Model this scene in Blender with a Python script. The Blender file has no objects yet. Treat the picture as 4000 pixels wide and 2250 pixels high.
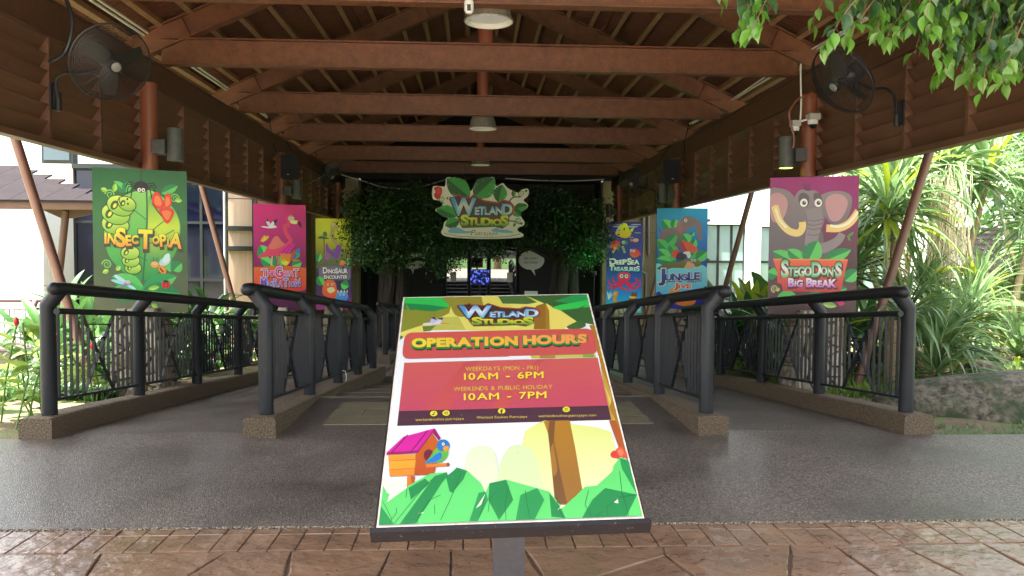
import bpy, math, random
import numpy as np
from mathutils import Vector, Matrix
from mathutils.geometry import tessellate_polygon
random.seed(7)
R = math.radians
SC = bpy.context.scene
COL = SC.collection

# ------------------------------------------------------------------ camera
cam_d = bpy.data.cameras.new('camera')
cam_d.sensor_width = 36.0
cam_d.lens = 1935.0 / 2576.0 * 36.0
cam_d.clip_start = 0.05
cam_d.clip_end = 2000.0
cam = bpy.data.objects.new('camera', cam_d)
COL.objects.link(cam)
yaw, pitch, roll = 0.048255, 0.042818, 0.0064
Fv = Vector((math.sin(yaw) * math.cos(pitch), math.cos(yaw) * math.cos(pitch), -math.sin(pitch)))
R0 = Vector((math.cos(yaw), -math.sin(yaw), 0)); U0 = R0.cross(Fv)
Rv = R0 * math.cos(roll) + U0 * math.sin(roll)
Uv = -R0 * math.sin(roll) + U0 * math.cos(roll)
cam.matrix_world = Matrix(((Rv.x, Uv.x, -Fv.x, 0), (Rv.y, Uv.y, -Fv.y, 0), (Rv.z, Uv.z, -Fv.z, 1.55), (0, 0, 0, 1)))
SC.camera = cam

# ------------------------------------------------------------------ daylight
SUN_EL, SUN_AZ = 68.0, -108.0            # degrees; azimuth clockwise from +Y
world = bpy.data.worlds.new('World'); SC.world = world
world.use_nodes = True
wn = world.node_tree; wn.nodes.clear()
sky = wn.nodes.new('ShaderNodeTexSky'); sky.sky_type = 'NISHITA'; sky.sun_disc = False
sky.sun_elevation = R(SUN_EL); sky.sun_rotation = R(SUN_AZ) % (2 * math.pi)
sky.air_density = 1.0; sky.dust_density = 4.0; sky.ozone_density = 1.0
hs = wn.nodes.new('ShaderNodeHueSaturation'); hs.inputs['Saturation'].default_value = 0.35
bg = wn.nodes.new('ShaderNodeBackground'); bg.inputs['Strength'].default_value = 0.15
wo = wn.nodes.new('ShaderNodeOutputWorld')
wn.links.new(sky.outputs[0], hs.inputs['Color']); wn.links.new(hs.outputs[0], bg.inputs['Color']); wn.links.new(bg.outputs[0], wo.inputs['Surface'])
sd = bpy.data.lights.new('sun', 'SUN'); sd.energy = 5.0; sd.angle = R(0.6); sd.color = (1.0, 0.95, 0.87)
sun = bpy.data.objects.new('sun', sd); COL.objects.link(sun)
ts = Vector((math.sin(R(SUN_AZ)) * math.cos(R(SUN_EL)), math.cos(R(SUN_AZ)) * math.cos(R(SUN_EL)), math.sin(R(SUN_EL))))
sun.rotation_euler = ts.to_track_quat('Z', 'Y').to_euler()
sun.location = (-20, 10, 40)
SC.view_settings.view_transform = 'Standard'; SC.view_settings.look = 'None'
SC.view_settings.gamma = 1.0; SC.view_settings.use_curve_mapping = False
SC.view_settings.exposure = 2.75
SC.cycles.max_bounces = 8; SC.cycles.diffuse_bounces = 5; SC.cycles.transparent_max_bounces = 12

# ------------------------------------------------------------------ helpers
def lin(c, g=1.0):
    o = []
    for v in c[:3]:
        v = v / 255.0
        o.append((v / 12.92 if v <= 0.04045 else ((v + 0.055) / 1.055) ** 2.4) * g)
    return tuple(o)

_mats = {}
def M(name, col, rough=0.6, metal=0.0, nz=None, bump=None, spec=0.5, col2=None, rand=0.0, emit=None, coat=0.0, stretch=None, trans=0.0, dirt=None):
    """procedural material; nz=(scale, amount) mixes col and col2 by world-space noise; bump=(scale, strength, kind)"""
    if name in _mats: return _mats[name]
    m = bpy.data.materials.new(name); m.use_nodes = True
    nt = m.node_tree; n = nt.nodes; L = nt.links
    b = n['Principled BSDF']
    b.inputs['Roughness'].default_value = rough; b.inputs['Metallic'].default_value = metal
    b.inputs['Specular IOR Level'].default_value = spec
    b.inputs['Base Color'].default_value = (*col, 1)
    if coat: b.inputs['Coat Weight'].default_value = coat; b.inputs['Coat Roughness'].default_value = 0.15
    geo = n.new('ShaderNodeNewGeometry')
    src = geo.outputs['Position']
    if stretch:
        mp = n.new('ShaderNodeMapping'); mp.inputs['Scale'].default_value = stretch
        L.new(src, mp.inputs['Vector']); src = mp.outputs[0]
    cur = None
    if nz:
        t = n.new('ShaderNodeTexNoise'); t.inputs['Scale'].default_value = nz[0]; t.inputs['Detail'].default_value = 6; t.inputs['Roughness'].default_value = 0.65
        L.new(src, t.inputs['Vector'])
        cr = n.new('ShaderNodeValToRGB'); c2 = col2 or tuple(v * 0.5 for v in col)
        a = nz[1]
        cr.color_ramp.elements[0].position = 0.5 - a; cr.color_ramp.elements[1].position = 0.5 + a
        cr.color_ramp.elements[0].color = (*c2, 1); cr.color_ramp.elements[1].color = (*col, 1)
        L.new(t.outputs[0], cr.inputs[0]); cur = cr.outputs[0]
    if dirt:
        t = n.new('ShaderNodeTexNoise'); t.inputs['Scale'].default_value = dirt[0]; t.inputs['Detail'].default_value = 8
        L.new(src if not stretch else geo.outputs['Position'], t.inputs['Vector'])
        cr = n.new('ShaderNodeValToRGB'); cr.color_ramp.elements[0].position = dirt[2]; cr.color_ramp.elements[1].position = dirt[2] + dirt[3]
        L.new(t.outputs[0], cr.inputs[0])
        mx = n.new('ShaderNodeMix'); mx.data_type = 'RGBA'
        L.new(cr.outputs[0], mx.inputs[0])
        if cur: L.new(cur, mx.inputs[6])
        else: mx.inputs[6].default_value = (*col, 1)
        mx.inputs[7].default_value = (*dirt[1], 1); cur = mx.outputs[2]
    if rand:
        oi = n.new('ShaderNodeObjectInfo')
        hsv = n.new('ShaderNodeHueSaturation')
        mr = n.new('ShaderNodeMapRange'); mr.inputs['To Min'].default_value = 1 - rand; mr.inputs['To Max'].default_value = 1 + rand
        L.new(oi.outputs['Random'], mr.inputs[0]); L.new(mr.outputs[0], hsv.inputs['Value'])
        if cur: L.new(cur, hsv.inputs['Color'])
        else: hsv.inputs['Color'].default_value = (*col, 1)
        cur = hsv.outputs[0]
    if cur: L.new(cur, b.inputs['Base Color'])
    if bump:
        if bump[2] == 'voronoi':
            t = n.new('ShaderNodeTexVoronoi'); t.inputs['Scale'].default_value = bump[0]
        else:
            t = n.new('ShaderNodeTexNoise'); t.inputs['Scale'].default_value = bump[0]; t.inputs['Detail'].default_value = 5
        L.new(src, t.inputs['Vector'])
        bp = n.new('ShaderNodeBump'); bp.inputs['Strength'].default_value = bump[1]; bp.inputs['Distance'].default_value = bump[3] if len(bump) > 3 else 0.01
        L.new(t.outputs[0], bp.inputs['Height']); L.new(bp.outputs[0], b.inputs['Normal'])
    if emit:
        b.inputs['Emission Color'].default_value = (*emit[0], 1); b.inputs['Emission Strength'].default_value = emit[1]
    if trans:
        tr = n.new('ShaderNodeBsdfTranslucent'); ms = n.new('ShaderNodeMixShader'); ms.inputs[0].default_value = trans
        if cur: L.new(cur, tr.inputs['Color'])
        else: tr.inputs['Color'].default_value = (*col, 1)
        L.new(b.outputs[0], ms.inputs[1]); L.new(tr.outputs[0], ms.inputs[2])
        L.new(ms.outputs[0], n['Material Output'].inputs['Surface'])
    _mats[name] = m
    return m

def thing(name, label, cat, loc=(0, 0, 0), rot=(0, 0, 0), group=None):
    o = bpy.data.objects.new(name, None); COL.objects.link(o)
    o.location = loc; o.rotation_euler = rot; o.empty_display_size = 0.2
    o['label'] = label; o['category'] = cat
    if group: o['group'] = group
    return o

def tag(o, label, cat, group=None):
    o['label'] = label; o['category'] = cat
    if group: o['group'] = group
    return o

def link(name, mesh, parent=None, loc=(0, 0, 0), rot=(0, 0, 0), scale=(1, 1, 1), kind=None):
    """an object using (shared) mesh data; loc is in the parent's frame"""
    o = bpy.data.objects.new(name, mesh); COL.objects.link(o)
    if parent is not None: o.parent = parent
    o.location = loc; o.rotation_euler = rot; o.scale = scale
    if kind: o['kind'] = kind
    return o

class MB:
    def __init__(s): s.v = []; s.f = []; s.mi = []
    def add(s, vs, fs, mi=0):
        b = len(s.v); s.v += [tuple(v) for v in vs]
        for f in fs: s.f.append(tuple(i + b for i in f)); s.mi.append(mi)
        return s
    def box(s, c, size, rot=None, mi=0):
        x, y, z = [d / 2 for d in size]
        vs = [Vector((a * x, b * y, d * z)) for a in (-1, 1) for b in (-1, 1) for d in (-1, 1)]
        if rot is not None: vs = [rot @ v for v in vs]
        c = Vector(c)
        return s.add([v + c for v in vs], [(0, 1, 3, 2), (4, 6, 7, 5), (0, 4, 5, 1), (2, 3, 7, 6), (0, 2, 6, 4), (1, 5, 7, 3)], mi)
    def span(s, x0, x1, y0, y1, z0, z1, mi=0):
        return s.box(((x0 + x1) / 2, (y0 + y1) / 2, (z0 + z1) / 2), (abs(x1 - x0), abs(y1 - y0), abs(z1 - z0)), None, mi)
    def extr(s, prof, p0, p1, up=(0, 0, 1), mi=0):
        """extrude 2D profile (side, up) from p0 to p1"""
        p0 = Vector(p0); p1 = Vector(p1); d = (p1 - p0).normalized(); upv = Vector(up)
        sd_ = d.cross(upv).normalized(); u = sd_.cross(d)
        n = len(prof)
        vs = [p + sd_ * a + u * b for p in (p0, p1) for a, b in prof]
        fs = [(i, (i + 1) % n, n + (i + 1) % n, n + i) for i in range(n)]
        s.add(vs, fs, mi)
        tr = tessellate_polygon([[Vector((a, b, 0)) for a, b in prof]])
        b0 = len(s.v) - 2 * n
        for t in tr:
            s.f.append((b0 + t[0], b0 + t[1], b0 + t[2])); s.mi.append(mi)
            s.f.append((b0 + n + t[2], b0 + n + t[1], b0 + n + t[0])); s.mi.append(mi)
        return s
    def ibeam(s, p0, p1, d, w, tf=0.018, tw=0.012, up=(0, 0, 1)):
        h = d / 2; a = w / 2; t = tw / 2
        return s.extr([(-a, -h), (a, -h), (a, -h + tf), (t, -h + tf), (t, h - tf), (a, h - tf), (a, h), (-a, h), (-a, h - tf), (-t, h - tf), (-t, -h + tf), (-a, -h + tf)], p0, p1, up)
    def tube(s, path, r, seg=12, caps=True, mi=0):
        path = [Vector(p) for p in path]; n = len(path)
        rs = r if isinstance(r, (list, tuple)) else [r] * n
        d0 = (path[1] - path[0]).normalized()
        up = Vector((0, 0, 1)) if abs(d0.z) < 0.9 else Vector((0, 1, 0))
        a = d0.cross(up).normalized(); vs = []
        for i, p in enumerate(path):
            if i == 0: d = d0; k = 1
            elif i == n - 1: d = (path[i] - path[i - 1]).normalized(); k = 1
            else:
                d1 = (path[i] - path[i - 1]).normalized(); d2 = (path[i + 1] - path[i]).normalized()
                d = (d1 + d2).normalized(); k = 1
            a = (a - d * a.dot(d)).normalized(); b = d.cross(a)
            for j in range(seg):
                t = 2 * math.pi * j / seg
                vs.append(p + (a * math.cos(t) + b * math.sin(t)) * rs[i])
        fs = [(i * seg + j, i * seg + (j + 1) % seg, (i + 1) * seg + (j + 1) % seg, (i + 1) * seg + j) for i in range(n - 1) for j in range(seg)]
        if caps: fs += [tuple(range(seg))[::-1], tuple((n - 1) * seg + j for j in range(seg))]
        return s.add(vs, fs, mi)
    def lathe(s, prof, c=(0, 0, 0), seg=24, axis=None, mi=0):
        """prof: (radius, height) list; axis a rotation matrix"""
        vs = []; c = Vector(c)
        for r_, h in prof:
            for j in range(seg):
                t = 2 * math.pi * j / seg
                v = Vector((r_ * math.cos(t), r_ * math.sin(t), h))
                if axis is not None: v = axis @ v
                vs.append(v + c)
        fs = [(i * seg + j, i * seg + (j + 1) % seg, (i + 1) * seg + (j + 1) % seg, (i + 1) * seg + j) for i in range(len(prof) - 1) for j in range(seg)]
        return s.add(vs, fs, mi)
    def sphere(s, c, r, seg=16, rings=8, squash=1.0, mi=0):
        prof = [(max(1e-4, r * math.sin(math.pi * i / rings)), -r * squash * math.cos(math.pi * i / rings)) for i in range(rings + 1)]
        return s.lathe(prof, c, seg, None, mi)
    def mesh(s, name, mats, off=(0, 0, 0), sharp=35, smooth=True):
        me = bpy.data.meshes.new(name)
        o = Vector(off)
        me.from_pydata([(v[0] - o.x, v[1] - o.y, v[2] - o.z) for v in s.v], [], s.f)
        if not isinstance(mats, (list, tuple)): mats = [mats]
        for m in mats: me.materials.append(m)
        if len(mats) > 1: me.polygons.foreach_set('material_index', s.mi)
        if smooth:
            me.polygons.foreach_set('use_smooth', [True] * len(me.polygons))
            me.update(); me.set_sharp_from_angle(angle=R(sharp))
        me.update()
        return me
    def build(s, name, mats, parent=None, kind=None, sharp=35, smooth=True, local=False):
        """verts are world coordinates (parent unrotated) unless local"""
        off = (0, 0, 0)
        if parent is not None and not local:
            off = Vector(parent.location)
            if parent.parent is not None: off = off + Vector(parent.parent.location)
        return link(name, s.mesh(name, mats, off, sharp, smooth), parent, kind=kind)

def struct(name, mb, m, **k):
    return mb.build(name, m, kind='structure', **k)

def rotz(a): return Matrix.Rotation(a, 3, 'Z')
def rotx(a): return Matrix.Rotation(a, 3, 'X')
def roty(a): return Matrix.Rotation(a, 3, 'Y')
# ------------------------------------------------------------------ materials
XC = 0.13                       # the pavilion's axis
m_steel = M('brown_painted_steel', lin((124, 78, 48)), 0.5, nz=(7, 0.26), col2=lin((80, 50, 33)), bump=(60, 0.15, 'noise', 0.004), dirt=(95, lin((150, 100, 70)), 0.56, 0.2))
m_steel2 = M('brown_painted_girder', lin((92, 62, 44), 1.0), 0.5, nz=(5, 0.25), col2=lin((66, 43, 32)), bump=(50, 0.15, 'noise', 0.003))
m_purlin = M('brown_painted_purlin', lin((160, 124, 92)), 0.5, nz=(7, 0.25), col2=lin((124, 92, 66)))
m_louvre = M('brown_louvre_timber', lin((112, 76, 56), 1.0), 0.5, nz=(4, 0.3), col2=lin((80, 52, 38)), stretch=(1, 0.35, 5), rand=0.12, dirt=(1.3, lin((80, 50, 36)), 0.5, 0.3))
m_deck = M('ribbed_timber_ceiling_board', lin((124, 74, 46)), 0.55, nz=(5, 0.3), col2=lin((76, 44, 31)), rand=0.15, stretch=(0.6, 9, 0.6), bump=(18, 0.9, 'noise', 0.02))
m_column = M('terracotta_painted_column', lin((126, 78, 58)), 0.4, nz=(3, 0.3), col2=lin((126, 66, 44)))
m_brace = M('brown_painted_brace', lin((118, 84, 70)), 0.4, nz=(4, 0.3), col2=lin((95, 64, 54)))
m_rail = M('charcoal_painted_rail', lin((34, 36, 41)), 0.42, spec=0.35, nz=(12, 0.3), col2=lin((26, 28, 32)), bump=(90, 0.08, 'noise', 0.002), dirt=(3.0, lin((56, 52, 48)), 0.62, 0.12))
m_pinkrail = M('mauve_painted_rail', lin((112, 84, 84)), 0.45)
m_kerb = M('pebble_wash_kerb', lin((134, 114, 88)), 0.6, nz=(80, 0.12), col2=lin((52, 42, 32)), bump=(95, 1.0, 'voronoi', 0.012))
m_tile = M('yellow_grey_floor_tile', lin((132, 126, 102)), 0.5, nz=(6, 0.3), col2=lin((102, 96, 76)), rand=0.06, bump=(60, 0.2, 'noise', 0.003))
m_joint = M('paving_joint', lin((130, 110, 96)), 0.8, nz=(20, 0.2), col2=lin((96, 74, 60)))
m_stamp = M('stamped_brown_paving', lin((148, 118, 94)), 0.25, nz=(3.0, 0.25), col2=lin((108, 84, 68)), rand=0.07, bump=(10, 0.8, 'noise', 0.03), dirt=(26, lin((58, 40, 30)), 0.66, 0.08), coat=0.2)
m_path = M('pale_plaza_paving', lin((190, 178, 164)), 0.6, nz=(0.7, 0.3), col2=lin((164, 152, 138)))
m_lawn = M('lawn_green', lin((86, 122, 50)), 0.9, nz=(1.2, 0.3), col2=lin((58, 88, 34)), bump=(30, 0.8, 'noise', 0.03))
m_soil = M('garden_soil', lin((128, 108, 84)), 0.9, nz=(3.0, 0.25), col2=lin((88, 84, 54)), bump=(25, 0.9, 'noise', 0.03), dirt=(1.1, lin((96, 118, 58)), 0.5, 0.12))
m_dark = M('black_painted_wall', lin((30, 29, 30)), 0.6)
m_metal = M('black_metal', lin((38, 38, 42)), 0.4, nz=(10, 0.3), col2=lin((26, 26, 30)))
m_plast = M('white_plastic', lin((225, 225, 220)), 0.4)
m_grey = M('grey_metal_box', lin((88, 90, 90)), 0.55, nz=(14, 0.25), col2=lin((68, 70, 70)))

# exposed aggregate floor: mixed pebbles
def aggregate(name, base, dark, sc=135.0):
    m = bpy.data.materials.new(name); m.use_nodes = True; nt = m.node_tree; n = nt.nodes; L = nt.links
    b = n['Principled BSDF']; geo = n.new('ShaderNodeNewGeometry')
    v = n.new('ShaderNodeTexVoronoi'); v.inputs['Scale'].default_value = sc
    L.new(geo.outputs['Position'], v.inputs['Vector'])
    cr = n.new('ShaderNodeValToRGB'); e = cr.color_ramp.elements
    e[0].position = 0.0; e[0].color = (*lin(dark, 0.55), 1); e[1].position = 1.0; e[1].color = (*lin((150, 138, 122)), 1)
    x = cr.color_ramp.elements.new(0.45); x.color = (*lin(dark), 1)
    x = cr.color_ramp.elements.new(0.8); x.color = (*lin(base), 1)
    sp = n.new('ShaderNodeSeparateColor'); L.new(v.outputs['Color'], sp.inputs[0]); L.new(sp.outputs[0], cr.inputs[0])
    t = n.new('ShaderNodeTexNoise'); t.inputs['Scale'].default_value = 0.9; t.inputs['Detail'].default_value = 5
    L.new(geo.outputs['Position'], t.inputs['Vector'])
    mr = n.new('ShaderNodeMapRange'); mr.inputs['From Min'].default_value = 0.3; mr.inputs['From Max'].default_value = 0.7; mr.inputs['To Min'].default_value = 0.55; mr.inputs['To Max'].default_value = 1.25
    L.new(t.outputs[0], mr.inputs[0])
    hv = n.new('ShaderNodeHueSaturation'); L.new(cr.outputs[0], hv.inputs['Color']); L.new(mr.outputs[0], hv.inputs['Value'])
    L.new(hv.outputs[0], b.inputs['Base Color'])
    bp = n.new('ShaderNodeBump'); bp.inputs['Strength'].default_value = 0.7; bp.inputs['Distance'].default_value = 0.005; bp.invert = True
    L.new(v.outputs['Distance'], bp.inputs['Height']); L.new(bp.outputs[0], b.inputs['Normal'])
    mr2 = n.new('ShaderNodeMapRange'); mr2.inputs['From Min'].default_value = 0.35; mr2.inputs['From Max'].default_value = 0.65; mr2.inputs['To Min'].default_value = 0.3; mr2.inputs['To Max'].default_value = 0.55
    L.new(t.outputs[0], mr2.inputs[0]); L.new(mr2.outputs[0], b.inputs['Roughness'])
    b.inputs['Coat Weight'].default_value = 0.15; b.inputs['Coat Roughness'].default_value = 0.2
    return m
m_agg = aggregate('dark_pebble_wash_floor', (130, 121, 112), (90, 82, 76))

# ------------------------------------------------------------------ ground
def gz(x, y):
    d = abs(x - XC)
    if d < 3.86 and 3.8 < y < 26: return -2.0
    if y < 4.4: return -0.08
    if y < 6.4: return -0.08
    if y < 10: return -0.08 - 0.16 * (y - 6.4) / 3.6
    if y < 25: return -0.24 - 0.9 * (y - 10) / 15
    return -1.14
xs = [-300, -80, -40, -22] + [x * 0.5 - 14 for x in range(21)] + [XC - 3.87, XC - 3.85, -2, 0, 2, XC + 3.85, XC + 3.87] + [x * 0.5 + 4.5 for x in range(23)] + [22, 40, 80, 300]
ys = [-300, -80, -40, -30, -20, -10, 0, 3, 3.79, 3.81, 6.4] + [7 + i * 0.5 for i in range(38)] + [26.5, 30, 45, 90, 400]
mb = MB(); nx = len(xs)
rg = random.Random(3)
for y in ys:
    for x in xs:
        j = rg.uniform(-0.03, 0.03) if (4.5 < abs(x) < 20 and 6.6 < y < 25) else 0
        mb.v.append((x, y, gz(x, y) + j))
for j in range(len(ys) - 1):
    for i in range(nx - 1):
        mb.f.append((j * nx + i, j * nx + i + 1, (j + 1) * nx + i + 1, (j + 1) * nx + i))
        cy = (ys[j] + ys[j + 1]) / 2; cx = (xs[i] + xs[i + 1]) / 2
        mb.mi.append(1 if cy < 3.8 or cy > 30 or abs(cx) > 12 else 0)
struct('garden_ground', mb, [m_soil, m_lawn], smooth=True)

# stamped plaza paving, flagstones and border stones (joints recessed)
mb = MB(); mb.span(-16, 16, -34, 4.37, -0.3, -0.022)
plaza = struct('plaza_paving', mb, m_joint, smooth=False)
mb = MB(); mb.span(-15.9, 15.9, -33.9, 0.4, -0.021, -0.006)
mb.build('far_paving', m_path, plaza, kind='structure', smooth=False)
bs_w = 0.148; y0, y1 = 4.025, 4.352
def slab(poly, zt, zb=-0.03, ch=0.006):
    """flat stone with a chamfered rim, polygon counter-clockwise"""
    n = len(poly); cx = sum(p[0] for p in poly) / n; cy = sum(p[1] for p in poly) / n
    q = []
    for x, y in poly:
        d = math.hypot(x - cx, y - cy) or 1; q.append((x - (x - cx) / d * ch * 1.4, y - (y - cy) / d * ch * 1.4))
    b = MB()
    vs = [(x, y, zb) for x, y in poly] + [(x, y, zt - ch) for x, y in poly] + [(x, y, zt) for x, y in q]
    fs = [(i, (i + 1) % n, n + (i + 1) % n, n + i) for i in range(n)] + [(n + i, n + (i + 1) % n, 2 * n + (i + 1) % n, 2 * n + i) for i in range(n)] + [tuple(range(2 * n, 3 * n))]
    b.add(vs, fs); return b
rg = random.Random(11)
x = -4.6
while x < 5.0:
    w = bs_w * rg.uniform(0.96, 1.04); g = rg.uniform(0.003, 0.008)
    j = rg.uniform(-0.004, 0.004)
    for ya, yb in ((y0, 4.258), (4.264, y1)):
        b = slab([(x + g / 2 + j, ya), (x + w - g / 2, ya), (x + w - g / 2, yb), (x + g / 2, yb)], rg.uniform(-0.008, -0.003), ch=0.004)
        b.build('border_stone', m_stamp, plaza, sharp=30)
    x += w
# crazy-paving by clipping Voronoi cells
def clip(poly, nx_, ny_, d):
    out = []
    for i in range(len(poly)):
        a = poly[i]; c = poly[(i + 1) % len(poly)]
        da = a[0] * nx_ + a[1] * ny_ - d; dc = c[0] * nx_ + c[1] * ny_ - d
        if da <= 0: out.append(a)
        if (da < 0 < dc) or (dc < 0 < da):
            t = da / (da - dc); out.append((a[0] + t * (c[0] - a[0]), a[1] + t * (c[1] - a[1])))
    return out
def voronoi(pts, x0, x1, ya, yb, gap):
    res = []
    for i, p in enumerate(pts):
        poly = [(x0, ya), (x1, ya), (x1, yb), (x0, yb)]
        for k, q in enumerate(pts):
            if k == i: continue
            dx, dy = q[0] - p[0], q[1] - p[1]; l = math.hypot(dx, dy)
            if l > 2.6: continue
            poly = clip(poly, dx / l, dy / l, ((p[0] + q[0]) / 2 * dx + (p[1] + q[1]) / 2 * dy) / l - gap / 2)
            if len(poly) < 3: break
        if len(poly) >= 3: res.append(poly)
    return res
def wobble(poly, rg, amt):
    out = []
    n = len(poly)
    for i in range(n):
        a = poly[i]; c = poly[(i + 1) % n]; l = math.hypot(c[0] - a[0], c[1] - a[1])
        out.append(a)
        if l > 0.12:
            for t in (0.33, 0.66):
                out.append((a[0] + (c[0] - a[0]) * t + rg.uniform(-amt, 0) * (c[1] - a[1]) / l, a[1] + (c[1] - a[1]) * t + rg.uniform(0, amt) * (c[0] - a[0]) / l))
    return out
pts = []
for a in range(24):
    for c in range(9):
        pts.append((-4.6 + a * 0.42 + rg.uniform(-0.16, 0.16) + (c % 2) * 0.2, 0.5 + c * 0.40 + rg.uniform(-0.15, 0.15)))
for poly in voronoi(pts, -4.6, 5.0, 0.41, 4.016, 0.007):
    slab(wobble(poly, rg, 0.012), rg.uniform(-0.008, -0.002), ch=0.004).build('flagstone', m_stamp, plaza, sharp=30)

# floor slab of pebble wash with ragged lip, ramps and long steps
mb = MB(); mb.span(-7.2, 6.2, 4.37, 6.5, -0.3, 0.0)
mb.span(XC - 3.7, XC + 3.7, 6.5, 6.7, -0.3, 0.0); mb.span(XC - 1.85, XC + 1.85, 6.7, 8.4, -0.3, 0.0)
floor = struct('entrance_floor', mb, m_agg, smooth=False)
rg = random.Random(5); mb = MB()
for i in range(1500):
    x = rg.uniform(-4.2, 4.6); r = rg.uniform(0.003, 0.007)
    c = (x, 4.37 - rg.uniform(0, 0.011), rg.uniform(-0.012, 0.0))
    mb.add([(c[0] - r, c[1], c[2]), (c[0] + r, c[1], c[2]), (c[0], c[1] - r, c[2]), (c[0], c[1] + r, c[2]), (c[0], c[1], c[2] + r * .8), (c[0], c[1], c[2] - r * .8)],
           [(0, 2, 4), (2, 1, 4), (1, 3, 4), (3, 0, 4), (2, 0, 5), (1, 2, 5), (3, 1, 5), (0, 3, 5)])
mb.build('pebble_lip', M('pale_pebble', lin((206, 188, 156)), 0.6, rand=0.0, nz=(120, 0.1), col2=lin((110, 92, 72))), floor, kind='stuff', smooth=False)
def zr(y):                     # ramp floor height
    if y < 6.7: return 0.0
    if y < 14.8: return -0.0925 * (y - 6.7)
    if y < 16.5: return -0.75
    if y < 21.8: return -0.75 - 0.085 * (y - 16.5)
    return -1.2
for sgn, nm in ((-1, 'left'), (1, 'right')):
    a, b = XC + sgn * 1.86, XC + sgn * 3.7; lo, hi = min(a, b), max(a, b)
    mb = MB(); yy = [6.7, 10, 14.8, 16.5, 21.8, 25.2]
    for p, q in zip(yy[:-1], yy[1:]):
        mb.extr([(0, -1.6 - 0), (0, 0)], (0, 0, 0), (0, 0, 1)) if False else None
        v = [(lo, p, -2), (hi, p, -2), (hi, q, -2), (lo, q, -2), (lo, p, zr(p)), (hi, p, zr(p)), (hi, q, zr(q)), (lo, q, zr(q))]
        mb.add(v, [(4, 5, 6, 7), (0, 1, 5, 4), (1, 2, 6, 5), (2, 3, 7, 6), (3, 0, 4, 7)])
    struct('ramp_floor', mb, m_agg, smooth=False)
steps = MB()
ed = [(8.4, 0.0), (9.5, -0.15), (10.6, -0.30), (11.7, -0.45), (12.8, -0.60)]
lv = []
for i, (y, z) in enumerate(ed):
    yn = ed[i + 1][0] if i < 4 else 17.0
    lv.append((y, yn, -0.15 * (i + 1)))
lv += [(17.0, 18.3, -0.9), (18.3, 19.6, -1.05), (19.6, 25.2, -1.2)]
for ya, yb, z in lv: steps.span(XC - 1.85, XC + 1.85, ya, yb, -2.0, z)
st = struct('entrance_steps', steps, m_agg, smooth=False)
for ya, yb, z in [(8.4, 0, 0)] + [(y, 0, z) for y, _, z in [(l[0], 0, l[2] + 0.15) for l in lv[1:]]]:
    mb = MB(); mb.span(XC - 1.84, XC + 1.84, ya - 0.05, ya + 0.012, z - 0.03, z + 0.003)
    mb.build('nosing_strip', m_tile, st)
# inlaid tiles in front of the steps
for r_ in range(3):
    for c in range(-1, 5):
        xa = XC - 1.5 + c * 0.61 + (0.3 if r_ % 2 else 0); xb = xa + 0.602
        xa = max(xa, XC - 1.51); xb = min(xb, XC + 1.53)
        if xb - xa < 0.05: continue
        ya = 6.99 + r_ * 0.352
        slab([(xa, ya), (xb, ya), (xb, ya + 0.346), (xa, ya + 0.346)], 0.005, -0.01, 0.002).build('floor_tile', m_tile, floor)

# kerbs
def kerb(dx, wdt, ya, yb, base=-2.0):
    x0_, x1_ = XC + dx - wdt / 2, XC + dx + wdt / 2
    n = 14; mb = MB(); ch = 0.018
    prof = lambda z: [(x0_, base), (x1_, base), (x1_, z - ch), (x1_ - ch, z), (x0_ + ch, z), (x0_, z - ch)]
    vs = []
    for i in range(n + 1):
        y = ya + (yb - ya) * i / n
        z = zk(y)
        vs += [(x, y, zz) for x, zz in prof(z)]
    fs = [(i * 6 + j, i * 6 + (j + 1) % 6, (i + 1) * 6 + (j + 1) % 6, (i + 1) * 6 + j) for i in range(n) for j in range(6)]
    fs += [(5, 4, 3, 2, 1, 0), tuple(n * 6 + j for j in range(6))]
    mb.add(vs, fs)
    return mb
def zk(y):
    if y < 6.7: return 0.17
    if y < 15: return 0.17 - 0.0925 * (y - 6.7)
    return -0.575 - 0.085 * (y - 16.3)
kerbs = [(-3.765, 'pebble wash kerb under the leftmost dark railing, beside the garden plants'), (-1.935, 'pebble wash kerb between the left ramp and the centre steps'),
         (1.935, 'pebble wash kerb between the centre steps and the right ramp'), (3.765, 'pebble wash kerb under the rightmost dark railing, beside the boulder')]
for dx, lb in kerbs:
    o = kerb(dx, 0.27, 6.5, 14.5).build('kerb', m_kerb, sharp=20); tag(o, lb, 'kerb', 'kerbs under the entrance railings')
for dx, lb in ((-2.03, 'short far kerb at the foot of the left ramp, partly behind the sign'), (2.03, 'short far kerb at the foot of the right ramp, hidden behind the railing')):
    o = kerb(dx, 0.24, 16.2, 21.5).build('kerb', m_kerb, sharp=20); tag(o, lb, 'kerb', 'kerbs under the entrance railings')

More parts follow.
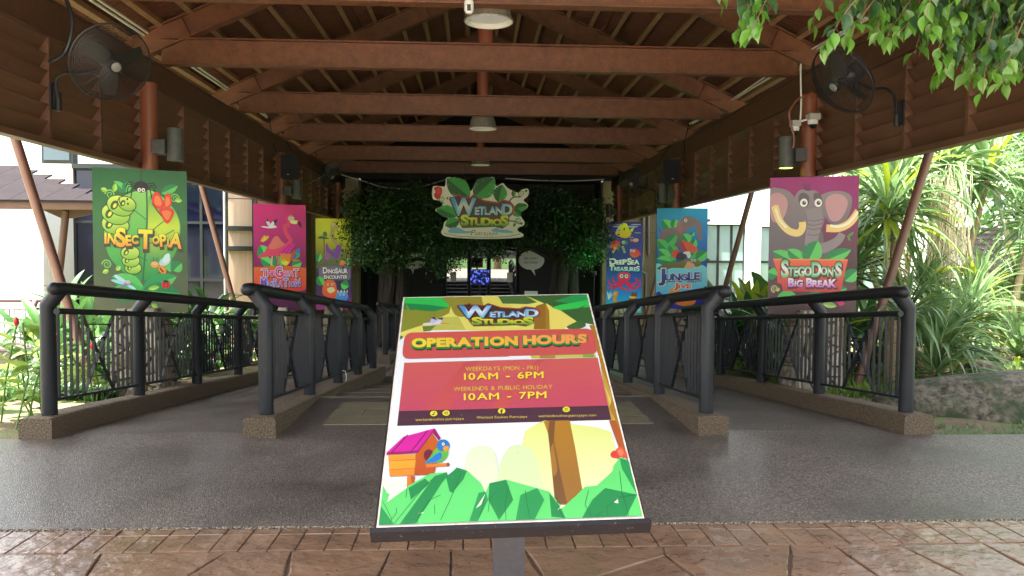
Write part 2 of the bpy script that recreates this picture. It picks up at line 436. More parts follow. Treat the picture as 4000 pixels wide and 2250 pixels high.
# ------------------------------------------------------------------ railings
mb = MB(); mb.box((0, 0, 0), (0.038, 0.009, 1.0)); bar_me = {}
def bar_mesh(h):
    k = round(h, 3)
    if k not in bar_me:
        b = MB(); b.box((0, 0, k / 2), (0.026, 0.008, k)); bar_me[k] = b.mesh('baluster', m_rail, smooth=False)
    return bar_me[k]
def railing(dx, inn, ys_, label, mat=m_rail, zf=None, xabs=None, group='charcoal railings along the entrance ramps'):
    zf = zf or zk
    X = xabs if xabs is not None else XC + dx
    t = thing('railing', label, 'railing', (X, ys_[0], zf(ys_[0])), group=group)
    Z0 = zf(ys_[0])
    def loc(y, z): return (y - ys_[0], zf(y) - Z0 + z)
    pm = MB(); pm.tube([(0, 0, -0.01), (0, 0, 0.925), (inn * 0.105, 0, 1.06)], 0.064, 18); pm = pm.mesh('post', mat)
    for y in ys_: link('post', pm, t, (0, y - ys_[0], zf(y) - Z0))
    a = ys_[0] - 0.12; b = ys_[-1] + 0.02
    hp = [(inn * 0.12, a - ys_[0], loc(a, 1.075)[1])] + [(inn * 0.12, y - ys_[0], zf(y) - Z0 + 1.075) for y in ys_[0:]]
    hb = MB(); hb.tube(hp, 0.054, 18, False)
    hb.sphere(hp[0], 0.0545, 16, 8); hb.sphere(hp[-1], 0.0545, 16, 8)
    hb.build('handrail', mat, t, local=True)
    mb = MB(); a = ys_[0] - 0.06
    mp = [(inn * 0.105, a - ys_[0], loc(a, 0.88)[1])] + [(inn * 0.105, y - ys_[0], zf(y) - Z0 + 0.88) for y in ys_]
    mb.tube(mp, 0.027, 14)
    for y in ys_: mb.tube([(inn * 0.05, y - ys_[0], zf(y) - Z0 + 0.88), (inn * 0.1, y - ys_[0], zf(y) - Z0 + 0.88)], 0.016, 8, False)
    mb.build('mid_rail', mat, t, local=True)
    zb, zt = 0.125, 0.865; H = zt - zb
    for ya, yb in zip(ys_[:-1], ys_[1:]):
        Lb = yb - ya; sl = (zf(yb) - zf(ya)) / Lb
        q = lambda o_, z: (0, ya - ys_[0] + o_, zf(ya) - Z0 + sl * o_ + z)
        for nm, z, w_, h_ in (('top_bar', zt + 0.008, 0.05, 0.016), ('bottom_bar', zb - 0.012, 0.05, 0.024)):
            m_ = MB(); w_ = 0.04; m_.extr([(-w_ / 2, -h_ / 2), (w_ / 2, -h_ / 2), (w_ / 2, h_ / 2), (-w_ / 2, h_ / 2)], q(0.062, z), q(Lb - 0.062, z)); m_.build(nm, mat, t, local=True, smooth=False)
        xa, xb = 0.58 / 1.75 * Lb, 1.17 / 1.75 * Lb
        off = [o_ / 1.75 * Lb for o_ in (0.16, 0.265, 0.37, 0.475, 0.58, 0.68, 0.78, 0.97, 1.07, 1.17, 1.275, 1.38, 1.485, 1.59)]
        for o_ in off:
            z0_, z1_ = zb, zt
            if xa + 0.01 < o_ < xb - 0.01:
                tt = (o_ - xa) / (xb - xa); tt = min(tt, 1 - tt)
                z0_, z1_ = zb + tt * H, zt - tt * H
            link('baluster', bar_mesh(z1_ - z0_) if mat is m_rail else bar_mesh(z1_ - z0_), t, q(o_, z0_))
        for s0, s1 in ((zb, zt), (zt, zb)):
            m_ = MB(); k = 0.006 if s0 < s1 else -0.006
            pa, pb = Vector(q(xa, s0)), Vector(q(xb, s1)); pa.x += k; pb.x += k
            m_.extr([(-0.014, -0.005), (0.014, -0.005), (0.014, 0.005), (-0.014, 0.005)], pa, pb); m_.build('cross_bar', mat, t, local=True, smooth=False)
        for fr in (0.13, 0.30, 0.64, 0.80):
            z = zt - fr * H; e_ = min(fr, 1 - fr)
            m_ = MB(); m_.extr([(-0.012, -0.006), (0.012, -0.006), (0.012, 0.006), (-0.012, 0.006)], q(xa + e_ * (xb - xa), z), q(xb - e_ * (xb - xa), z)); m_.build('rung', mat, t, local=True, smooth=False)
    return t
YS = [6.72 + 1.75 * i for i in range(5)]
railing(-3.765, 1, YS, 'charcoal railing on the far left kerb, in front of the green insect poster')
railing(-1.935, -1, YS, 'charcoal railing between the left ramp and the steps, left of the sign')
railing(1.935, 1, YS, 'charcoal railing between the steps and the right ramp, right of the sign')
railing(3.765, -1, YS, 'charcoal railing on the far right kerb, in front of the elephant poster')
YS2 = [16.4 + 1.7 * i for i in range(4)]
railing(-2.03, -1, YS2, 'short distant charcoal railing just left of the top of the sign')
railing(2.03, 1, YS2, 'short distant charcoal railing behind the right inner railing')

# thin cable tie knotted to the inner left railing
mb = MB(); mb.tube([(XC - 1.86, 10.15, 0.02), (XC - 1.83, 10.19, 0.0), (XC - 1.82, 10.2, -0.08), (XC - 1.83, 10.2, -0.13)], 0.006, 6)
tag(mb.build('string', m_plast), 'short white string tied to the foot of the left inner railing', 'string')

# ------------------------------------------------------------------ pavilion roof
WF = 4.31                       # half width at the louvre screens
SL = 0.45
roof = thing('pavilion_roof', 'brown open-trussed gable roof over the entrance walkway', 'roof', (XC, 10.4, 4.0))
def rz(d): return 4.17 + SL * (WF - d)        # rafter underside at distance d from the axis
BY = [1.6, 4.35, 7.73, 10.42, 13.75, 16.95, 20.3, 23.6]
RF0, RF1 = 1.2, 25.28  # RF0: unseen front end of the roof, extended to shade the tilted sign
cosr = 1 / math.hypot(1, SL)
for y in BY:
    mb = MB(); mb.ibeam((XC - WF + 0.06, y, 4.01 + 0.175), (XC + WF - 0.06, y, 4.01 + 0.175), 0.35, 0.15); mb.build('tie_beam', m_steel, roof, smooth=False)
    for s in (-1, 1):
        mb = MB(); h = 0.15 / cosr
        mb.ibeam((XC + s * 6.0, y, rz(6.0) + h), (XC + s * 0.02, y, rz(0.02) + h), 0.30, 0.142, tw=0.018)
        mb.build('rafter', m_steel, roof, smooth=False)
        for d in (3.92, 2.0, 4.75, 1.0):
            mb = MB(); c = Vector((XC + s * d, y, rz(d) + h)); mb.box(c, (0.012, 0.132, 0.262), roty(s * math.atan(SL)))
            mb.build('stiffener_plate', m_steel, roof, smooth=False)
    mb = MB(); mb.tube([(XC, y, 4.36), (XC, y, rz(0) + 0.05)], 0.1, 20, False); mb.build('king_post', m_column, roof)
h2 = 0.30 / cosr                # top of rafters above their underside
d = 0.32; k = 0
while d < 6.05:
    for s in (-1, 1):
        mb = MB(); z = rz(d) + h2 + 0.04
        mb.box((XC + s * d, (RF0 + RF1) / 2, z), (0.07, RF1 - RF0, 0.11), roty(s * math.atan(SL))); mb.build('purlin', m_purlin, roof, smooth=False)
    d += 0.395
mb = MB(); mb.span(XC - 0.06, XC + 0.06, RF0, RF1, rz(0) + 0.16, rz(0) + 0.36); mb.build('ridge_beam', m_purlin, roof, smooth=False)
off = h2 + 0.1
ny = 20; wy = (RF1 - RF0) / ny
for s in (-1, 1):
    for i in range(ny):
        for a, b in ((0.0, 2.15), (2.165, 4.3), (4.315, 6.08)):
            ya = RF0 + i * wy; th = 0.024
            # ribs run up the slope: grooved underside
            nr = 15; w = (wy - 0.008) / nr; mb = MB()
            for r_ in range(nr):
                p0 = ya + r_ * w; p1 = p0 + w * 0.86
                A = [(XC + s * a, p0, rz(a) + off), (XC + s * b, p0, rz(b) + off), (XC + s * b, p1, rz(b) + off), (XC + s * a, p1, rz(a) + off)]
                Bq = [(x, y, z + th * 0.5) for x, y, z in A]
                mb.add(A + Bq, [(0, 1, 2, 3), (0, 3, 7, 4), (1, 0, 4, 5), (2, 1, 5, 6), (3, 2, 6, 7)])
            A = [(XC + s * a, ya, rz(a) + off + th * .5), (XC + s * b, ya, rz(b) + off + th * .5), (XC + s * b, ya + wy - 0.004, rz(b) + off + th * .5), (XC + s * a, ya + wy - 0.004, rz(a) + off + th * .5)]
            Bq = [(x, y, z + th) for x, y, z in A]
            mb.add(A + Bq, [(0, 1, 2, 3), (4, 7, 6, 5), (0, 4, 5, 1), (1, 5, 6, 2), (2, 6, 7, 3), (3, 7, 4, 0)])
            mb.build('ceiling_board', m_deck, roof, smooth=False)
    mb = MB(); t_ = off + 0.05
    mb.add([(XC, RF0 - .1, rz(0) + t_), (XC + s * 6.12, RF0 - .1, rz(6.12) + t_), (XC + s * 6.12, RF1, rz(6.12) + t_), (XC, RF1, rz(0) + t_),
            (XC, RF0 - .1, rz(0) + t_ + .05), (XC + s * 6.12, RF0 - .1, rz(6.12) + t_ + .05), (XC + s * 6.12, RF1, rz(6.12) + t_ + .05), (XC, RF1, rz(0) + t_ + .05)],
           [(0, 1, 2, 3), (4, 7, 6, 5), (0, 4, 5, 1), (1, 5, 6, 2), (2, 6, 7, 3), (3, 7, 4, 0)])
    mb.build('roof_covering', M('dark_roof_tile', lin((70, 58, 52)), 0.8, nz=(8, .2)), roof, smooth=False)

# louvre screens with girder above
for s, nm in ((-1, 'left'), (1, 'right')):
    X = XC + s * WF
    t = thing('louvre_screen', 'long brown louvred timber screen hanging under the %s edge of the roof' % nm, 'louvre screen', (X, 10.4, 2.6), group='louvred screens along the pavilion')
    mb = MB(); mb.span(X - s * 0.02, X + s * 0.10, 1.3, 25.0, 3.67, 4.0); mb.build('girder', m_steel2, t, smooth=False)
    mb = MB(); mb.span(X - s * 0.045, X + s * 0.12, 1.3, 25.0, 4.0, 4.02); mb.span(X - s * 0.03, X + s * 0.12, 1.3, 25.0, 3.655, 3.67); mb.build('girder_flange', m_steel2, t, smooth=False)
    mb = MB(); mb.span(X - s * 0.015, X + s * 0.11, 1.3, 25.0, 2.60, 2.66); mb.build('bottom_channel', m_louvre, t, smooth=False)
    my = []
    for kk in range(-2, 3):
        my += [11.34 + 6.6 * kk + 1.035 * i for i in range(6)]
    my = [y for y in my if 1.5 < y < 25]
    mb = MB(); mb.span(X - s * 0.006, X + s * 0.135, -0.022, 0.022, 2.66, 3.655); mm = mb.mesh('mullion', m_louvre, (X, 0, 2.6), smooth=False)
    for y in my: link('mullion', mm, t, (0, y - 10.4, 0))
    edges = [1.32] + my + [25.0]
    cache = {}
    pitch_ = 0.163
    for ya, yb in zip(edges[:-1], edges[1:]):
        L_ = round(yb - ya - 0.048, 3)
        if L_ not in cache:
            mb = MB(); a_ = math.atan2(0.075, 0.16)
            q = [(0.0, 0.0), (s * 0.012, 0.006), (s * 0.128, -0.170), (s * 0.116, -0.176)]
            mb.add([(x, -L_ / 2, z) for x, z in q] + [(x, L_ / 2, z) for x, z in q], [(0, 1, 2, 3), (7, 6, 5, 4), (0, 4, 5, 1), (1, 5, 6, 2), (2, 6, 7, 3), (3, 7, 4, 0)])
            cache[L_] = mb.mesh('slat', m_louvre, smooth=False)
        for r_ in range(6):
            link('slat', cache[L_], t, (s * 0.004, (ya + yb) / 2 - 10.4, 3.65 - 2.6 - r_ * pitch_))

# columns, raking braces, stone piers
YC = [9.89, 16.45, 23.1]
m_stone = M('grey_field_stone', lin((172, 162, 146)), 0.8, nz=(9, 0.25), col2=lin((112, 98, 82)), rand=0.22, bump=(16, 0.7, 'noise', 0.02))
m_mortar = M('pier_mortar', lin((120, 112, 100)), 0.9, nz=(20, .2))
rowname = ['nearest', 'middle', 'farthest']
for s, side in ((-1, 'left'), (1, 'right')):
    for i, y in enumerate(YC):
        X = XC + s * 4.2
        zb_ = gz(XC + s * 4.4, y) - 0.05
        mb = MB(); mb.tube([(X, y, zb_ + 1.0), (X, y, 3.66)], 0.097, 24); o = mb.build('column', m_column)
        tag(o, '%s round terracotta column of the %s row, carrying a poster panel' % (rowname[i], side), 'column', 'columns of the pavilion')
        mb = MB(); xb = s * (4.87 + 0.0) + (0 if s < 0 else 0.12)
        p0 = Vector((XC + s * 4.9, y + 0.02, zb_)); p1 = Vector((XC + s * 5.98, y + 0.02, rz(5.98) + 0.02))
        mb.tube([p0, p1], 0.058, 16); o = mb.build('brace_pole', m_brace)
        tag(o, '%s slanting brown brace pole on the %s side, leaning outwards to the eaves' % (rowname[i], side), 'brace', 'slanting brace poles')
        # pier of rough stones, tapering
        t = thing('stone_pier', '%s field-stone pier at the foot of the %s columns' % (rowname[i], side), 'pier', (X + s * 0.1, y, zb_), group='field-stone piers')
        H = 1.15 if i == 0 else 1.1
        wb, wt = 0.62, 0.46
        core = MB()
        core.add([(-wb / 2 + .03, -wb / 2 + .03, -.3), (wb / 2 - .03, -wb / 2 + .03, -.3), (wb / 2 - .03, wb / 2 - .03, -.3), (-wb / 2 + .03, wb / 2 - .03, -.3),
                  (-wt / 2 + .03, -wt / 2 + .03, H - .02), (wt / 2 - .03, -wt / 2 + .03, H - .02), (wt / 2 - .03, wt / 2 - .03, H - .02), (-wt / 2 + .03, wt / 2 - .03, H - .02)],
                 [(0, 1, 5, 4), (1, 2, 6, 5), (2, 3, 7, 6), (3, 0, 4, 7), (4, 5, 6, 7)])
        core.build('pier_core', m_mortar, t, local=True, smooth=False)
        rg = random.Random(40 + i * 2 + (s > 0))
        for fc in range(4):
            if i > 0 and fc == 2: continue
            ptsf = [(rg.uniform(-wb / 2, wb / 2), rg.uniform(0, H)) for _ in range(26 if i == 0 else 16)]
            ca, sa = math.cos(fc * math.pi / 2), math.sin(fc * math.pi / 2)
            for poly in voronoi(ptsf, -wb / 2, wb / 2, 0, H, 0.018):
                cx = sum(p[0] for p in poly) / len(poly); cz = sum(p[1] for p in poly) / len(poly)
                pr = rg.uniform(0.035, 0.06)
                def P(x, z, o_):
                    w_ = wb + (wt - wb) * z / H; x = x * w_ / wb; yv = -w_ / 2 + 0.03 - o_
                    return (x * ca - yv * sa, x * sa + yv * ca, z)
                n = len(poly)
                q = [(cx + (a - cx) * 0.8, cz + (c_ - cz) * 0.8) for a, c_ in poly]
                mbs = MB(); mbs.add([P(a, c_, -0.005) for a, c_ in poly] + [P(a, c_, pr * 0.6) for a, c_ in poly] + [P(a, c_, pr) for a, c_ in q],
                                    [(j, (j + 1) % n, n + (j + 1) % n, n + j) for j in range(n)] + [(n + j, n + (j + 1) % n, 2 * n + (j + 1) % n, 2 * n + j) for j in range(n)] + [tuple(range(2 * n, 3 * n))])
                mbs.build('stone', m_stone, t, local=True, sharp=50)
# ------------------------------------------------------------------ flat print drawn as thin coloured sheets
def print_mat(name, rough, coat=0.0):
    m = bpy.data.materials.new(name); m.use_nodes = True; nt = m.node_tree; n = nt.nodes
    b = n['Principled BSDF']; a = n.new('ShaderNodeAttribute'); a.attribute_name = 'ink'
    geo = n.new('ShaderNodeNewGeometry'); t = n.new('ShaderNodeTexNoise'); t.inputs['Scale'].default_value = 3.0; t.inputs['Detail'].default_value = 8
    nt.links.new(geo.outputs['Position'], t.inputs['Vector'])
    mr = n.new('ShaderNodeMapRange'); mr.inputs['To Min'].default_value = 0.9; mr.inputs['To Max'].default_value = 1.08
    nt.links.new(t.outputs[0], mr.inputs[0])
    hv = n.new('ShaderNodeHueSaturation'); nt.links.new(a.outputs['Color'], hv.inputs['Color']); nt.links.new(mr.outputs[0], hv.inputs['Value'])
    t2 = n.new('ShaderNodeTexNoise'); t2.inputs['Scale'].default_value = 55.0; t2.inputs['Detail'].default_value = 4; nt.links.new(geo.outputs['Position'], t2.inputs['Vector'])
    cr = n.new('ShaderNodeValToRGB'); cr.color_ramp.elements[0].position = 0.70; cr.color_ramp.elements[1].position = 0.76; cr.color_ramp.elements[1].color = (.35, .35, .35, 1)
    nt.links.new(t2.outputs[0], cr.inputs[0]); mx = n.new('ShaderNodeMix'); mx.data_type = 'RGBA'; mx.inputs[7].default_value = (*lin((120, 108, 92)), 1)
    nt.links.new(cr.outputs[0], mx.inputs[0]); nt.links.new(hv.outputs[0], mx.inputs[6]); nt.links.new(mx.outputs[2], b.inputs['Base Color'])
    b.inputs['Roughness'].default_value = rough; b.inputs['Coat Weight'].default_value = coat
    return m
m_print = print_mat('printed_vinyl', 0.42)
_glyph = {}
def glyph(ch, off):
    k = (ch, off)
    if k in _glyph: return _glyph[k]
    cu = bpy.data.curves.new('lettering', 'FONT'); cu.body = ch; cu.size = 1.0; cu.offset = off; cu.resolution_u = 4
    ob = bpy.data.objects.new('lettering', cu); COL.objects.link(ob)
    dg = bpy.context.evaluated_depsgraph_get()
    me = bpy.data.meshes.new_from_object(ob.evaluated_get(dg))
    vs = [(v.co.x, v.co.y) for v in me.vertices]; fs = [tuple(p.vertices) for p in me.polygons]
    bpy.data.meshes.remove(me); bpy.data.objects.remove(ob); bpy.data.curves.remove(cu)
    _glyph[k] = (vs, fs)
    return _glyph[k]
def adv(ch):
    if ch == ' ': return (0, 0.3)
    vs, _ = glyph(ch, 0.0)
    if not vs: return (0, 0.3)
    xs_ = [v[0] for v in vs]; a, b = min(xs_), max(xs_)
    if b - a < 0.2: a, b = a - 0.07, b + 0.07
    return (a, b)

def smooth_pts(pts, closed=True, n=5):
    out = []; N = len(pts)
    rng = range(N) if closed else range(N - 1)
    for i in rng:
        g = lambda k: pts[k % N] if closed else pts[max(0, min(N - 1, k))]
        p0, p1, p2, p3 = g(i - 1), g(i), g(i + 1), g(i + 2)
        for k in range(n):
            t = k / n
            out.append(tuple(0.5 * ((2 * p1[a]) + (-p0[a] + p2[a]) * t + (2 * p0[a] - 5 * p1[a] + 4 * p2[a] - p3[a]) * t * t + (-p0[a] + 3 * p1[a] - 3 * p2[a] + p3[a]) * t ** 3) for a in (0, 1)))
    if not closed: out.append(tuple(pts[-1]))
    return out

class Art:
    """T maps drawing units to metres on the panel (x right, z up)"""
    def __init__(s, T, gain=0.85, step=0.00009, unit=None):
        s.T = T; s.v = []; s.f = []; s.c = []; s.k = 1; s.gain = gain; s.step = step
        a = T((0, 0)); b = T((100, 0)); s.u = math.hypot(a[0] - b[0], a[1] - b[1]) / 100 if unit is None else unit
    def raw(s, vs, fs, col, new=True, mapped=False):
        """col: one colour, or (top, bottom) gradient, or (top, middle, bottom)"""
        q = vs if mapped else [s.T(p) for p in vs]
        if not isinstance(col[0], (tuple, list)): cols = [col]
        else: cols = col
        zs = [p[1] for p in q]; z0, z1 = min(zs), max(zs)
        b = len(s.v)
        for p in q:
            s.v.append((p[0], -s.k * s.step, p[1]))
            if len(cols) == 1: c = lin(cols[0], s.gain)
            else:
                t = 0 if z1 == z0 else (z1 - p[1]) / (z1 - z0) * (len(cols) - 1)
                i = min(int(t), len(cols) - 2); t -= i
                ca, cb = lin(cols[i], s.gain), lin(cols[i + 1], s.gain); c = tuple(ca[j] * (1 - t) + cb[j] * t for j in range(3))
            s.c.append((*[min(.86, q_) for q_ in c], 1))
        for f in fs: s.f.append(tuple(i + b for i in f))
        if new: s.k += 1
    def poly(s, pts, col, new=True):
        tr = tessellate_polygon([[Vector((p[0], p[1], 0)) for p in pts]])
        s.raw(pts, [tuple(t) for t in tr], col, new)
    def blob(s, pts, col, ol=None, olw=0, n=5, new=True):
        q = smooth_pts(pts, True, n)
        if ol: s.line(q + [q[0]], olw, ol, smooth=False)
        s.poly(q, col, new)
    def ell(s, cx, cy, rx, ry, col, rot=0, ol=None, olw=0, n=24, new=True):
        c, d = math.cos(R(rot)), math.sin(R(rot))
        q = [(cx + rx * math.cos(t) * c - ry * math.sin(t) * d, cy + rx * math.cos(t) * d + ry * math.sin(t) * c) for t in [2 * math.pi * i / n for i in range(n)]]
        if ol: s.ell(cx, cy, rx + olw, ry + olw, ol, rot, n=n)
        s.poly(q, col, new)
    def line(s, pts, w, col, smooth=True, taper=0.0, new=True):
        q = smooth_pts(pts, False, 6) if smooth and len(pts) > 2 else list(pts)
        vs = []; n = len(q)
        for i, p in enumerate(q):
            a = q[max(0, i - 1)]; b = q[min(n - 1, i + 1)]; dx, dy = b[0] - a[0], b[1] - a[1]; l = math.hypot(dx, dy) or 1
            ww = w / 2 * (1 - taper * i / max(1, n - 1))
            vs += [(p[0] - dy / l * ww, p[1] + dx / l * ww), (p[0] + dy / l * ww, p[1] - dx / l * ww)]
        s.raw(vs, [(2 * i, 2 * i + 1, 2 * i + 3, 2 * i + 2) for i in range(n - 1)], col, new)
    def rrect(s, x0, y0, x1, y1, r, col):
        q = []
        for cx, cy, a0 in ((x1 - r, y0 + r, -90), (x1 - r, y1 - r, 0), (x0 + r, y1 - r, 90), (x0 + r, y0 + r, 180)):
            for k in range(7):
                t = R(a0 + 15 * k); q.append((cx + r * math.cos(t), cy + r * math.sin(t)))
        s.poly(q, col)
    def leaf(s, x0, y0, x1, y1, w, c1, c2, cut=3, seed=1, bend=0.0):
        """broad torn leaf from base to tip, two tones"""
        rg_ = random.Random(seed); dx, dy = x1 - x0, y1 - y0; l = math.hypot(dx, dy); ux, uy = dx / l, dy / l; px, py = -uy, ux
        prof = [(0, 0.12), (0.12, 0.55), (0.3, 0.92), (0.5, 1.0), (0.7, 0.82), (0.86, 0.5), (1.0, 0.0)]
        def pt(t, o): 
            bo = bend * math.sin(math.pi * t) * l
            return (x0 + ux * t * l + px * (o + bo), y0 + uy * t * l + py * (o + bo))
        for sg, c in ((1, c1), (-1, c2)):
            edge = []
            for i in range(13):
                t = i / 12; k = 0
                while k < len(prof) - 2 and prof[k + 1][0] < t: k += 1
                a, b = prof[k], prof[k + 1]; f = a[1] + (b[1] - a[1]) * (t - a[0]) / (b[0] - a[0])
                edge.append((t, f * w / 2 * sg))
            cuts = set(rg_.sample(range(3, 11), min(cut, 7)))
            mid = [pt(i / 12, 0) for i in range(13)]; out = []
            for i in range(13):
                out.append(pt(*edge[i]))
                if i in cuts: out.append(pt(edge[i][0] - 0.05, edge[i][1] * 0.55)); out.append(pt(min(1, edge[i][0] + 0.012), edge[i][1] * 0.98))
            s.poly(mid[::-1] + out, c, new=(sg == -1))
    def curl(s, x, y, r, w, col, turn=1.75, a0=0, sg=1):
        pts = []
        for i in range(26):
            t = i / 25; a = R(a0) + sg * t * turn * 2 * math.pi; rr = r * (1 - 0.85 * t)
            pts.append((x + rr * math.cos(a), y + rr * math.sin(a)))
        s.line(pts, w, col, smooth=False, taper=0.6)
    def text(s, txt, A, B, h, fill, off=0.02, layers=(), sizes=None, rots=None, drops=None, gap=0.06, shear=0.0, hscale=None, shadow=None):
        """letters from A to B on the baseline (drawing units), cap height h; layers: (offset, colour, dx, dy) painted below"""
        sizes = sizes or [1.0] * len(txt); rots = rots or [0] * len(txt); drops = drops or [0] * len(txt)
        tot = 0; place = []
        for ch, sz in zip(txt, sizes):
            a, b = adv(ch); place.append((tot - a * sz, ch)); tot += (b - a) * sz + gap
        tot -= gap
        Lx = math.hypot(B[0] - A[0], B[1] - A[1]); k = Lx / tot
        ux, uy = (B[0] - A[0]) / Lx, (B[1] - A[1]) / Lx
        dn = (-uy, ux)          # drawing y runs down
        hs_ = h / 0.73
        def put(off_, col, dx=0, dy=0, z=None):
            for i, ((ox, ch), sz, ro, dr) in enumerate(zip(place, sizes, rots, drops)):
                if ch == ' ': continue
                vs, fs = glyph(ch, off_)
                if not vs: continue
                a, b = adv(ch); cx_ = (a + b) / 2; cr, sr = math.cos(R(ro)), math.sin(R(ro))
                out = []
                for x, y in vs:
                    lx = (x - cx_) * sz * k; ly = (y - 0.365) * sz * hs_
                    rx = lx * cr - ly * sr + shear * ly; ry = lx * sr + ly * cr
                    X = ox * k + cx_ * sz * k + rx; Y = -(ry + 0.365 * hs_ * sz) + dr * h
                    out.append((A[0] + ux * X + dn[0] * Y + dx, A[1] + uy * X + dn[1] * Y + dy))
                s.raw(out, fs, col[i % len(col)] if (isinstance(col, list)) else col, new=False)
                s.k += 0.34
            s.k += 1
        for o_, c_, dx, dy in layers: put(o_, c_, dx, dy)
        put(off, fill)
    def build(s, name, parent, loc=(0, 0, 0)):
        me = bpy.data.meshes.new(name); me.from_pydata(s.v, [], s.f)
        a = me.color_attributes.new('ink', 'FLOAT_COLOR', 'POINT')
        a.data.foreach_set('color', [x for c in s.c for x in c])
        me.materials.append(m_print); me.update()
        return link(name, me, parent, loc)

GL, GD = (92, 190, 96), (34, 128, 74)      # print leaf greens
W_ = (250, 250, 245)
# ------------------------------------------------------------------ poster panels
def poster(name_lbl, TL, TR, ztop, zbot, box, draw, gain=1.1, group='attraction poster panels on the columns'):
    (xa, ya), (xb, yb) = TL, TR
    w = math.hypot(xb - xa, yb - ya); h = ztop - zbot; ang = math.atan2(yb - ya, xb - xa)
    t = thing('poster_panel', name_lbl, 'poster', ((xa + xb) / 2, (ya + yb) / 2, zbot), (0, 0, ang), group)
    mb = MB(); mb.box((0, 0.03, h / 2), (w, 0.05, h)); mb.build('panel', m_metal, t, local=True, smooth=False)
    mb = MB(); mb.box((0, 0.09, h * 0.75), (0.3, 0.08, 0.05)); mb.box((0, 0.09, h * 0.3), (0.3, 0.08, 0.05)); mb.build('bracket', m_metal, t, local=True, smooth=False)
    x0, y0_, x1, y1_ = box
    T = lambda p: (-w / 2 + (p[0] - x0) / (x1 - x0) * w, h - (p[1] - y0_) / (y1_ - y0_) * h)
    def corners(c): return [(x0, y0_), (x1, y0_), (x1, y1_), (x0, y1_)]
    A = Art(T, gain); draw(A, x0, y0_, x1, y1_)
    # keep everything inside the sheet
    for i, v in enumerate(A.v): A.v[i] = (max(-w / 2 + 0.001, min(w / 2 - 0.001, v[0])), v[1], max(0.001, min(h - 0.001, v[2])))
    A.build('print', t, (0, 0.003, 0))
    return t
def full(A, x0, y0, x1, y1, col):
    if isinstance(col[0], tuple):
        n = len(col) - 1
        for i in range(n):
            A.poly([(x0, y0 + (y1 - y0) * i / n), (x1, y0 + (y1 - y0) * i / n), (x1, y0 + (y1 - y0) * (i + 1) / n), (x0, y0 + (y1 - y0) * (i + 1) / n)], (col[i], col[i + 1]), new=(i == n - 1))
    else: A.poly([(x0, y0), (x1, y0), (x1, y1), (x0, y1)], col)
def eyes(A, pts, r, iris=(60, 40, 30)):
    for x, y in pts:
        A.ell(x, y, r, r * 1.1, W_, ol=(60, 50, 45), olw=r * 0.12); A.ell(x + r * 0.1, y, r * 0.5, r * 0.55, iris); A.ell(x + r * 0.25, y - r * 0.2, r * 0.16, r * 0.16, W_)

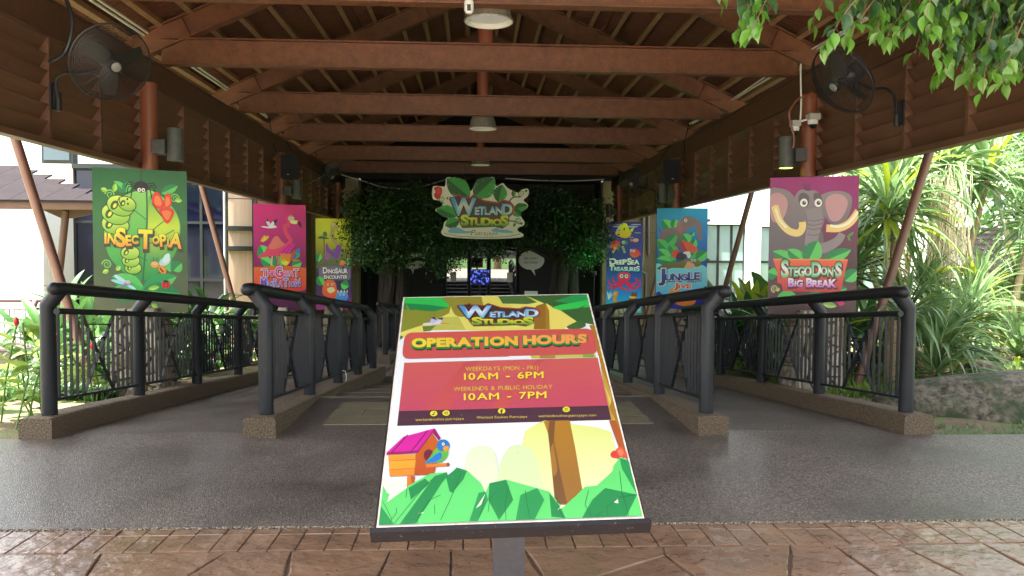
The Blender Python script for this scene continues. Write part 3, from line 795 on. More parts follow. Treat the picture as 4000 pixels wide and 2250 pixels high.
def d_insect(A, x0, y0, x1, y1):
    full(A, x0, y0, x1, y1, ((24, 92, 52), (48, 110, 60), (70, 92, 58), (104, 106, 80)))
    A.blob([(1375, 560), (1600, 690), (1700, 900), (1640, 1180), (1480, 1350), (1340, 1430), (1180, 1370), (1010, 1180), (980, 900), (1080, 680)], ((140, 200, 100), (92, 180, 80), (46, 140, 70)))
    A.blob([(1420, 600), (1640, 760), (1690, 960), (1560, 1150), (1400, 1240), (1380, 900)], ((70, 160, 80), (200, 220, 60), (40, 140, 80)))
    for p in ((1120, 590, 1010, 480), (1600, 590, 1680, 500), (1230, 560, 1140, 480)): A.leaf(1180 if p[0] < 1300 else 1520, 590, p[2] + 60 if p[0] < 1300 else p[2], p[3] + 10, 90, GL, GD, 2, 3)
    A.line([(1378, 560), (1376, 900), (1330, 1430)], 16, (30, 100, 60))
    for y, e in ((760, 1180), (900, 1560), (1150, 1100), (1000, 1640)): A.line([(1376, y + 90), (e, y - 60)], 8, (36, 110, 66))
    for x, sgn in ((1140, 1), (1560, -1)):
        A.leaf(1330, 1500, x - sgn * 100, 1390, 170, GL, (38, 150, 80), 3, 5); A.leaf(1330, 1520, x - sgn * 130, 1560, 190, (64, 180, 90), GD, 3, 6)
    A.leaf(1620, 1330, 1710, 1260, 120, GL, GD, 2, 8); A.leaf(1600, 1230, 1600, 1350, 120, GL, GD, 2, 9)
    for x, y, s_ in ((1035, 615, 1), (1645, 635, -1), (995, 1275, 1)): A.curl(x, y, 46, 14, (120, 190, 90), a0=180 if s_ > 0 else 0, sg=s_)
    for q in ((1075, 590, 1085, 510), (1010, 585, 950, 565), (1650, 650, 1720, 655), (1080, 1330, 1120, 1290), (1010, 1330, 955, 1355), (1380, 1510, 1490, 1490), (1410, 1660, 1470, 1690)): A.leaf(*q, 46, (176, 214, 80), (130, 190, 70), 1, 2)
    # spider on its thread
    A.line([(1327, 372), (1327, 500)], 6, (20, 20, 20), False)
    for sg in (-1, 1):
        for dy, a_, b_ in ((-20, 110, -30), (0, 125, 5), (20, 115, 70), (40, 80, 110)): A.line([(1327 + sg * 40, 530 + dy), (1327 + sg * a_, 515 + dy), (1327 + sg * (a_ + 20), 540 + b_)], 9, (22, 20, 18))
    A.ell(1327, 535, 66, 55, (24, 22, 20)); eyes(A, [(1308, 565), (1346, 565)], 17, (20, 20, 20))
    # caterpillar of swelling rings
    for cx, cy, r, a in ((1240, 1310, 75, 0), (1220, 1240, 80, 0), (1215, 1165, 85, 0), (1080, 900, 125, 10), (1085, 800, 130, 15), (1130, 720, 125, 20), (1190, 700, 85, 25)):
        A.ell(cx, cy, r, r * 0.72, ((206, 226, 100), (120, 178, 60)), a, ol=(40, 66, 26), olw=8)
        A.ell(cx - r * 0.45, cy - 4, r * 0.26, r * 0.38, (52, 84, 34), 30); A.ell(cx - r * 0.42, cy, r * 0.11, r * 0.2, (226, 226, 80), 30)
    A.ell(1195, 655, 8, 12, (30, 30, 20)); A.ell(1200, 700, 8, 12, (30, 30, 20)); A.line([(1120, 640), (1125, 690), (1150, 715)], 8, (40, 60, 26))
    # butterfly
    for q in ([(1440, 600), (1490, 585), (1530, 650), (1540, 720), (1490, 740), (1430, 700)], [(1540, 690), (1560, 600), (1600, 595), (1620, 680), (1590, 730), (1550, 740)], [(1500, 740), (1600, 730), (1640, 770), (1600, 860), (1560, 875), (1510, 800)]):
        A.blob(q, (216, 56, 44)); cx = sum(p[0] for p in q) / 6; cy = sum(p[1] for p in q) / 6
        A.blob([(cx + (x - cx) * .62, cy + (y - cy) * .62) for x, y in q], (240, 120, 60))
    A.line([(1430, 690), (1480, 760), (1520, 810)], 12, (120, 40, 30))
    # bee, dragonfly, ladybird
    A.ell(1545, 1245, 62, 38, (176, 206, 206), -30); A.ell(1560, 1215, 52, 30, (196, 222, 220), -60)
    A.ell(1520, 1325, 46, 32, (236, 140, 40), 50); A.line([(1495, 1310), (1530, 1350)], 14, (60, 34, 20)); A.ell(1447, 1275, 40, 32, (240, 150, 50)); eyes(A, [(1435, 1265), (1458, 1268)], 10)
    A.line([(1440, 1245), (1432, 1205)], 5, (60, 50, 30)); A.line([(1465, 1245), (1475, 1210)], 5, (60, 50, 30))
    A.ell(1120, 1415, 70, 20, (170, 214, 222), 35); A.ell(1100, 1440, 70, 16, (150, 200, 214), 15); A.ell(1220, 1490, 50, 14, (170, 214, 222), 30); A.line([(1060, 1530), (1180, 1455)], 16, (150, 96, 170)); A.ell(1185, 1452, 30, 24, (170, 110, 190)); eyes(A, [(1176, 1440), (1196, 1443)], 13)
    A.ell(1551, 1469, 42, 38, (214, 40, 36)); A.ell(1551, 1440, 26, 14, (40, 30, 30))
    for a, b in ((-20, -6), (18, -8), (-16, 18), (16, 16)): A.ell(1551 + a, 1472 + b, 7, 7, (40, 24, 24), n=8, new=False)
    A.k += 1
    A.text('INSECTOPIA', (972, 1085), (1708, 1100), 100, ((255, 226, 60), (250, 190, 50), (244, 140, 44)), 0.04, layers=((0.10, (50, 70, 44), 6, 22), (0.075, (70, 50, 40), 0, 4)), sizes=[1.0, .95, 1.75, 1.0, .8, 1.8, .72, 1.15, .7, 1.45], drops=[-.1, -.1, .12, .05, -.15, .25, -.2, 0, 0, .1], gap=0.08, rots=[0, -6, 2, 4, 0, 0, 0, 6, 0, -6])

def d_migr(A, x0, y0, x1, y1):
    full(A, x0, y0, x1, y1, ((200, 36, 118), (176, 34, 110), (132, 26, 88), (90, 26, 70), (70, 20, 60)))
    # crane
    A.blob([(340, 812), (375, 808), (420, 810), (470, 790), (520, 815), (470, 828), (400, 828)], (220, 220, 236)); A.blob([(420, 800), (400, 755), (425, 750), (450, 795)], (190, 188, 214)); A.blob([(440, 815), (455, 770), (500, 742), (480, 800)], (206, 204, 226))
    A.poly([(402, 755), (415, 716), (425, 745), (440, 750)], (40, 34, 54)); A.poly([(480, 745), (530, 722), (515, 765), (495, 790)], (40, 34, 54))
    A.leaf(335, 975, 430, 915, 50, (240, 170, 50), (226, 140, 40), 1, 4); A.leaf(360, 985, 380, 905, 40, (244, 180, 60), (230, 150, 40), 1, 4)
    A.leaf(400, 1170, 330, 1020, 150, GL, GD, 3, 2); A.leaf(480, 1260, 330, 1160, 120, GL, GD, 3, 3); A.leaf(560, 1260, 500, 1140, 150, (64, 170, 84), GD, 3, 6); A.leaf(690, 1250, 800, 1210, 110, GL, GD, 3, 7)
    # long-necked pink bird
    A.line([(670, 790), (612, 800), (622, 880), (672, 960), (640, 1010), (590, 1020)], 46, (222, 60, 96))
    A.blob([(300, 1160), (380, 1090), (430, 1010), (520, 980), (600, 1000), (680, 1010), (640, 1090), (560, 1130), (470, 1140)], ((222, 70, 90), (204, 54, 90))); A.blob([(430, 1050), (470, 950), (520, 915), (570, 970), (605, 1015), (500, 1060)], (238, 104, 96))
    A.line([(465, 1140), (452, 1250)], 18, (226, 150, 130), False); A.line([(525, 1130), (530, 1250)], 18, (222, 60, 96), False)
    A.ell(672, 720, 46, 60, (222, 60, 96)); A.poly([(660, 660), (668, 640), (690, 670)], (222, 60, 96)); A.blob([(650, 700), (690, 680), (712, 720), (690, 770), (665, 750)], (240, 140, 80)); eyes(A, [(668, 716), (702, 716)], 17)
    A.blob([(668, 745), (712, 735), (770, 745), (765, 770), (700, 775)], (240, 200, 130)); A.blob([(765, 742), (795, 765), (803, 822), (778, 800), (752, 770)], (66, 30, 40))
    # bird house with parrot
    A.poly([(555, 1110), (680, 1110), (665, 1220), (565, 1220)], (214, 120, 40)); A.poly([(680, 1110), (722, 1060), (740, 1130), (735, 1180), (665, 1200)], (176, 80, 34)); A.poly([(527, 1110), (640, 1006), (727, 996), (660, 1118)], (206, 30, 140)); A.line([(570, 1112), (675, 1002)], 5, (110, 14, 80), False); A.line([(618, 1114), (705, 1000)], 5, (110, 14, 80), False)
    A.blob([(735, 1090), (780, 1110), (770, 1150), (740, 1175), (700, 1170), (725, 1130)], (74, 150, 60)); A.blob([(740, 1065), (770, 1050), (786, 1080), (770, 1110), (740, 1100)], (40, 110, 180)); A.blob([(745, 1130), (725, 1170), (698, 1165), (730, 1110)], (40, 90, 170)); A.line([(695, 1188), (780, 1188)], 14, (200, 110, 50), False)
    A.blob([(565, 1200), (590, 1175), (625, 1195), (655, 1210), (630, 1245), (590, 1240)], (210, 190, 50)); A.ell(590, 1190, 22, 18, (170, 170, 50))
    A.blob([(200, 1290), (400, 1262), (600, 1250), (800, 1268), (900, 1300), (900, 1520), (200, 1520)], ((226, 96, 40), (200, 50, 50)))
    A.leaf(450, 1560, 650, 1560, 90, GL, GD, 2, 5); A.curl(650, 1565, 26, 9, (150, 200, 90))
    A.text('THE', (345, 1368), (495, 1362), 66, ((255, 90, 160), (224, 20, 110)), 0.03, layers=((0.10, (40, 20, 40), 5, 8), (0.075, W_, 0, 0)), sizes=[1.25, .9, .9])
    A.text('GREAT', (500, 1372), (765, 1372), 74, ((255, 90, 160), (224, 20, 110)), 0.03, layers=((0.10, (40, 20, 40), 5, 8), (0.075, W_, 0, 0)), sizes=[1.6, .95, .85, .9, 1.2], drops=[.05, 0, 0, 0, 0])
    A.text('MIGRATION', (332, 1482), (780, 1484), 72, ((130, 90, 200), (84, 44, 160)), 0.02, gap=0.14, layers=((0.09, (30, 20, 50), 5, 8), (0.065, W_, 0, 0)), sizes=[1.5, .85, .8, 1.2, .95, 1.3, .8, .75, 1.2])

def d_dino(A, x0, y0, x1, y1):
    full(A, x0, y0, x1, y1, ((192, 196, 16), (176, 182, 20), (140, 140, 24), (56, 60, 50), (30, 30, 70), (60, 24, 84), (130, 20, 120)))
    A.line([(1058, 1140), (1056, 960)], 12, (84, 62, 50), False); A.blob([(985, 960), (1020, 935), (1070, 945), (1120, 965), (1060, 968)], (54, 84, 50)); A.blob([(1045, 930), (1050, 890), (1085, 890), (1090, 940)], (62, 104, 60))
    A.leaf(985, 1230, 1010, 1130, 80, GL, GD, 2, 2); A.leaf(1320, 1270, 1320, 1180, 70, GL, GD, 2, 3)
    # long-necked dinosaur
    A.line([(1160, 850), (1148, 930), (1190, 1010), (1240, 1070)], 52, ((150, 140, 66),)[0]); A.blob([(965, 1300), (1050, 1170), (1160, 1090), (1290, 1090), (1310, 1180), (1290, 1290), (1150, 1300)], ((120, 118, 70), (76, 86, 56)))
    A.blob([(1130, 830), (1150, 775), (1190, 775), (1225, 810), (1222, 850), (1180, 868), (1150, 860)], (160, 148, 74)); eyes(A, [(1162, 803)], 14)
    A.blob([(1075, 1110), (1085, 1010), (1120, 1080), (1180, 1110), (1200, 1040), (1255, 1050), (1225, 1160), (1190, 1200), (1130, 1140)], ((130, 60, 140), (96, 60, 160))); A.ell(1092, 1170, 26, 34, (150, 70, 180))
    A.poly([(1230, 1270), (1245, 1215), (1290, 1210), (1322, 1270)], ((240, 140, 60), (220, 90, 50)))
    A.rrect(996, 1280, 1358, 1440, 34, (104, 96, 128))
    A.leaf(1040, 1500, 980, 1400, 100, (80, 190, 80), GD, 2, 4); A.leaf(1250, 1480, 1340, 1510, 110, (80, 190, 80), GD, 2, 4)
    A.blob([(1040, 1600), (1050, 1480), (1110, 1430), (1180, 1460), (1200, 1540), (1220, 1620), (1150, 1650)], ((236, 100, 40), (214, 70, 36))); eyes(A, [(1100, 1490), (1150, 1488)], 13); A.blob([(1090, 1540), (1150, 1520), (1180, 1560), (1120, 1590)], (250, 200, 150))
    A.blob([(1190, 1660), (1200, 1590), (1260, 1560), (1320, 1590), (1330, 1650), (1260, 1690)], ((70, 150, 220), (40, 100, 190))); eyes(A, [(1240, 1605), (1280, 1605)], 11)
    for a in (1215, 1250, 1290, 1320): A.poly([(a - 9, 1580), (a, 1545), (a + 9, 1580)], (230, 220, 190))
    A.text('DINOSAUR', (1044, 1362), (1325, 1358), 52, W_, 0.04, layers=((0.10, (30, 26, 36), 3, 5),), sizes=[1.35, .8, .95, .85, 1.15, 1, 1, 1])
    A.text('ENCOUNTER', (1056, 1424), (1322, 1420), 38, W_, 0.03, layers=((0.10, (30, 26, 36), 3, 5),), sizes=[1.2, 1, 1, 1, .95, 1, 1, 1, 1.05])

def d_sea(A, x0, y0, x1, y1):
    full(A, x0, y0, x1, y1, ((52, 44, 112), (54, 54, 130), (44, 56, 132), (38, 60, 140), (30, 84, 170), (30, 130, 200), (60, 170, 220)))
    for q in ((420, 820, 150, 9), (330, 797, 50, 5), (540, 797, 60, 6), (560, 890, 40, 4), (490, 940, 30, 4)): A.ell(q[0], q[1], q[2], q[3], (150, 160, 200), n=14)
    A.blob([(340, 830), (380, 785), (430, 783), (450, 815), (470, 860), (490, 900), (450, 945), (400, 948), (350, 930), (310, 905), (320, 860)], ((240, 206, 30), (206, 160, 20))); A.poly([(475, 850), (525, 822), (500, 880), (480, 875)], (250, 236, 60)); eyes(A, [(350, 862)], 20)
    A.blob([(500, 970), (535, 950), (575, 965), (560, 990), (520, 992)], (236, 130, 90)); A.poly([(505, 970), (475, 955), (485, 995)], (230, 110, 70)); eyes(A, [(552, 964)], 9)
    A.blob([(255, 1060), (270, 1000), (320, 980), (365, 1000), (360, 1050), (310, 1080)], ((210, 60, 40), (200, 110, 70))); A.line([(310, 1055), (280, 1120)], 28, (196, 160, 110)); A.line([(390, 1040), (420, 1120)], 26, (140, 150, 100)); A.ell(412, 1000, 36, 24, (70, 130, 90)); A.line([(345, 1030), (345, 1100)], 22, (50, 110, 80)); eyes(A, [(402, 997)], 14)
    A.ell(530, 1120, 56, 52, ((206, 40, 60), (226, 90, 50))); A.poly([(580, 1110), (605, 1130), (580, 1150)], (230, 60, 90)); eyes(A, [(522, 1096), (490, 1090)], 14)
    # octopus
    for q in ([(400, 1430), (330, 1460), (290, 1430), (285, 1390)], [(390, 1440), (320, 1500), (250, 1470), (240, 1420)], [(420, 1440), (500, 1480), (560, 1440), (540, 1400)], [(420, 1450), (520, 1520), (590, 1480), (590, 1420)], [(400, 1450), (370, 1500), (420, 1530), (500, 1545)], [(395, 1450), (300, 1520), (240, 1510)]):
        A.line(q, 34, ((214, 36, 76)), taper=0.6)
    A.blob([(340, 1400), (360, 1345), (430, 1330), (480, 1360), (480, 1410), (430, 1450), (380, 1450)], ((240, 60, 90), (206, 30, 76))); eyes(A, [(385, 1382), (440, 1384)], 20)
    A.line([(300, 1590), (330, 1570), (310, 1640), (330, 1690)], 40, (230, 130, 36)); A.ell(315, 1585, 26, 22, (236, 140, 40)); eyes(A, [(312, 1580)], 9); A.line([(330, 1582), (352, 1585)], 9, (226, 110, 40), False)
    for i in range(6): A.line([(240, 1650), (225 + i * 12, 1560 + (i % 3) * 16)], 7, (206, 224, 240), False)
    A.poly([(470, 1620), (560, 1620), (550, 1670), (476, 1670)], (120, 70, 60)); A.ell(515, 1622, 42, 14, (240, 170, 70)); A.poly([(500, 1570), (565, 1560), (565, 1615), (495, 1612)], (110, 60, 56))
    for x, y in ((240, 1740), (330, 1770), (460, 1750), (560, 1760)): A.blob([(x - 40, y), (x, y - 20), (x + 40, y - 5), (x + 20, y + 20), (x - 20, y + 18)], (150, 210, 236))
    L1 = ((0.11, (30, 30, 80), 3, 7),)
    A.text('DEEP', (252, 1250), (440, 1246), 54, ((255, 255, 250), (214, 232, 226)), 0.05, layers=L1, sizes=[1.3, .85, .95, 1.05]); A.text('SEA', (452, 1250), (580, 1246), 54, ((255, 255, 250), (214, 232, 226)), 0.05, layers=L1, sizes=[1.35, .9, 1.0])
    A.text('TREASURES', (246, 1322), (586, 1324), 50, ((226, 240, 244), (80, 170, 214)), 0.05, layers=L1, sizes=[1.3, .85, .9, .9, .95, .95, .9, .9, 1.2])

def d_jungle(A, x0, y0, x1, y1):
    full(A, x0, y0, x1, y1, ((26, 150, 200), (26, 120, 190), (34, 80, 160), (44, 50, 130), (40, 46, 120)))
    for q in ((940, 870, 840, 745, 130), (960, 850, 985, 730, 90), (1160, 930, 1190, 880, 60)): A.leaf(*q, GL, GD, 3, 4)
    # elephant
    A.blob([(820, 1010), (815, 910), (880, 850), (990, 830), (1080, 850), (1110, 930), (1060, 1040), (940, 1060)], ((128, 104, 104), (96, 76, 82)))
    A.line([(820, 890), (800, 850), (785, 800)], 12, (96, 80, 84), taper=0.3)
    A.blob([(1040, 760), (1070, 710), (1120, 702), (1170, 720), (1180, 790), (1150, 850), (1080, 860), (1040, 820)], (122, 104, 106)); A.blob([(1000, 790), (1045, 750), (1065, 800), (1050, 905), (1030, 890), (1005, 830)], (150, 100, 104))
    A.line([(1170, 770), (1225, 790), (1250, 860), (1250, 920), (1272, 975)], 92, (124, 106, 108), taper=0.62); eyes(A, [(1097, 752)], 18)
    for i, q in enumerate(((880, 1040, 1000, 910, 120), (1140, 1010, 1070, 905, 130), (900, 1090, 780, 970, 120), (1160, 1080, 1210, 960, 100), (1000, 1150, 930, 1030, 110), (930, 1200, 800, 1080, 130), (1150, 1190, 1225, 1075, 100), (1220, 1200, 1340, 1100, 130), (1000, 1200, 860, 1230, 110), (940, 1220, 780, 1190, 110))):
        A.leaf(*q, GL if i % 2 else (70, 170, 86), GD, 3, i)
    A.poly([(1045, 1090), (1060, 980), (1150, 1000), (1250, 1080), (1200, 1120)], (226, 84, 54)); A.poly([(1045, 1090), (1060, 980), (1100, 1060), (1130, 1110)], (176, 44, 50)); A.poly([(935, 1150), (985, 1075), (1050, 1110), (1010, 1190)], (206, 64, 50))
    A.blob([(1000, 1190), (1010, 1130), (1060, 1110), (1110, 1130), (1100, 1180), (1070, 1200)], (50, 46, 52)); A.blob([(1070, 1120), (1110, 1102), (1150, 1110), (1160, 1160), (1130, 1180), (1110, 1140)], (226, 224, 220))
    # crocodile on the water
    A.blob([(760, 1270), (900, 1285), (1050, 1290), (1340, 1285), (1345, 1760), (760, 1760)], ((120, 200, 224), (60, 150, 206)))
    A.blob([(785, 1300), (830, 1265), (920, 1240), (1040, 1220), (1110, 1190), (1180, 1200), (1230, 1190), (1285, 1240), (1240, 1275), (1180, 1270), (1100, 1290), (960, 1290), (860, 1315)], ((120, 108, 50), (94, 84, 40))); A.blob([(1110, 1250), (1130, 1215), (1200, 1250), (1195, 1290), (1140, 1298), (1090, 1285)], (226, 150, 120)); eyes(A, [(1177, 1203), (1208, 1203)], 13)
    A.blob([(760, 1640), (800, 1560), (860, 1600), (900, 1640), (1000, 1660), (1250, 1560), (1345, 1500), (1345, 1760), (760, 1760)], (44, 40, 130))
    A.blob([(930, 1580), (940, 1530), (980, 1510), (1030, 1530), (1060, 1580), (1000, 1610)], (230, 140, 60)); eyes(A, [(975, 1545), (1002, 1545)], 9); A.blob([(1000, 1700), (1040, 1660), (1120, 1650), (1220, 1640), (1200, 1700), (1100, 1720)], (236, 110, 50))
    A.text('JUNGLE', (815, 1432), (1262, 1428), 84, ((60, 80, 160), (34, 40, 100)), 0.04, layers=((0.11, (34, 40, 90), 4, 8), (0.09, W_, 0, 0)), sizes=[1.7, .85, .95, .85, 1.1, 1.0], drops=[.1, 0, 0, 0, 0, -.1])
    A.text('JIVE', (985, 1518), (1165, 1518), 48, ((240, 120, 50), (210, 50, 40)), 0.05, layers=((0.10, (250, 240, 220), 0, 0),), sizes=[1.3, .9, 1, 1])

def d_steg(A, x0, y0, x1, y1):
    full(A, x0, y0, x1, y1, ((150, 34, 116), (138, 40, 108), (120, 40, 90), (90, 50, 66), (70, 50, 50), (96, 66, 66), (70, 50, 52)))
    g1, g2, g3 = (136, 124, 132), (112, 100, 110), (92, 82, 94)
    # head seen from the front, ears, tusks, trunk
    A.blob([(30, 900), (100, 860), (300, 900), (520, 940), (560, 1080), (620, 1200), (400, 1290), (30, 1290)], (g2, g3))
    A.blob([(30, 575), (110, 548), (230, 590), (290, 700), (240, 860), (120, 900), (34, 860)], (g1, g2)); A.blob([(34, 640), (110, 590), (190, 640), (205, 740), (150, 860), (60, 850)], (186, 140, 148))
    A.blob([(510, 640), (600, 590), (720, 590), (800, 640), (795, 760), (730, 890), (620, 890), (540, 780)], (g1, g2)); A.blob([(560, 680), (640, 610), (740, 640), (765, 720), (700, 850), (610, 850)], (186, 140, 148))
    A.blob([(190, 820), (235, 720), (290, 600), (340, 565), (400, 580), (450, 575), (510, 610), (550, 700), (560, 800), (545, 900), (500, 960), (380, 960), (250, 930)], (g1, g2))
    A.line([(450, 740), (470, 860), (450, 980), (440, 1080), (520, 1120), (620, 1090), (690, 1040), (725, 980)], 150, g1, taper=0.55)
    for y in (850, 890, 930, 985): A.line([(400, y), (460, y + 12), (540, y - 5)], 6, g3)
    A.blob([(310, 630), (345, 595), (400, 620), (410, 690), (380, 735), (320, 700)], g3); A.blob([(450, 610), (500, 600), (525, 640), (530, 700), (470, 700)], g3)
    eyes(A, [(360, 690), (495, 692)], 36, (70, 50, 40))
    for a in (-14, 0, 16): A.line([(390 + a, 572), (380 + a * 2, 510)], 12, (80, 50, 80), taper=0.5)
    A.line([(85, 715), (130, 850), (220, 950), (310, 975), (350, 930), (350, 870)], 66, (240, 200, 130)); A.line([(85, 715), (132, 845), (200, 925)], 22, (252, 236, 200))
    A.poly([(78, 700), (70, 740), (110, 745)], (240, 200, 130))
    A.line([(870, 770), (790, 880), (690, 930), (575, 930)], 70, (240, 190, 120)); A.line([(866, 775), (780, 880), (690, 915), (610, 905)], 24, (252, 240, 206))
    A.leaf(770, 1010, 830, 965, 26, (90, 150, 70), (70, 120, 60), 1, 2); A.leaf(775, 1000, 800, 1050, 22, (90, 150, 70), (70, 120, 60), 1, 2)
    for i, q in enumerate(((300, 1260, 75, 1150, 130), (390, 1260, 215, 1130, 130), (400, 1270, 500, 1045, 190), (540, 1250, 808, 1130, 130), (120, 1380, 25, 1350, 120), (760, 1420, 870, 1320, 130), (300, 1560, 120, 1600, 120), (600, 1540, 780, 1490, 120), (420, 1580, 560, 1560, 110))):
        A.leaf(*q, GL, GD, 3, 20 + i)
    A.poly([(80, 1225), (782, 1225), (760, 1330), (722, 1528), (180, 1528), (165, 1460), (125, 1450), (118, 1330)], ((226, 98, 66), (196, 66, 70))); A.poly([(80, 1220), (782, 1220), (780, 1232), (84, 1232)], (240, 140, 70))
    A.curl(100, 1505, 36, 11, (190, 190, 120), a0=90); A.leaf(110, 1520, 150, 1505, 40, (190, 200, 120), (160, 180, 100), 1, 3)
    A.leaf(560, 1640, 690, 1660, 60, (170, 200, 110), (130, 170, 90), 1, 3); A.poly([(680, 1620), (740, 1610), (765, 1640), (720, 1660)], (200, 40, 110))
    A.text("STEGODON'S", (165, 1385), (722, 1380), 96, ((60, 160, 90), (236, 246, 236), (70, 170, 100)), 0.045, layers=((0.12, (84, 54, 48), 6, 14), (0.10, (84, 54, 48), 0, 0)), sizes=[1.7, .95, .95, 1.0, .95, 1.45, .8, .95, .7, 1.4], drops=[.05, 0, 0, 0, -.05, 0, -.15, 0, 0, 0])
    A.text('BIG BREAK', (232, 1482), (672, 1480), 66, ((246, 230, 246), (196, 90, 190)), 0.05, layers=((0.12, (84, 54, 48), 5, 12), (0.10, (84, 54, 48), 0, 0)), sizes=[1.2, .8, .95, 1, 1.25, .95, .9, 1, 1.1])

poster('tall green poster panel with a caterpillar, a spider on a thread and yellow INSECTOPIA lettering', (-4.62, 9.56), (-3.63, 9.92), 2.575, 0.80, (872, 370, 1768, 1742), d_insect)
poster('magenta poster panel with a pink long-necked bird and THE GREAT MIGRATION lettering', (-4.57, 16.15), (-3.575, 16.5), 2.575, 0.36, (256, 560, 853, 1753), d_migr, 1.45)
poster('lime green poster panel with a long-necked dinosaur and DINOSAUR ENCOUNTER lettering', (-4.68, 22.88), (-3.645, 22.96), 2.59, -0.1, (960, 734, 1372, 1780), d_dino, 1.45)
poster('dark blue poster panel with a yellow fish, a turtle and DEEP SEA TREASURES lettering', (3.945, 22.96), (5.01, 22.9), 2.565, -0.16, (212, 766, 614, 1798), d_sea, 1.45)
poster('bright blue poster panel with an elephant above leaves and JUNGLE JIVE lettering', (3.88, 16.32), (4.965, 16.26), 2.575, 0.42, (777, 615, 1343, 1753), d_jungle, 1.45)
poster("purple poster panel with a big-tusked elephant and STEGODON'S BIG BREAK lettering", (3.83, 9.88), (4.83, 9.52), 2.575, 0.80, (36, 448, 865, 1751), d_steg)

# ------------------------------------------------------------------ the two-line logo, shared by both signs
def logo(A, f, h=1.0):
    """f maps logo units (hanging-sign pixels) to drawing units; h = drawing units per logo unit"""
    P = lambda *q: [f(p) for p in q]
    A.poly(P((395, 465), (500, 405), (515, 430), (612, 440), (640, 410), (740, 470), (880, 490), (930, 462), (1010, 480), (1052, 530), (1050, 600), (1000, 645), (995, 720), (930, 765), (860, 745), (530, 760), (500, 700), (480, 640)), ((150, 66, 44), (176, 84, 60), (110, 76, 50)))
    A.poly(P((412, 470), (500, 424), (512, 448), (620, 456), (650, 432), (738, 486), (885, 506), (935, 478), (1000, 494), (1034, 540), (1030, 594), (984, 636), (978, 710), (920, 746), (860, 728), (544, 742), (516, 694), (498, 640)), ((70, 44, 40), (100, 60, 48)))
    B_ = ((70, 150, 210), (236, 246, 250), (90, 180, 224))
    A.text('WETLAND', f((428, 622)), f((1024, 618)), 100 * h, B_, 0.045, layers=((0.085, (44, 40, 60), 0, 3 * h),), sizes=[1.75, .78, .85, .8, .85, .85, 1.15], drops=[.02, 0, 0, 0, 0, 0, 0], gap=-0.01, rots=[0, 0, -3, 0, 0, 3, 0])
    A.text('STUDIOS', f((522, 728)), f((984, 730)), 78 * h, ((236, 226, 50), (190, 200, 60), (74, 160, 70)), 0.055, layers=((0.095, (64, 60, 30), 0, 3 * h),), sizes=[1.35, 1, .95, 1, .8, .85, 1.35], gap=0.02)

# hanging sign
hx0, hx1, hz1, hz0 = -1.225, 1.532, 3.748, 2.003
sg = thing('hanging_sign', 'white cut-out logo sign with green leaves hung under the far roof beams', 'sign', (XC + 0.02, 21.6, 2.0))
k_ = (21.6 / 22.0)
hx0 *= k_; hx1 *= k_; hz1 = 1.55 + (hz1 - 1.55) * k_; hz0 = 1.55 + (hz0 - 1.55) * k_
HT = lambda p: (hx0 - XC - 0.02 + (p[0] - 230) / 965 * (hx1 - hx0), hz1 - 2.0 - (p[1] - 240) / 630 * (hz1 - hz0))
outl = [(358, 330), (372, 248), (440, 248), (520, 300), (600, 390), (670, 300), (760, 250), (845, 240), (868, 330), (930, 292), (975, 340), (1075, 392), (1120, 362), (1180, 350), (1195, 385), (1180, 430), (1140, 470), (1188, 520), (1150, 570), (1110, 590), (1118, 640), (1150, 690), (1140, 730), (1090, 750), (1085, 785), (1138, 815), (1130, 845), (1000, 862), (740, 870), (500, 862), (360, 842), (320, 805), (340, 760), (352, 700), (392, 665), (300, 610), (262, 572), (325, 540), (330, 512), (300, 480), (240, 468), (230, 400), (245, 335), (320, 335)]
q = [HT(p) for p in smooth_pts(outl, True, 3)]
mb = MB(); n = len(q)
tr = tessellate_polygon([[Vector((a, b, 0)) for a, b in q]])
mb.add([(a, 0.0, b) for a, b in q] + [(a, 0.03, b) for a, b in q], [tuple(t) for t in tr] + [(t[2] + n, t[1] + n, t[0] + n) for t in tr] + [(i, (i + 1) % n, n + (i + 1) % n, n + i) for i in range(n)])
mb.build('sign_board', M('off_white_board', lin((244, 242, 232)), 0.5), sg, local=True, smooth=False)
A = Art(HT, 1.3)
for i, q in enumerate(((600, 440, 375, 252, 200), (650, 440, 850, 246, 220), (890, 490, 925, 310, 140), (1040, 560, 1185, 522, 90), (1030, 560, 1115, 632, 90), (480, 610, 268, 572, 130), (500, 680, 360, 735, 120), (470, 640, 300, 560, 90))): A.leaf(*q, (52, 150, 60), (20, 92, 40), 4, 30 + i)
for x, y, r in ((330, 465, 30), (1120, 400, 34), (1090, 675, 30)): A.curl(x, y, r, 8, (74, 110, 60), a0=90)
for q in ((1040, 435, 1040, 365, 44), (1150, 380, 1180, 365, 26), (1060, 700, 1040, 745, 28), (1100, 700, 1138, 715, 26), (335, 490, 335, 515, 22), (395, 460, 370, 450, 26)): A.leaf(*q, (96, 150, 60), (60, 110, 50), 1, 3)
A.line([(990, 490), (1040, 440), (1110, 435)], 12, (70, 84, 60)); A.line([(990, 680), (1060, 690), (1100, 715)], 11, (70, 84, 60))
A.blob([(250, 350), (300, 338), (328, 360), (322, 420), (285, 470), (250, 430), (262, 390)], (200, 34, 40)); A.blob([(275, 360), (310, 350), (315, 400), (280, 420)], (226, 70, 60))
A.blob([(390, 800), (430, 755), (500, 760), (560, 790), (620, 790), (600, 810), (460, 815)], (120, 176, 206)); A.blob([(820, 785), (880, 750), (900, 770), (980, 775), (1040, 800), (940, 805)], (120, 176, 206))
A.line([(350, 815), (500, 845), (740, 852), (960, 845), (1110, 815)], 5, (120, 110, 100))
logo(A, lambda p: p)
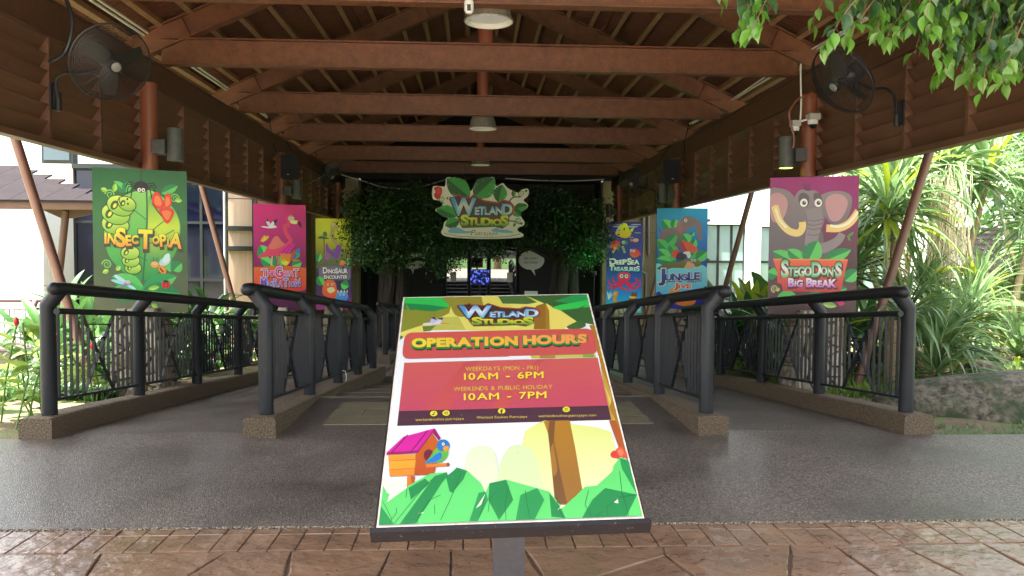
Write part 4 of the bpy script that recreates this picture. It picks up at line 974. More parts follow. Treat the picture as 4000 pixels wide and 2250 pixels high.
A.text('Putrajaya', (622, 832), (888, 828), 44, (92, 70, 62), -0.012, shear=0.25, sizes=[1.3] + [1] * 8)
A.build('print', sg, (0, -0.001, 0))
for dx in (-0.42, 0.35):
    mb = MB(); mb.tube([(XC + dx, 21.61, 3.5), (XC + dx, 21.61, 4.6)], 0.006, 6); mb.build('hanger_wire', m_metal, sg)

# ------------------------------------------------------------------ opening-hours sign, tilted on its post
Wb, Lb = 0.80, 1.2357
byaw, btilt, broll = -0.0344, 0.5286, 0.0462
sign = thing('opening_hours_sign', 'large tilted OPERATION HOURS board on a dark grey post in front of the entrance', 'sign', (0.1125, 2.2555, 0.0))
ex = Vector((math.cos(byaw), math.sin(byaw), 0)); n0 = Vector((-math.sin(byaw), math.cos(byaw), 0))
ey = n0 * math.cos(btilt) + Vector((0, 0, math.sin(btilt)))
c_, s_ = math.cos(broll), math.sin(broll)
bx = ex * c_ + ey * s_; by = -ex * s_ + ey * c_; bn = bx.cross(by)     # bn points up out of the face
rotm = Matrix((bx, -bn, by)).transposed()                              # local x, -normal, up-board
m_brd = M('worn_dark_tray', lin((30, 29, 33)), 0.55, spec=.3, nz=(30, 0.2), col2=lin((20, 19, 23)), dirt=(70, lin((84, 70, 64)), 0.64, 0.1))
def place_b(o): o.rotation_euler = rotm.to_euler(); o.location = (0, 0, 0.7553); return o
mb = MB(); mb.box((0, 0.014, Lb / 2), (Wb, 0.02, Lb)); place_b(mb.build('sign_panel', M('white_sign_sheet', lin((214, 206, 196)), 0.5, nz=(30, .3), col2=lin((150, 130, 116))), sign, local=True, smooth=False))
mb = MB(); mb.box((0, 0.038, Lb / 2), (Wb + 0.02, 0.024, Lb + 0.02)); mb.box((0, 0.024, -0.010), (Wb + 0.036, 0.044, 0.018)); place_b(mb.build('tray', m_brd, sign, local=True, smooth=False))
mb = MB(); mb.box((0.02, 0.62, 0.42), (0.118, 0.085, 1.34)); mb.box((0.0, 0.64, -0.0), (0.3, 0.3, 0.02)) ; mb.build('sign_post', M('dark_grey_post', lin((66, 66, 72)), 0.5, nz=(40, .25), col2=lin((52, 52, 58))), sign, local=True, smooth=False)
mb = MB(); mb.box((0, 0.075, Lb * 0.4), (0.5, 0.05, 0.5)); place_b(mb.build('back_frame', m_brd, sign, local=True, smooth=False))
# artwork: drawing units are the sign's own skewed layout grid, flattened by this projective map
src = [(375, 125), (1925, 97), (2400, 1978), (150, 2058)]
dst = [(-Wb / 2, Lb), (Wb / 2, Lb), (Wb / 2, 0), (-Wb / 2, 0)]
Am = []; bm = []
for (x, y), (X, Y) in zip(src, dst):
    Am.append([x, y, 1, 0, 0, 0, -X * x, -X * y]); bm.append(X); Am.append([0, 0, 0, x, y, 1, -Y * x, -Y * y]); bm.append(Y)
Hm = np.linalg.solve(np.array(Am), np.array(bm))
def BT(p):
    x, y = p; d = Hm[6] * x + Hm[7] * y + 1
    return ((Hm[0] * x + Hm[1] * y + Hm[2]) / d, (Hm[3] * x + Hm[4] * y + Hm[5]) / d)
A = Art(BT, 0.46, unit=0.001, step=0.00002)
e = 0.006
BW, BH = Wb / 2 - e, Lb - e
IB = lambda q: None
def mp(pts, col): 
    tr = tessellate_polygon([[Vector((p[0], p[1], 0)) for p in pts]]); A.raw(pts, [tuple(t) for t in tr], col, mapped=True)
mp([(-BW, e), (BW, e), (BW, BH), (-BW, BH)], (244, 250, 252))
# jungle at the top
A.poly([(378, 128), (1922, 100), (1990, 360), (1800, 330), (1700, 420), (640, 400), (345, 470), (340, 430)], (230, 224, 110))
A.poly([(375, 128), (800, 120), (760, 260), (620, 330), (345, 420)], (140, 146, 50))
A.blob([(790, 130), (1000, 118), (1100, 150), (1210, 190), (1100, 270), (900, 292), (800, 262)], (150, 142, 50))
A.poly([(1030, 116), (1180, 114), (1440, 340), (1100, 392)], (226, 216, 96)); A.poly([(640, 300), (840, 288), (900, 400), (600, 404)], (196, 196, 90))
A.poly([(1170, 112), (1400, 110), (1500, 170), (1420, 185), (1210, 180)], (74, 112, 56)); A.poly([(1400, 108), (1922, 100), (1990, 360), (1830, 330), (1700, 240), (1560, 180)], (56, 102, 50))
A.blob([(1750, 350), (1800, 330), (1890, 335), (1905, 370), (1850, 392), (1760, 390)], (66, 112, 56)); A.poly([(535, 370), (650, 362), (600, 410), (545, 412)], (110, 130, 60))
A.poly([(1490, 200), (1570, 176), (1610, 395), (1470, 395)], (150, 110, 36)); A.poly([(1575, 178), (1830, 330), (1700, 395), (1605, 392)], (240, 224, 110))
A.poly([(1570, 178), (1600, 240), (1605, 395), (1570, 395)], (170, 128, 44))
A.poly([(378, 128), (690, 124), (750, 180), (760, 210), (640, 200), (370, 180)], (46, 200, 84)); A.poly([(370, 175), (600, 190), (755, 212), (640, 244), (520, 236), (480, 226), (440, 236), (362, 224)], (22, 140, 74)); A.poly([(395, 172), (420, 212), (440, 238), (408, 228)], (140, 146, 50))
A.poly([(1640, 160), (1800, 110), (1924, 100), (1948, 150), (1780, 180)], (30, 158, 82)); A.poly([(1620, 215), (1700, 190), (1948, 150), (1955, 210), (1880, 215), (1910, 190), (1840, 222), (1690, 236)], (46, 206, 84))
A.blob([(330, 452), (356, 448), (374, 460), (356, 478), (332, 482)], (70, 110, 50))
# flying crane
A.blob([(525, 352), (560, 342), (640, 334), (700, 338), (680, 352), (600, 358)], (224, 222, 240)); A.poly([(600, 345), (610, 296), (650, 320), (650, 345)], (200, 196, 226)); A.poly([(640, 345), (670, 305), (712, 296), (690, 340)], (220, 216, 240)); A.poly([(604, 300), (640, 290), (655, 318)], (60, 46, 90)); A.poly([(660, 306), (714, 294), (700, 318)], (60, 46, 90)); A.line([(690, 345), (760, 350)], 6, (226, 110, 60), False); A.line([(522, 353), (540, 350)], 7, (220, 80, 50), False)
# logo
fx = lambda p: (820 + (p[0] - 395) * (1535 - 820) / 657, 188 + (p[1] - 430) * 0.56 - (p[0] - 395) * 0.004)
logo(A, fx, 0.56 * 1.02)
# right border with trunks
A.poly([(1935, 362), (1990, 362), (2150, 950), (2260, 1420), (2270, 1490), (2140, 1240), (2090, 1000), (2020, 640), (2000, 580), (1990, 480)], (176, 128, 30)); A.poly([(2030, 700), (2150, 950), (2260, 1400), (2120, 1180), (2060, 900)], (198, 158, 70)); A.poly([(2060, 860), (2180, 1060), (2150, 1180)], (216, 196, 100))
A.poly([(2100, 1160), (2180, 1160), (2270, 1480), (2260, 1500), (2180, 1380)], (176, 92, 44)); A.poly([(2105, 1060), (2155, 960), (2240, 1300), (2262, 1400), (2200, 1250)], (172, 124, 40))
# red boxes
def quad_round(pts, r, col):
    out = []
    n = len(pts)
    for i in range(n):
        p0, p1, p2 = pts[i - 1], pts[i], pts[(i + 1) % n]
        d0 = math.hypot(p0[0] - p1[0], p0[1] - p1[1]); d2 = math.hypot(p2[0] - p1[0], p2[1] - p1[1])
        a = (p1[0] + (p0[0] - p1[0]) * r / d0, p1[1] + (p0[1] - p1[1]) * r / d0); b = (p1[0] + (p2[0] - p1[0]) * r / d2, p1[1] + (p2[1] - p1[1]) * r / d2)
        for k in range(7):
            t = k / 6; out.append(tuple((1 - t) ** 2 * a[j] + 2 * t * (1 - t) * p1[j] + t * t * b[j] for j in (0, 1)))
    A.poly(out, col)
quad_round([(388, 424), (1972, 390), (2012, 608), (362, 646)], 70, ((214, 92, 80), (206, 88, 88)))
A.poly([(1270, 622), (1440, 618), (1990, 606), (1992, 632), (1275, 644)], (196, 200, 90)); A.poly([(1880, 608), (1975, 608), (1977, 632), (1885, 634)], (110, 176, 60)); A.poly([(1520, 616), (1650, 614), (1652, 640), (1522, 642)], (170, 140, 60)); A.poly([(1262, 622), (1440, 618), (1455, 642), (1268, 646)], (244, 250, 252))
A.poly([(384, 676), (2006, 634), (2094, 1036), (338, 1082)], ((210, 96, 90), (196, 76, 100)))
A.poly([(338, 1082), (2094, 1036), (2122, 1156), (324, 1206)], (78, 46, 62))
for q in ([(560, 1070), (900, 664), (1010, 662), (760, 1066)], [(1100, 1060), (1500, 650), (1560, 648), (1240, 1056)], [(380, 560), (900, 540), (1500, 430), (1520, 440), (900, 575)]): A.poly(q, (202, 84, 86))
for x0_, y0_, x1_, y1_, tx, cols in ((456, 544, 1330, 526, 'OPERATION', [(255, 222, 60), (255, 214, 60), (255, 208, 64), (255, 204, 64), (255, 200, 66), (255, 196, 66), (255, 192, 66), (255, 188, 70), (255, 186, 72)]), (1392, 522, 1908, 508, 'HOURS', [(255, 178, 80), (255, 172, 84), (255, 166, 86), (255, 164, 88), (255, 160, 88)])):
    A.text(tx, (x0_, y0_), (x1_, y1_), 70, cols, 0.058, layers=((0.10, (36, 44, 30), 4, 22), (0.10, (24, 150, 70), -2, 12), (0.10, (24, 150, 70), 0, 2)), gap=0.13)
Y_ = (255, 226, 60)
A.text('WEEKDAYS (MON - FRI)', (898, 746), (1508, 736), 35, (240, 206, 60), 0.0, gap=0.11)
A.text('10AM - 6PM', (880, 822), (1552, 806), 56, Y_, 0.0, layers=((0.0, (120, 50, 44), 5, 6), (0.0, (120, 50, 44), 2, 6), (0.0, Y_, -2.4, 0), (0.0, Y_, 2.4, 0), (0.0, Y_, 0, -1.8), (0.0, Y_, 0, 1.8)), gap=0.13)
A.text('WEEKENDS & PUBLIC HOLIDAY', (800, 916), (1628, 896), 35, (240, 206, 60), 0.0, gap=0.10)
A.text('10AM - 7PM', (878, 994), (1576, 976), 58, Y_, 0.0, layers=((0.0, (120, 50, 44), 5, 6), (0.0, (120, 50, 44), 2, 6), (0.0, Y_, -2.4, 0), (0.0, Y_, 2.4, 0), (0.0, Y_, 0, -1.8), (0.0, Y_, 0, 1.8)), gap=0.13)
A.text('wetlandstudios.putrajaya', (478, 1168), (884, 1158), 22, (226, 206, 96), 0.0, gap=0.07)
A.text('Wetland Studios Putrajaya', (992, 1150), (1416, 1142), 22, (226, 206, 96), 0.0, gap=0.07)
A.text('wetlandstudios-putrajaya.com', (1510, 1138), (1994, 1130), 22, (226, 206, 96), 0.0, gap=0.07)
for cx, cy in ((632, 1107), (736, 1103), (1202, 1086), (1744, 1073)): A.ell(cx, cy, 31, 23, (236, 226, 50))
dk = (78, 46, 62)
A.line([(634, 1096), (634, 1115)], 6, dk, False); A.ell(627, 1115, 9, 6, dk); A.line([(634, 1096), (646, 1102)], 6, dk, False)
A.rrect(721, 1092, 751, 1114, 7, dk); A.rrect(725, 1095, 747, 1111, 5, (236, 226, 50)); A.ell(736, 1103, 8, 6, dk); A.ell(736, 1103, 4.5, 3, (236, 226, 50))
A.text('f', (1194, 1106), (1212, 1105), 33, dk, 0.05)
A.ell(1744, 1073, 16, 12, dk); A.line([(1728, 1073), (1760, 1073)], 3, (236, 226, 50), False); A.line([(1744, 1061), (1744, 1085)], 3, (236, 226, 50), False); A.line([(1738, 1062), (1734, 1073), (1738, 1084)], 2.5, (236, 226, 50)); A.line([(1750, 1062), (1754, 1073), (1750, 1084)], 2.5, (236, 226, 50))
# lower landscape (drawn in the second grid, 1073.5 lower)
D = lambda *q: [(x, y + 1073.5) for x, y in q]
A.blob(D((890, 500), (920, 360), (1000, 305), (1110, 320), (1160, 420), (1170, 760), (880, 760)), (222, 236, 196))
A.poly(D((1370, 300), (1400, 180), (1500, 120), (1560, 92), (1800, 126), (2000, 150), (2120, 190), (2170, 400), (2190, 820), (1280, 820)), ((226, 232, 130), (228, 234, 186)))
A.blob(D((1160, 640), (1200, 420), (1300, 300), (1450, 340), (1520, 520), (1540, 800), (1120, 800)), (214, 230, 176))
A.poly(D((1552, 96), (1772, 92), (1820, 330), (1900, 800), (1650, 800), (1612, 400), (1590, 200)), ((176, 124, 40), (150, 104, 44))); A.poly(D((1600, 100), (1650, 96), (1640, 260), (1680, 460), (1750, 790), (1655, 790), (1612, 380), (1592, 200)), (120, 82, 44)); A.blob(D((1615, 330), (1636, 286), (1648, 360), (1668, 500), (1640, 560), (1618, 460)), (164, 116, 48))
A.poly(D((205, 590), (640, 590), (640, 780), (190, 780)), (226, 238, 214))
# bird house
A.poly(D((408, 560), (476, 560), (470, 700), (406, 690)), ((226, 130, 40), (196, 100, 40))); A.poly(D((440, 560), (476, 560), (470, 700), (452, 696)), (184, 84, 36))
A.poly(D((250, 380), (490, 376), (470, 552), (262, 562)), ((238, 156, 50), (232, 140, 40))); A.poly(D((480, 376), (620, 200), (690, 300), (636, 545), (468, 552)), ((200, 100, 30), (186, 80, 30))); A.line(D((254, 432), (484, 420)), 5, (176, 90, 24), False); A.line(D((258, 506), (476, 492)), 5, (176, 90, 24), False); A.poly(D((256, 432), (480, 424), (474, 490), (258, 504)), (244, 164, 50))
A.ell(590, 1073.5 + 385, 42, 50, (112, 34, 56)); A.poly(D((228, 360), (380, 228), (640, 158), (500, 352), (232, 380)), (214, 34, 158)); A.poly(D((640, 158), (692, 240), (676, 262), (624, 196), (500, 364), (492, 352)), (160, 20, 110)); A.poly(D((228, 362), (500, 346), (500, 364), (232, 382)), (160, 20, 110))
A.line(D((272, 372), (414, 212)), 8, (100, 10, 74), False); A.line(D((436, 364), (580, 176)), 8, (100, 10, 74), False)
A.line(D((568, 474), (754, 462)), 26, (222, 128, 50), False); A.ell(752, 1073.5 + 462, 14, 17, (150, 84, 50))
# small parrot
A.blob(D((600, 400), (640, 340), (700, 300), (750, 330), (750, 390), (700, 440), (620, 450), (560, 452)), ((110, 190, 60), (80, 170, 70))); A.blob(D((655, 300), (680, 262), (730, 254), (764, 285), (760, 330), (700, 350), (665, 330)), (40, 120, 190)); A.blob(D((556, 450), (610, 410), (680, 360), (700, 400), (650, 440), (600, 448)), (44, 120, 210)); A.blob(D((710, 322), (740, 306), (762, 320), (750, 345), (720, 345)), (236, 150, 44)); eyes(A, D((712, 292)), 12)
# butterfly
A.blob(D((2115, 370), (2150, 345), (2190, 380), (2180, 410), (2125, 405)), (214, 66, 56)); A.blob(D((2160, 345), (2200, 310), (2240, 350), (2260, 345), (2255, 395), (2200, 408)), (224, 84, 60)); A.blob(D((2172, 355), (2198, 330), (2225, 365), (2200, 392)), (244, 130, 90), )
# big foliage across the bottom
Lg, Dg, Mg = (96, 214, 112), (22, 138, 72), (60, 190, 92)
A.poly(D((195, 640), (240, 700), (262, 712), (290, 742), (410, 660), (420, 640), (600, 540), (740, 526), (760, 590), (820, 486), (920, 520), (1030, 620), (1066, 700), (1100, 620), (1240, 590), (1420, 640), (1600, 690), (1700, 810), (1720, 820), (1830, 720), (1900, 650), (2000, 640), (2130, 520), (2140, 470), (2200, 400), (2282, 430), (2398, 902), (1620, 930), (154, 978)), Lg)
for i, q in enumerate((((178, 810), (300, 978), (154, 980)), ((345, 968), (640, 560), (745, 528), (750, 560), (700, 620), (480, 968)), ((735, 566), (830, 488), (912, 515), (880, 590), (790, 700), (765, 690)), ((930, 940), (1010, 700), (1066, 690), (1090, 760), (1000, 940)), ((1620, 900), (1600, 700), (1700, 830), (1740, 928)), ((1880, 930), (1960, 760), (2070, 660), (2345, 716), (2250, 905)), ((2190, 410), (2282, 428), (2345, 716), (2280, 620), (2210, 500)), ((420, 660), (560, 580), (600, 620), (440, 760)), ((1100, 620), (1240, 590), (1300, 760), (1180, 930), (1090, 760)), ((1320, 930), (1360, 720), (1500, 660), (1560, 760), (1480, 930)))):
    A.poly(D(*q), Dg if i % 3 else (30, 150, 78))
for q in (((240, 780), (262, 712), (290, 745)), ((985, 832), (1066, 706), (1030, 800)), ((2140, 780), (2175, 745), (2180, 790)), ((500, 875), (550, 862), (545, 872)), ((1670, 845), (1710, 800), (1720, 820))): A.poly(D(*q), (230, 238, 214))
for q in (((300, 960), (430, 800), (560, 640), (640, 570)), ((690, 930), (760, 780), (830, 620), (860, 540)), ((1000, 935), (1040, 840), (1060, 740)), ((1240, 930), (1230, 800), (1260, 640)), ((1440, 920), (1420, 820), (1400, 680)), ((1720, 930), (1690, 850), (1660, 740)), ((1960, 920), (1900, 800), (1930, 680)), ((2270, 905), (2210, 700), (2190, 520)), ((180, 760), (230, 820), (280, 920)), ((1150, 700), (1100, 760), (1090, 860)), ((490, 966), (510, 890), (600, 760), (690, 720)), ((262, 948), (320, 870), (318, 826)), ((400, 740), (408, 660)), ((2000, 900), (2050, 850)), ((2095, 900), (2080, 820), (2200, 735), (2340, 716)), ((640, 880), (640, 800))): A.line(D(*q), 5, (16, 104, 56), smooth=False)
for i, v in enumerate(A.v): A.v[i] = (max(-BW, min(BW, v[0])), v[1], max(e, min(BH, v[2])))
o = A.build('print', sign); place_b(o)
off_n = rotm @ Vector((0, 0.003, 0)); o.location = Vector(o.location) + off_n
# ------------------------------------------------------------------ fans
def aim(n): return Vector(n).normalized().to_track_quat('Z', 'Y').to_euler()
gm = MB(); Rf = 0.345
for i in range(22):
    r = 0.06 + (Rf - 0.06) * i / 21
    for sgn in (1, -1):
        z = 0.015 + 0.105 * math.sqrt(max(0, 1 - (r / Rf) ** 2.2)); z = z if sgn > 0 else -z * 0.85
        gm.tube([(r * math.cos(t), r * math.sin(t), z) for t in [2 * math.pi * k / 40 for k in range(41)]], 0.0018, 3, False)
for k in range(20):
    t = 2 * math.pi * k / 20 + 0.05
    for sgn in (1, -1):
        pts_ = []
        for i in range(8):
            r = 0.05 + (Rf - 0.05) * i / 7; z = 0.015 + 0.105 * math.sqrt(max(0, 1 - (r / Rf) ** 2.2)); z = z if sgn > 0 else -z * 0.85
            pts_.append((r * math.cos(t + 0.12 * i / 7), r * math.sin(t + 0.12 * i / 7), z))
        gm.tube(pts_, 0.0015, 3, False)
gm.tube([(Rf * math.cos(t), Rf * math.sin(t), 0) for t in [2 * math.pi * k / 48 for k in range(49)]], 0.008, 8, False)
guard_me = gm.mesh('guard', m_metal)
bl = MB()
nn = 8
for sgn in (0, 1):
    pass
rows = []
for i in range(nn + 1):
    t = i / nn; r = 0.05 + 0.24 * t; w = 0.05 + 0.10 * math.sin(math.pi * (0.15 + 0.75 * t)); a0 = 0.25 * t
    for j in (-1, 0, 1):
        a = a0 + j * w / 2 / max(r, 0.07); rows.append((r * math.cos(a), r * math.sin(a), 0.028 * j * (1 - 0.4 * t) + 0.02))
fs = []
for i in range(nn):
    for j in range(2): fs.append((i * 3 + j, i * 3 + j + 1, i * 3 + j + 4, i * 3 + j + 3))
bl.add(rows, fs); blade_me = bl.mesh('blade', M('dark_grey_fan_blade', lin((40, 37, 32)), 0.5))
mo = MB(); mo.lathe([(0.001, -0.26), (0.06, -0.255), (0.085, -0.22), (0.09, -0.08), (0.075, -0.05), (0.04, -0.02), (0.035, 0.05), (0.001, 0.06)], seg=24); motor_me = mo.mesh('motor', m_metal)
bd = MB(); bd.lathe([(0.001, 0.131), (0.036, 0.130), (0.042, 0.126), (0.042, 0.12), (0.001, 0.119)], seg=24); badge_me = bd.mesh('badge', M('silver_badge', lin((120, 120, 116)), 0.45))
hb_ = MB(); hb_.lathe([(0.001, 0.118), (0.055, 0.116), (0.06, 0.11), (0.055, 0.104), (0.001, 0.104)], seg=24); hub_me = hb_.mesh('guard_hub', m_metal)
def fan(c, n, arm, mount, wall_s, label, rz0=0.0):
    t = thing('wall_fan', label, 'fan', mount, group='black wall fans')
    off_ = Vector(c) - Vector(mount); e = aim(n)
    for nm, me in (('guard', guard_me), ('motor', motor_me), ('badge', badge_me), ('guard_hub', hub_me)): link(nm, me, t, off_, e)
    q = Vector(n).normalized().to_track_quat('Z', 'Y')
    for k in range(3):
        e2 = (q.to_matrix() @ rotz(rz0 + k * 2 * math.pi / 3)).to_euler(); link('blade', blade_me, t, off_, e2)
    back = Vector(c) - Vector(n).normalized() * 0.18
    mb = MB(); neck = back + Vector((0, 0, -0.13)); mb.tube([back, neck + Vector((0, 0, -0.06))], 0.028, 12); mb.build('neck', m_metal, t)
    path = [neck] + [Vector(a) for a in arm] + [Vector(mount) + Vector((0, 0, -0.04))]
    path = [Vector((*p,)) for p in path]
    sm = []
    for i in range(len(path) - 1):
        for k in range(5):
            u_ = k / 5; p0 = path[max(0, i - 1)]; p1 = path[i]; p2 = path[i + 1]; p3 = path[min(len(path) - 1, i + 2)]
            sm.append(0.5 * ((2 * p1) + (p2 - p0) * u_ + (2 * p0 - 5 * p1 + 4 * p2 - p3) * u_ * u_ + (3 * p1 - p0 - 3 * p2 + p3) * u_ ** 3))
    sm.append(path[-1])
    mb = MB(); mb.tube(sm, 0.017, 10); mb.build('arm', m_metal, t)
    mb = MB(); m = Vector(mount); mb.tube([m + Vector((0, 0, 0.04)), m + Vector((0, 0, -0.14))], 0.03, 12)
    mb.box(m + Vector((wall_s * 0.05, 0, 0.0)), (0.02, 0.10, 0.26)); mb.box(m + Vector((wall_s * 0.028, 0, 0.0)), (0.05, 0.035, 0.2)); mb.build('wall_bracket', m_metal, t)
    return t
def tocam(c): return (Vector((0, 0, 1.55)) - Vector(c)).normalized()
c1 = (-3.25, 7.1, 3.24); n1 = tocam(c1) + 0.42 * Vector((0.9, 0.4, 0)) + 0.34 * Vector((0, 0, -1))
fan(c1, n1, [(-3.73, 7.5, 3.233), (-3.93, 7.65, 3.27), (-4.07, 7.76, 3.22)], (-4.11, 7.86, 3.08), -1, 'big black cage fan nearest on the left, mounted on the louvred screen', 0.4)
c2 = (3.42, 7.1, 3.2)
fan(c2, (-0.84, -0.16, -0.62), [(3.87, 7.4, 3.19), (4.1, 7.6, 3.236), (4.28, 7.75, 3.185)], (4.37, 7.86, 3.05), 1, 'big black cage fan nearest on the right, behind the hanging leaves', 1.0)
c3 = (-3.29, 17.6, 3.34); fan(c3, tocam(c3) * 0.45 + Vector((0.66, 0, -0.6)), [(-3.8, 18.0, 3.2), (-4.05, 18.2, 3.1)], (-4.11, 18.3, 2.95), -1, 'far black fan on the left, under the beams near the dark entrance', 0.2)
c4 = (3.66, 17.8, 3.24); fan(c4, tocam(c4) + Vector((-0.4, 0, -0.3)), [(4.0, 18.0, 3.14), (4.28, 18.2, 3.08)], (4.37, 18.3, 2.9), 1, 'far black fan on the right, under the beams near the dark entrance', 0.8)

# ------------------------------------------------------------------ high-bay lamps
m_alu = M('ribbed_aluminium', lin((150, 146, 132)), 0.4, metal=0.2, nz=(20, .3), col2=lin((100, 96, 84)))
m_refl = M('white_reflector', lin((190, 192, 180)), 0.35)
m_led = M('lamp_plate', lin((150, 150, 138)), 0.4, emit=((1.0, 0.97, 0.82), 0.03))
def lamp(y, z, lb):
    t = thing('ceiling_lamp', lb, 'lamp', (XC, y, z), group='bell-shaped ceiling lamps')
    seg = 60; mb = MB(); prof = [(0.252, 0.0), (0.258, 0.012), (0.247, 0.02), (0.238, 0.07), (0.222, 0.15), (0.19, 0.22), (0.13, 0.265), (0.07, 0.28), (0.001, 0.282)]
    for i, (r, h) in enumerate(prof):
        for j in range(seg):
            a = 2 * math.pi * j / seg; rr = r * (1 - (0.018 if (j // 2) % 2 and 2 < i < 7 else 0)); mb.v.append((rr * math.cos(a), rr * math.sin(a), h))
    mb.f = [(i * seg + j, i * seg + (j + 1) % seg, (i + 1) * seg + (j + 1) % seg, (i + 1) * seg + j) for i in range(len(prof) - 1) for j in range(seg)]; mb.mi = [0] * len(mb.f)
    mb.build('shade', m_alu, t, local=True, sharp=60)
    mb = MB(); mb.lathe([(0.248, 0.004), (0.225, 0.05), (0.205, 0.055)], seg=48); mb.build('reflector', m_refl, t, local=True)
    mb = MB(); mb.lathe([(0.206, 0.052), (0.001, 0.05)], seg=48)
    for a in range(3): mb.box((0.06 * (a - 1), 0, 0.044), (0.03, 0.2, 0.012))
    mb.build('light_plate', m_led, t, local=True)
    mb = MB(); mb.tube([(0, 0, 0.27), (0, 0, 0.36)], 0.04, 12); mb.tube([(0, 0, 0.36), (0, 0, 0.5)], 0.012, 8); mb.box((0, -0.16, 0.44), (0.05, 0.34, 0.02)); mb.build('hanger', m_metal, t, local=True)
lamp(8.06, 3.95, 'nearest ribbed bell lamp, top centre, with a small white camera in front')
lamp(14.08, 3.83, 'middle bell lamp hanging under the third beam')
lamp(20.62, 3.93, 'farthest bell lamp, small, just above the hanging logo sign')
# small camera clipped to the beam
t = thing('indoor_camera', 'small white capsule camera with a black lens, clipped under the nearest beam', 'camera', (-0.07, 7.62, 3.99))
mb = MB(); mb.lathe([(0.001, -0.075), (0.03, -0.07), (0.045, -0.045), (0.048, 0.03), (0.04, 0.06), (0.001, 0.075)], (0, 0, -0.02), 20); mb.build('camera_body', m_plast, t, local=True)
mb = MB(); mb.lathe([(0.001, 0.0), (0.018, -0.002), (0.022, -0.01)], (0, -0.046, -0.045), 16, rotx(R(90))); mb.box((0, -0.042, -0.045), (0.036, 0.012, 0.06)); mb.build('lens', M('black_gloss', (0.01, 0.01, 0.01), 0.15), t, local=True)
mb = MB(); mb.box((0, 0.0, 0.055), (0.05, 0.05, 0.03)); mb.box((0, 0.03, 0.075), (0.07, 0.12, 0.012)); mb.build('clip', m_metal, t, local=True)

# ------------------------------------------------------------------ wall lamps, loudspeakers, cameras
m_greenled = M('lime_lit_lens', (0.5, 0.8, 0.05), 0.3, emit=((0.62, 1.0, 0.08), 1.1))
for s, side in ((-1, 'left'), (1, 'right')):
    for i, y in enumerate(YC):
        X = XC + s * 4.2; lx = X - s * (0.32 if s < 0 else 0.30)
        t = thing('wall_lamp', '%s cylindrical grey wall lamp on the %s columns%s' % (rowname[i], side, ', glowing lime below' if (s > 0 and i == 0) else ''), 'wall lamp', (X, y, 2.9), group='cylindrical wall lamps')
        mb = MB(); mb.tube([(lx, y - 0.02, 2.70), (lx, y - 0.02, 3.10)], 0.094, 28, False); mb.lathe([(0.094, 0), (0.085, 0.0), (0.083, -0.03)], (lx, y - 0.02, 3.10), 28); mb.lathe([(0.094, 0), (0.085, 0.0), (0.083, 0.02)], (lx, y - 0.02, 2.70), 28); mb.build('lamp_tube', m_grey, t)
        mb = MB(); mb.lathe([(0.084, 0), (0.001, 0)], (lx, y - 0.02, 3.08), 24); mb.build('top_lens', m_grey, t)
        mb = MB(); mb.lathe([(0.086, -0.002), (0.001, -0.006)], (lx, y - 0.02, 2.705), 24); mb.build('bottom_lens', m_greenled if (s > 0 and i == 0) else m_grey, t)
        mb = MB(); xa, xb = sorted((lx + s * 0.09, X - s * 0.07)); mb.span(xa, xb, y - 0.12, y + 0.06, 2.78, 2.95); mb.build('mount_box', m_grey, t)
m_spk = M('black_speaker', lin((26, 26, 32)), 0.6)
for s, x, side in ((-1, -3.8, 'left'), (1, 4.1, 'right')):
    t = thing('loudspeaker', 'black box loudspeaker high on the middle %s column' % side, 'speaker', (x, 16.12, 3.33), group='black loudspeakers')
    mb = MB(); mb.add([(x - .17, 16.0, 3.09), (x + .17, 16.0, 3.09), (x + .12, 16.28, 3.09), (x - .12, 16.28, 3.09), (x - .17, 16.0, 3.57), (x + .17, 16.0, 3.57), (x + .12, 16.28, 3.57), (x - .12, 16.28, 3.57)], [(0, 1, 5, 4), (1, 2, 6, 5), (2, 3, 7, 6), (3, 0, 4, 7), (4, 5, 6, 7), (3, 2, 1, 0)]); mb.build('cabinet', m_spk, t, smooth=False)
    mb = MB(); mb.span(x - .155, x + .155, 15.985, 15.999, 3.105, 3.555); mb.build('grille', M('speaker_grille', lin((30, 30, 40)), 0.8, bump=(300, .5, 'noise', .002)), t, smooth=False)
    mb = MB(); mb.span(x + s * .02 - .02, x + s * .02 + .02, 15.978, 15.985, 3.16, 3.172); mb.build('name_badge', m_plast, t, smooth=False)
    mb = MB(); mb.span(x + s * .1 - .05, x + s * .1 + .05, 16.28, 16.40, 3.28, 3.36); mb.build('bracket', m_metal, t, smooth=False)
m_camg = M('pale_grey_plastic', lin((170, 170, 164)), 0.5)
for (x, y, z, r, lb) in ((4.281, 9.66, 3.29, 0.062, 'larger white dome camera on a grey box, fixed to the nearest right column'), (4.09, 9.75, 3.22, 0.05, 'smaller white dome camera hanging left of the nearest right column')):
    t = thing('dome_camera', lb, 'camera', (x, y, z), group='dome cameras')
    mb = MB(); mb.box((0, 0.0, 0.035), (r * 2.2, r * 2.2, 0.075)); mb.build('junction_box', m_camg, t, local=True, smooth=False)
    mb = MB(); mb.lathe([(r * 1.02, -0.003), (r * 1.04, -0.035), (r * 0.9, -0.055), (r * 0.8, -0.06)], seg=24); mb.build('camera_body', m_plast, t, local=True)
    mb = MB(); mb.lathe([(r * 0.82, -0.055), (r * 0.7, -0.085), (r * 0.4, -0.105), (0.001, -0.112)], seg=24); mb.build('dome', M('black_gloss', (0.01, 0.01, 0.01), 0.15), t, local=True)
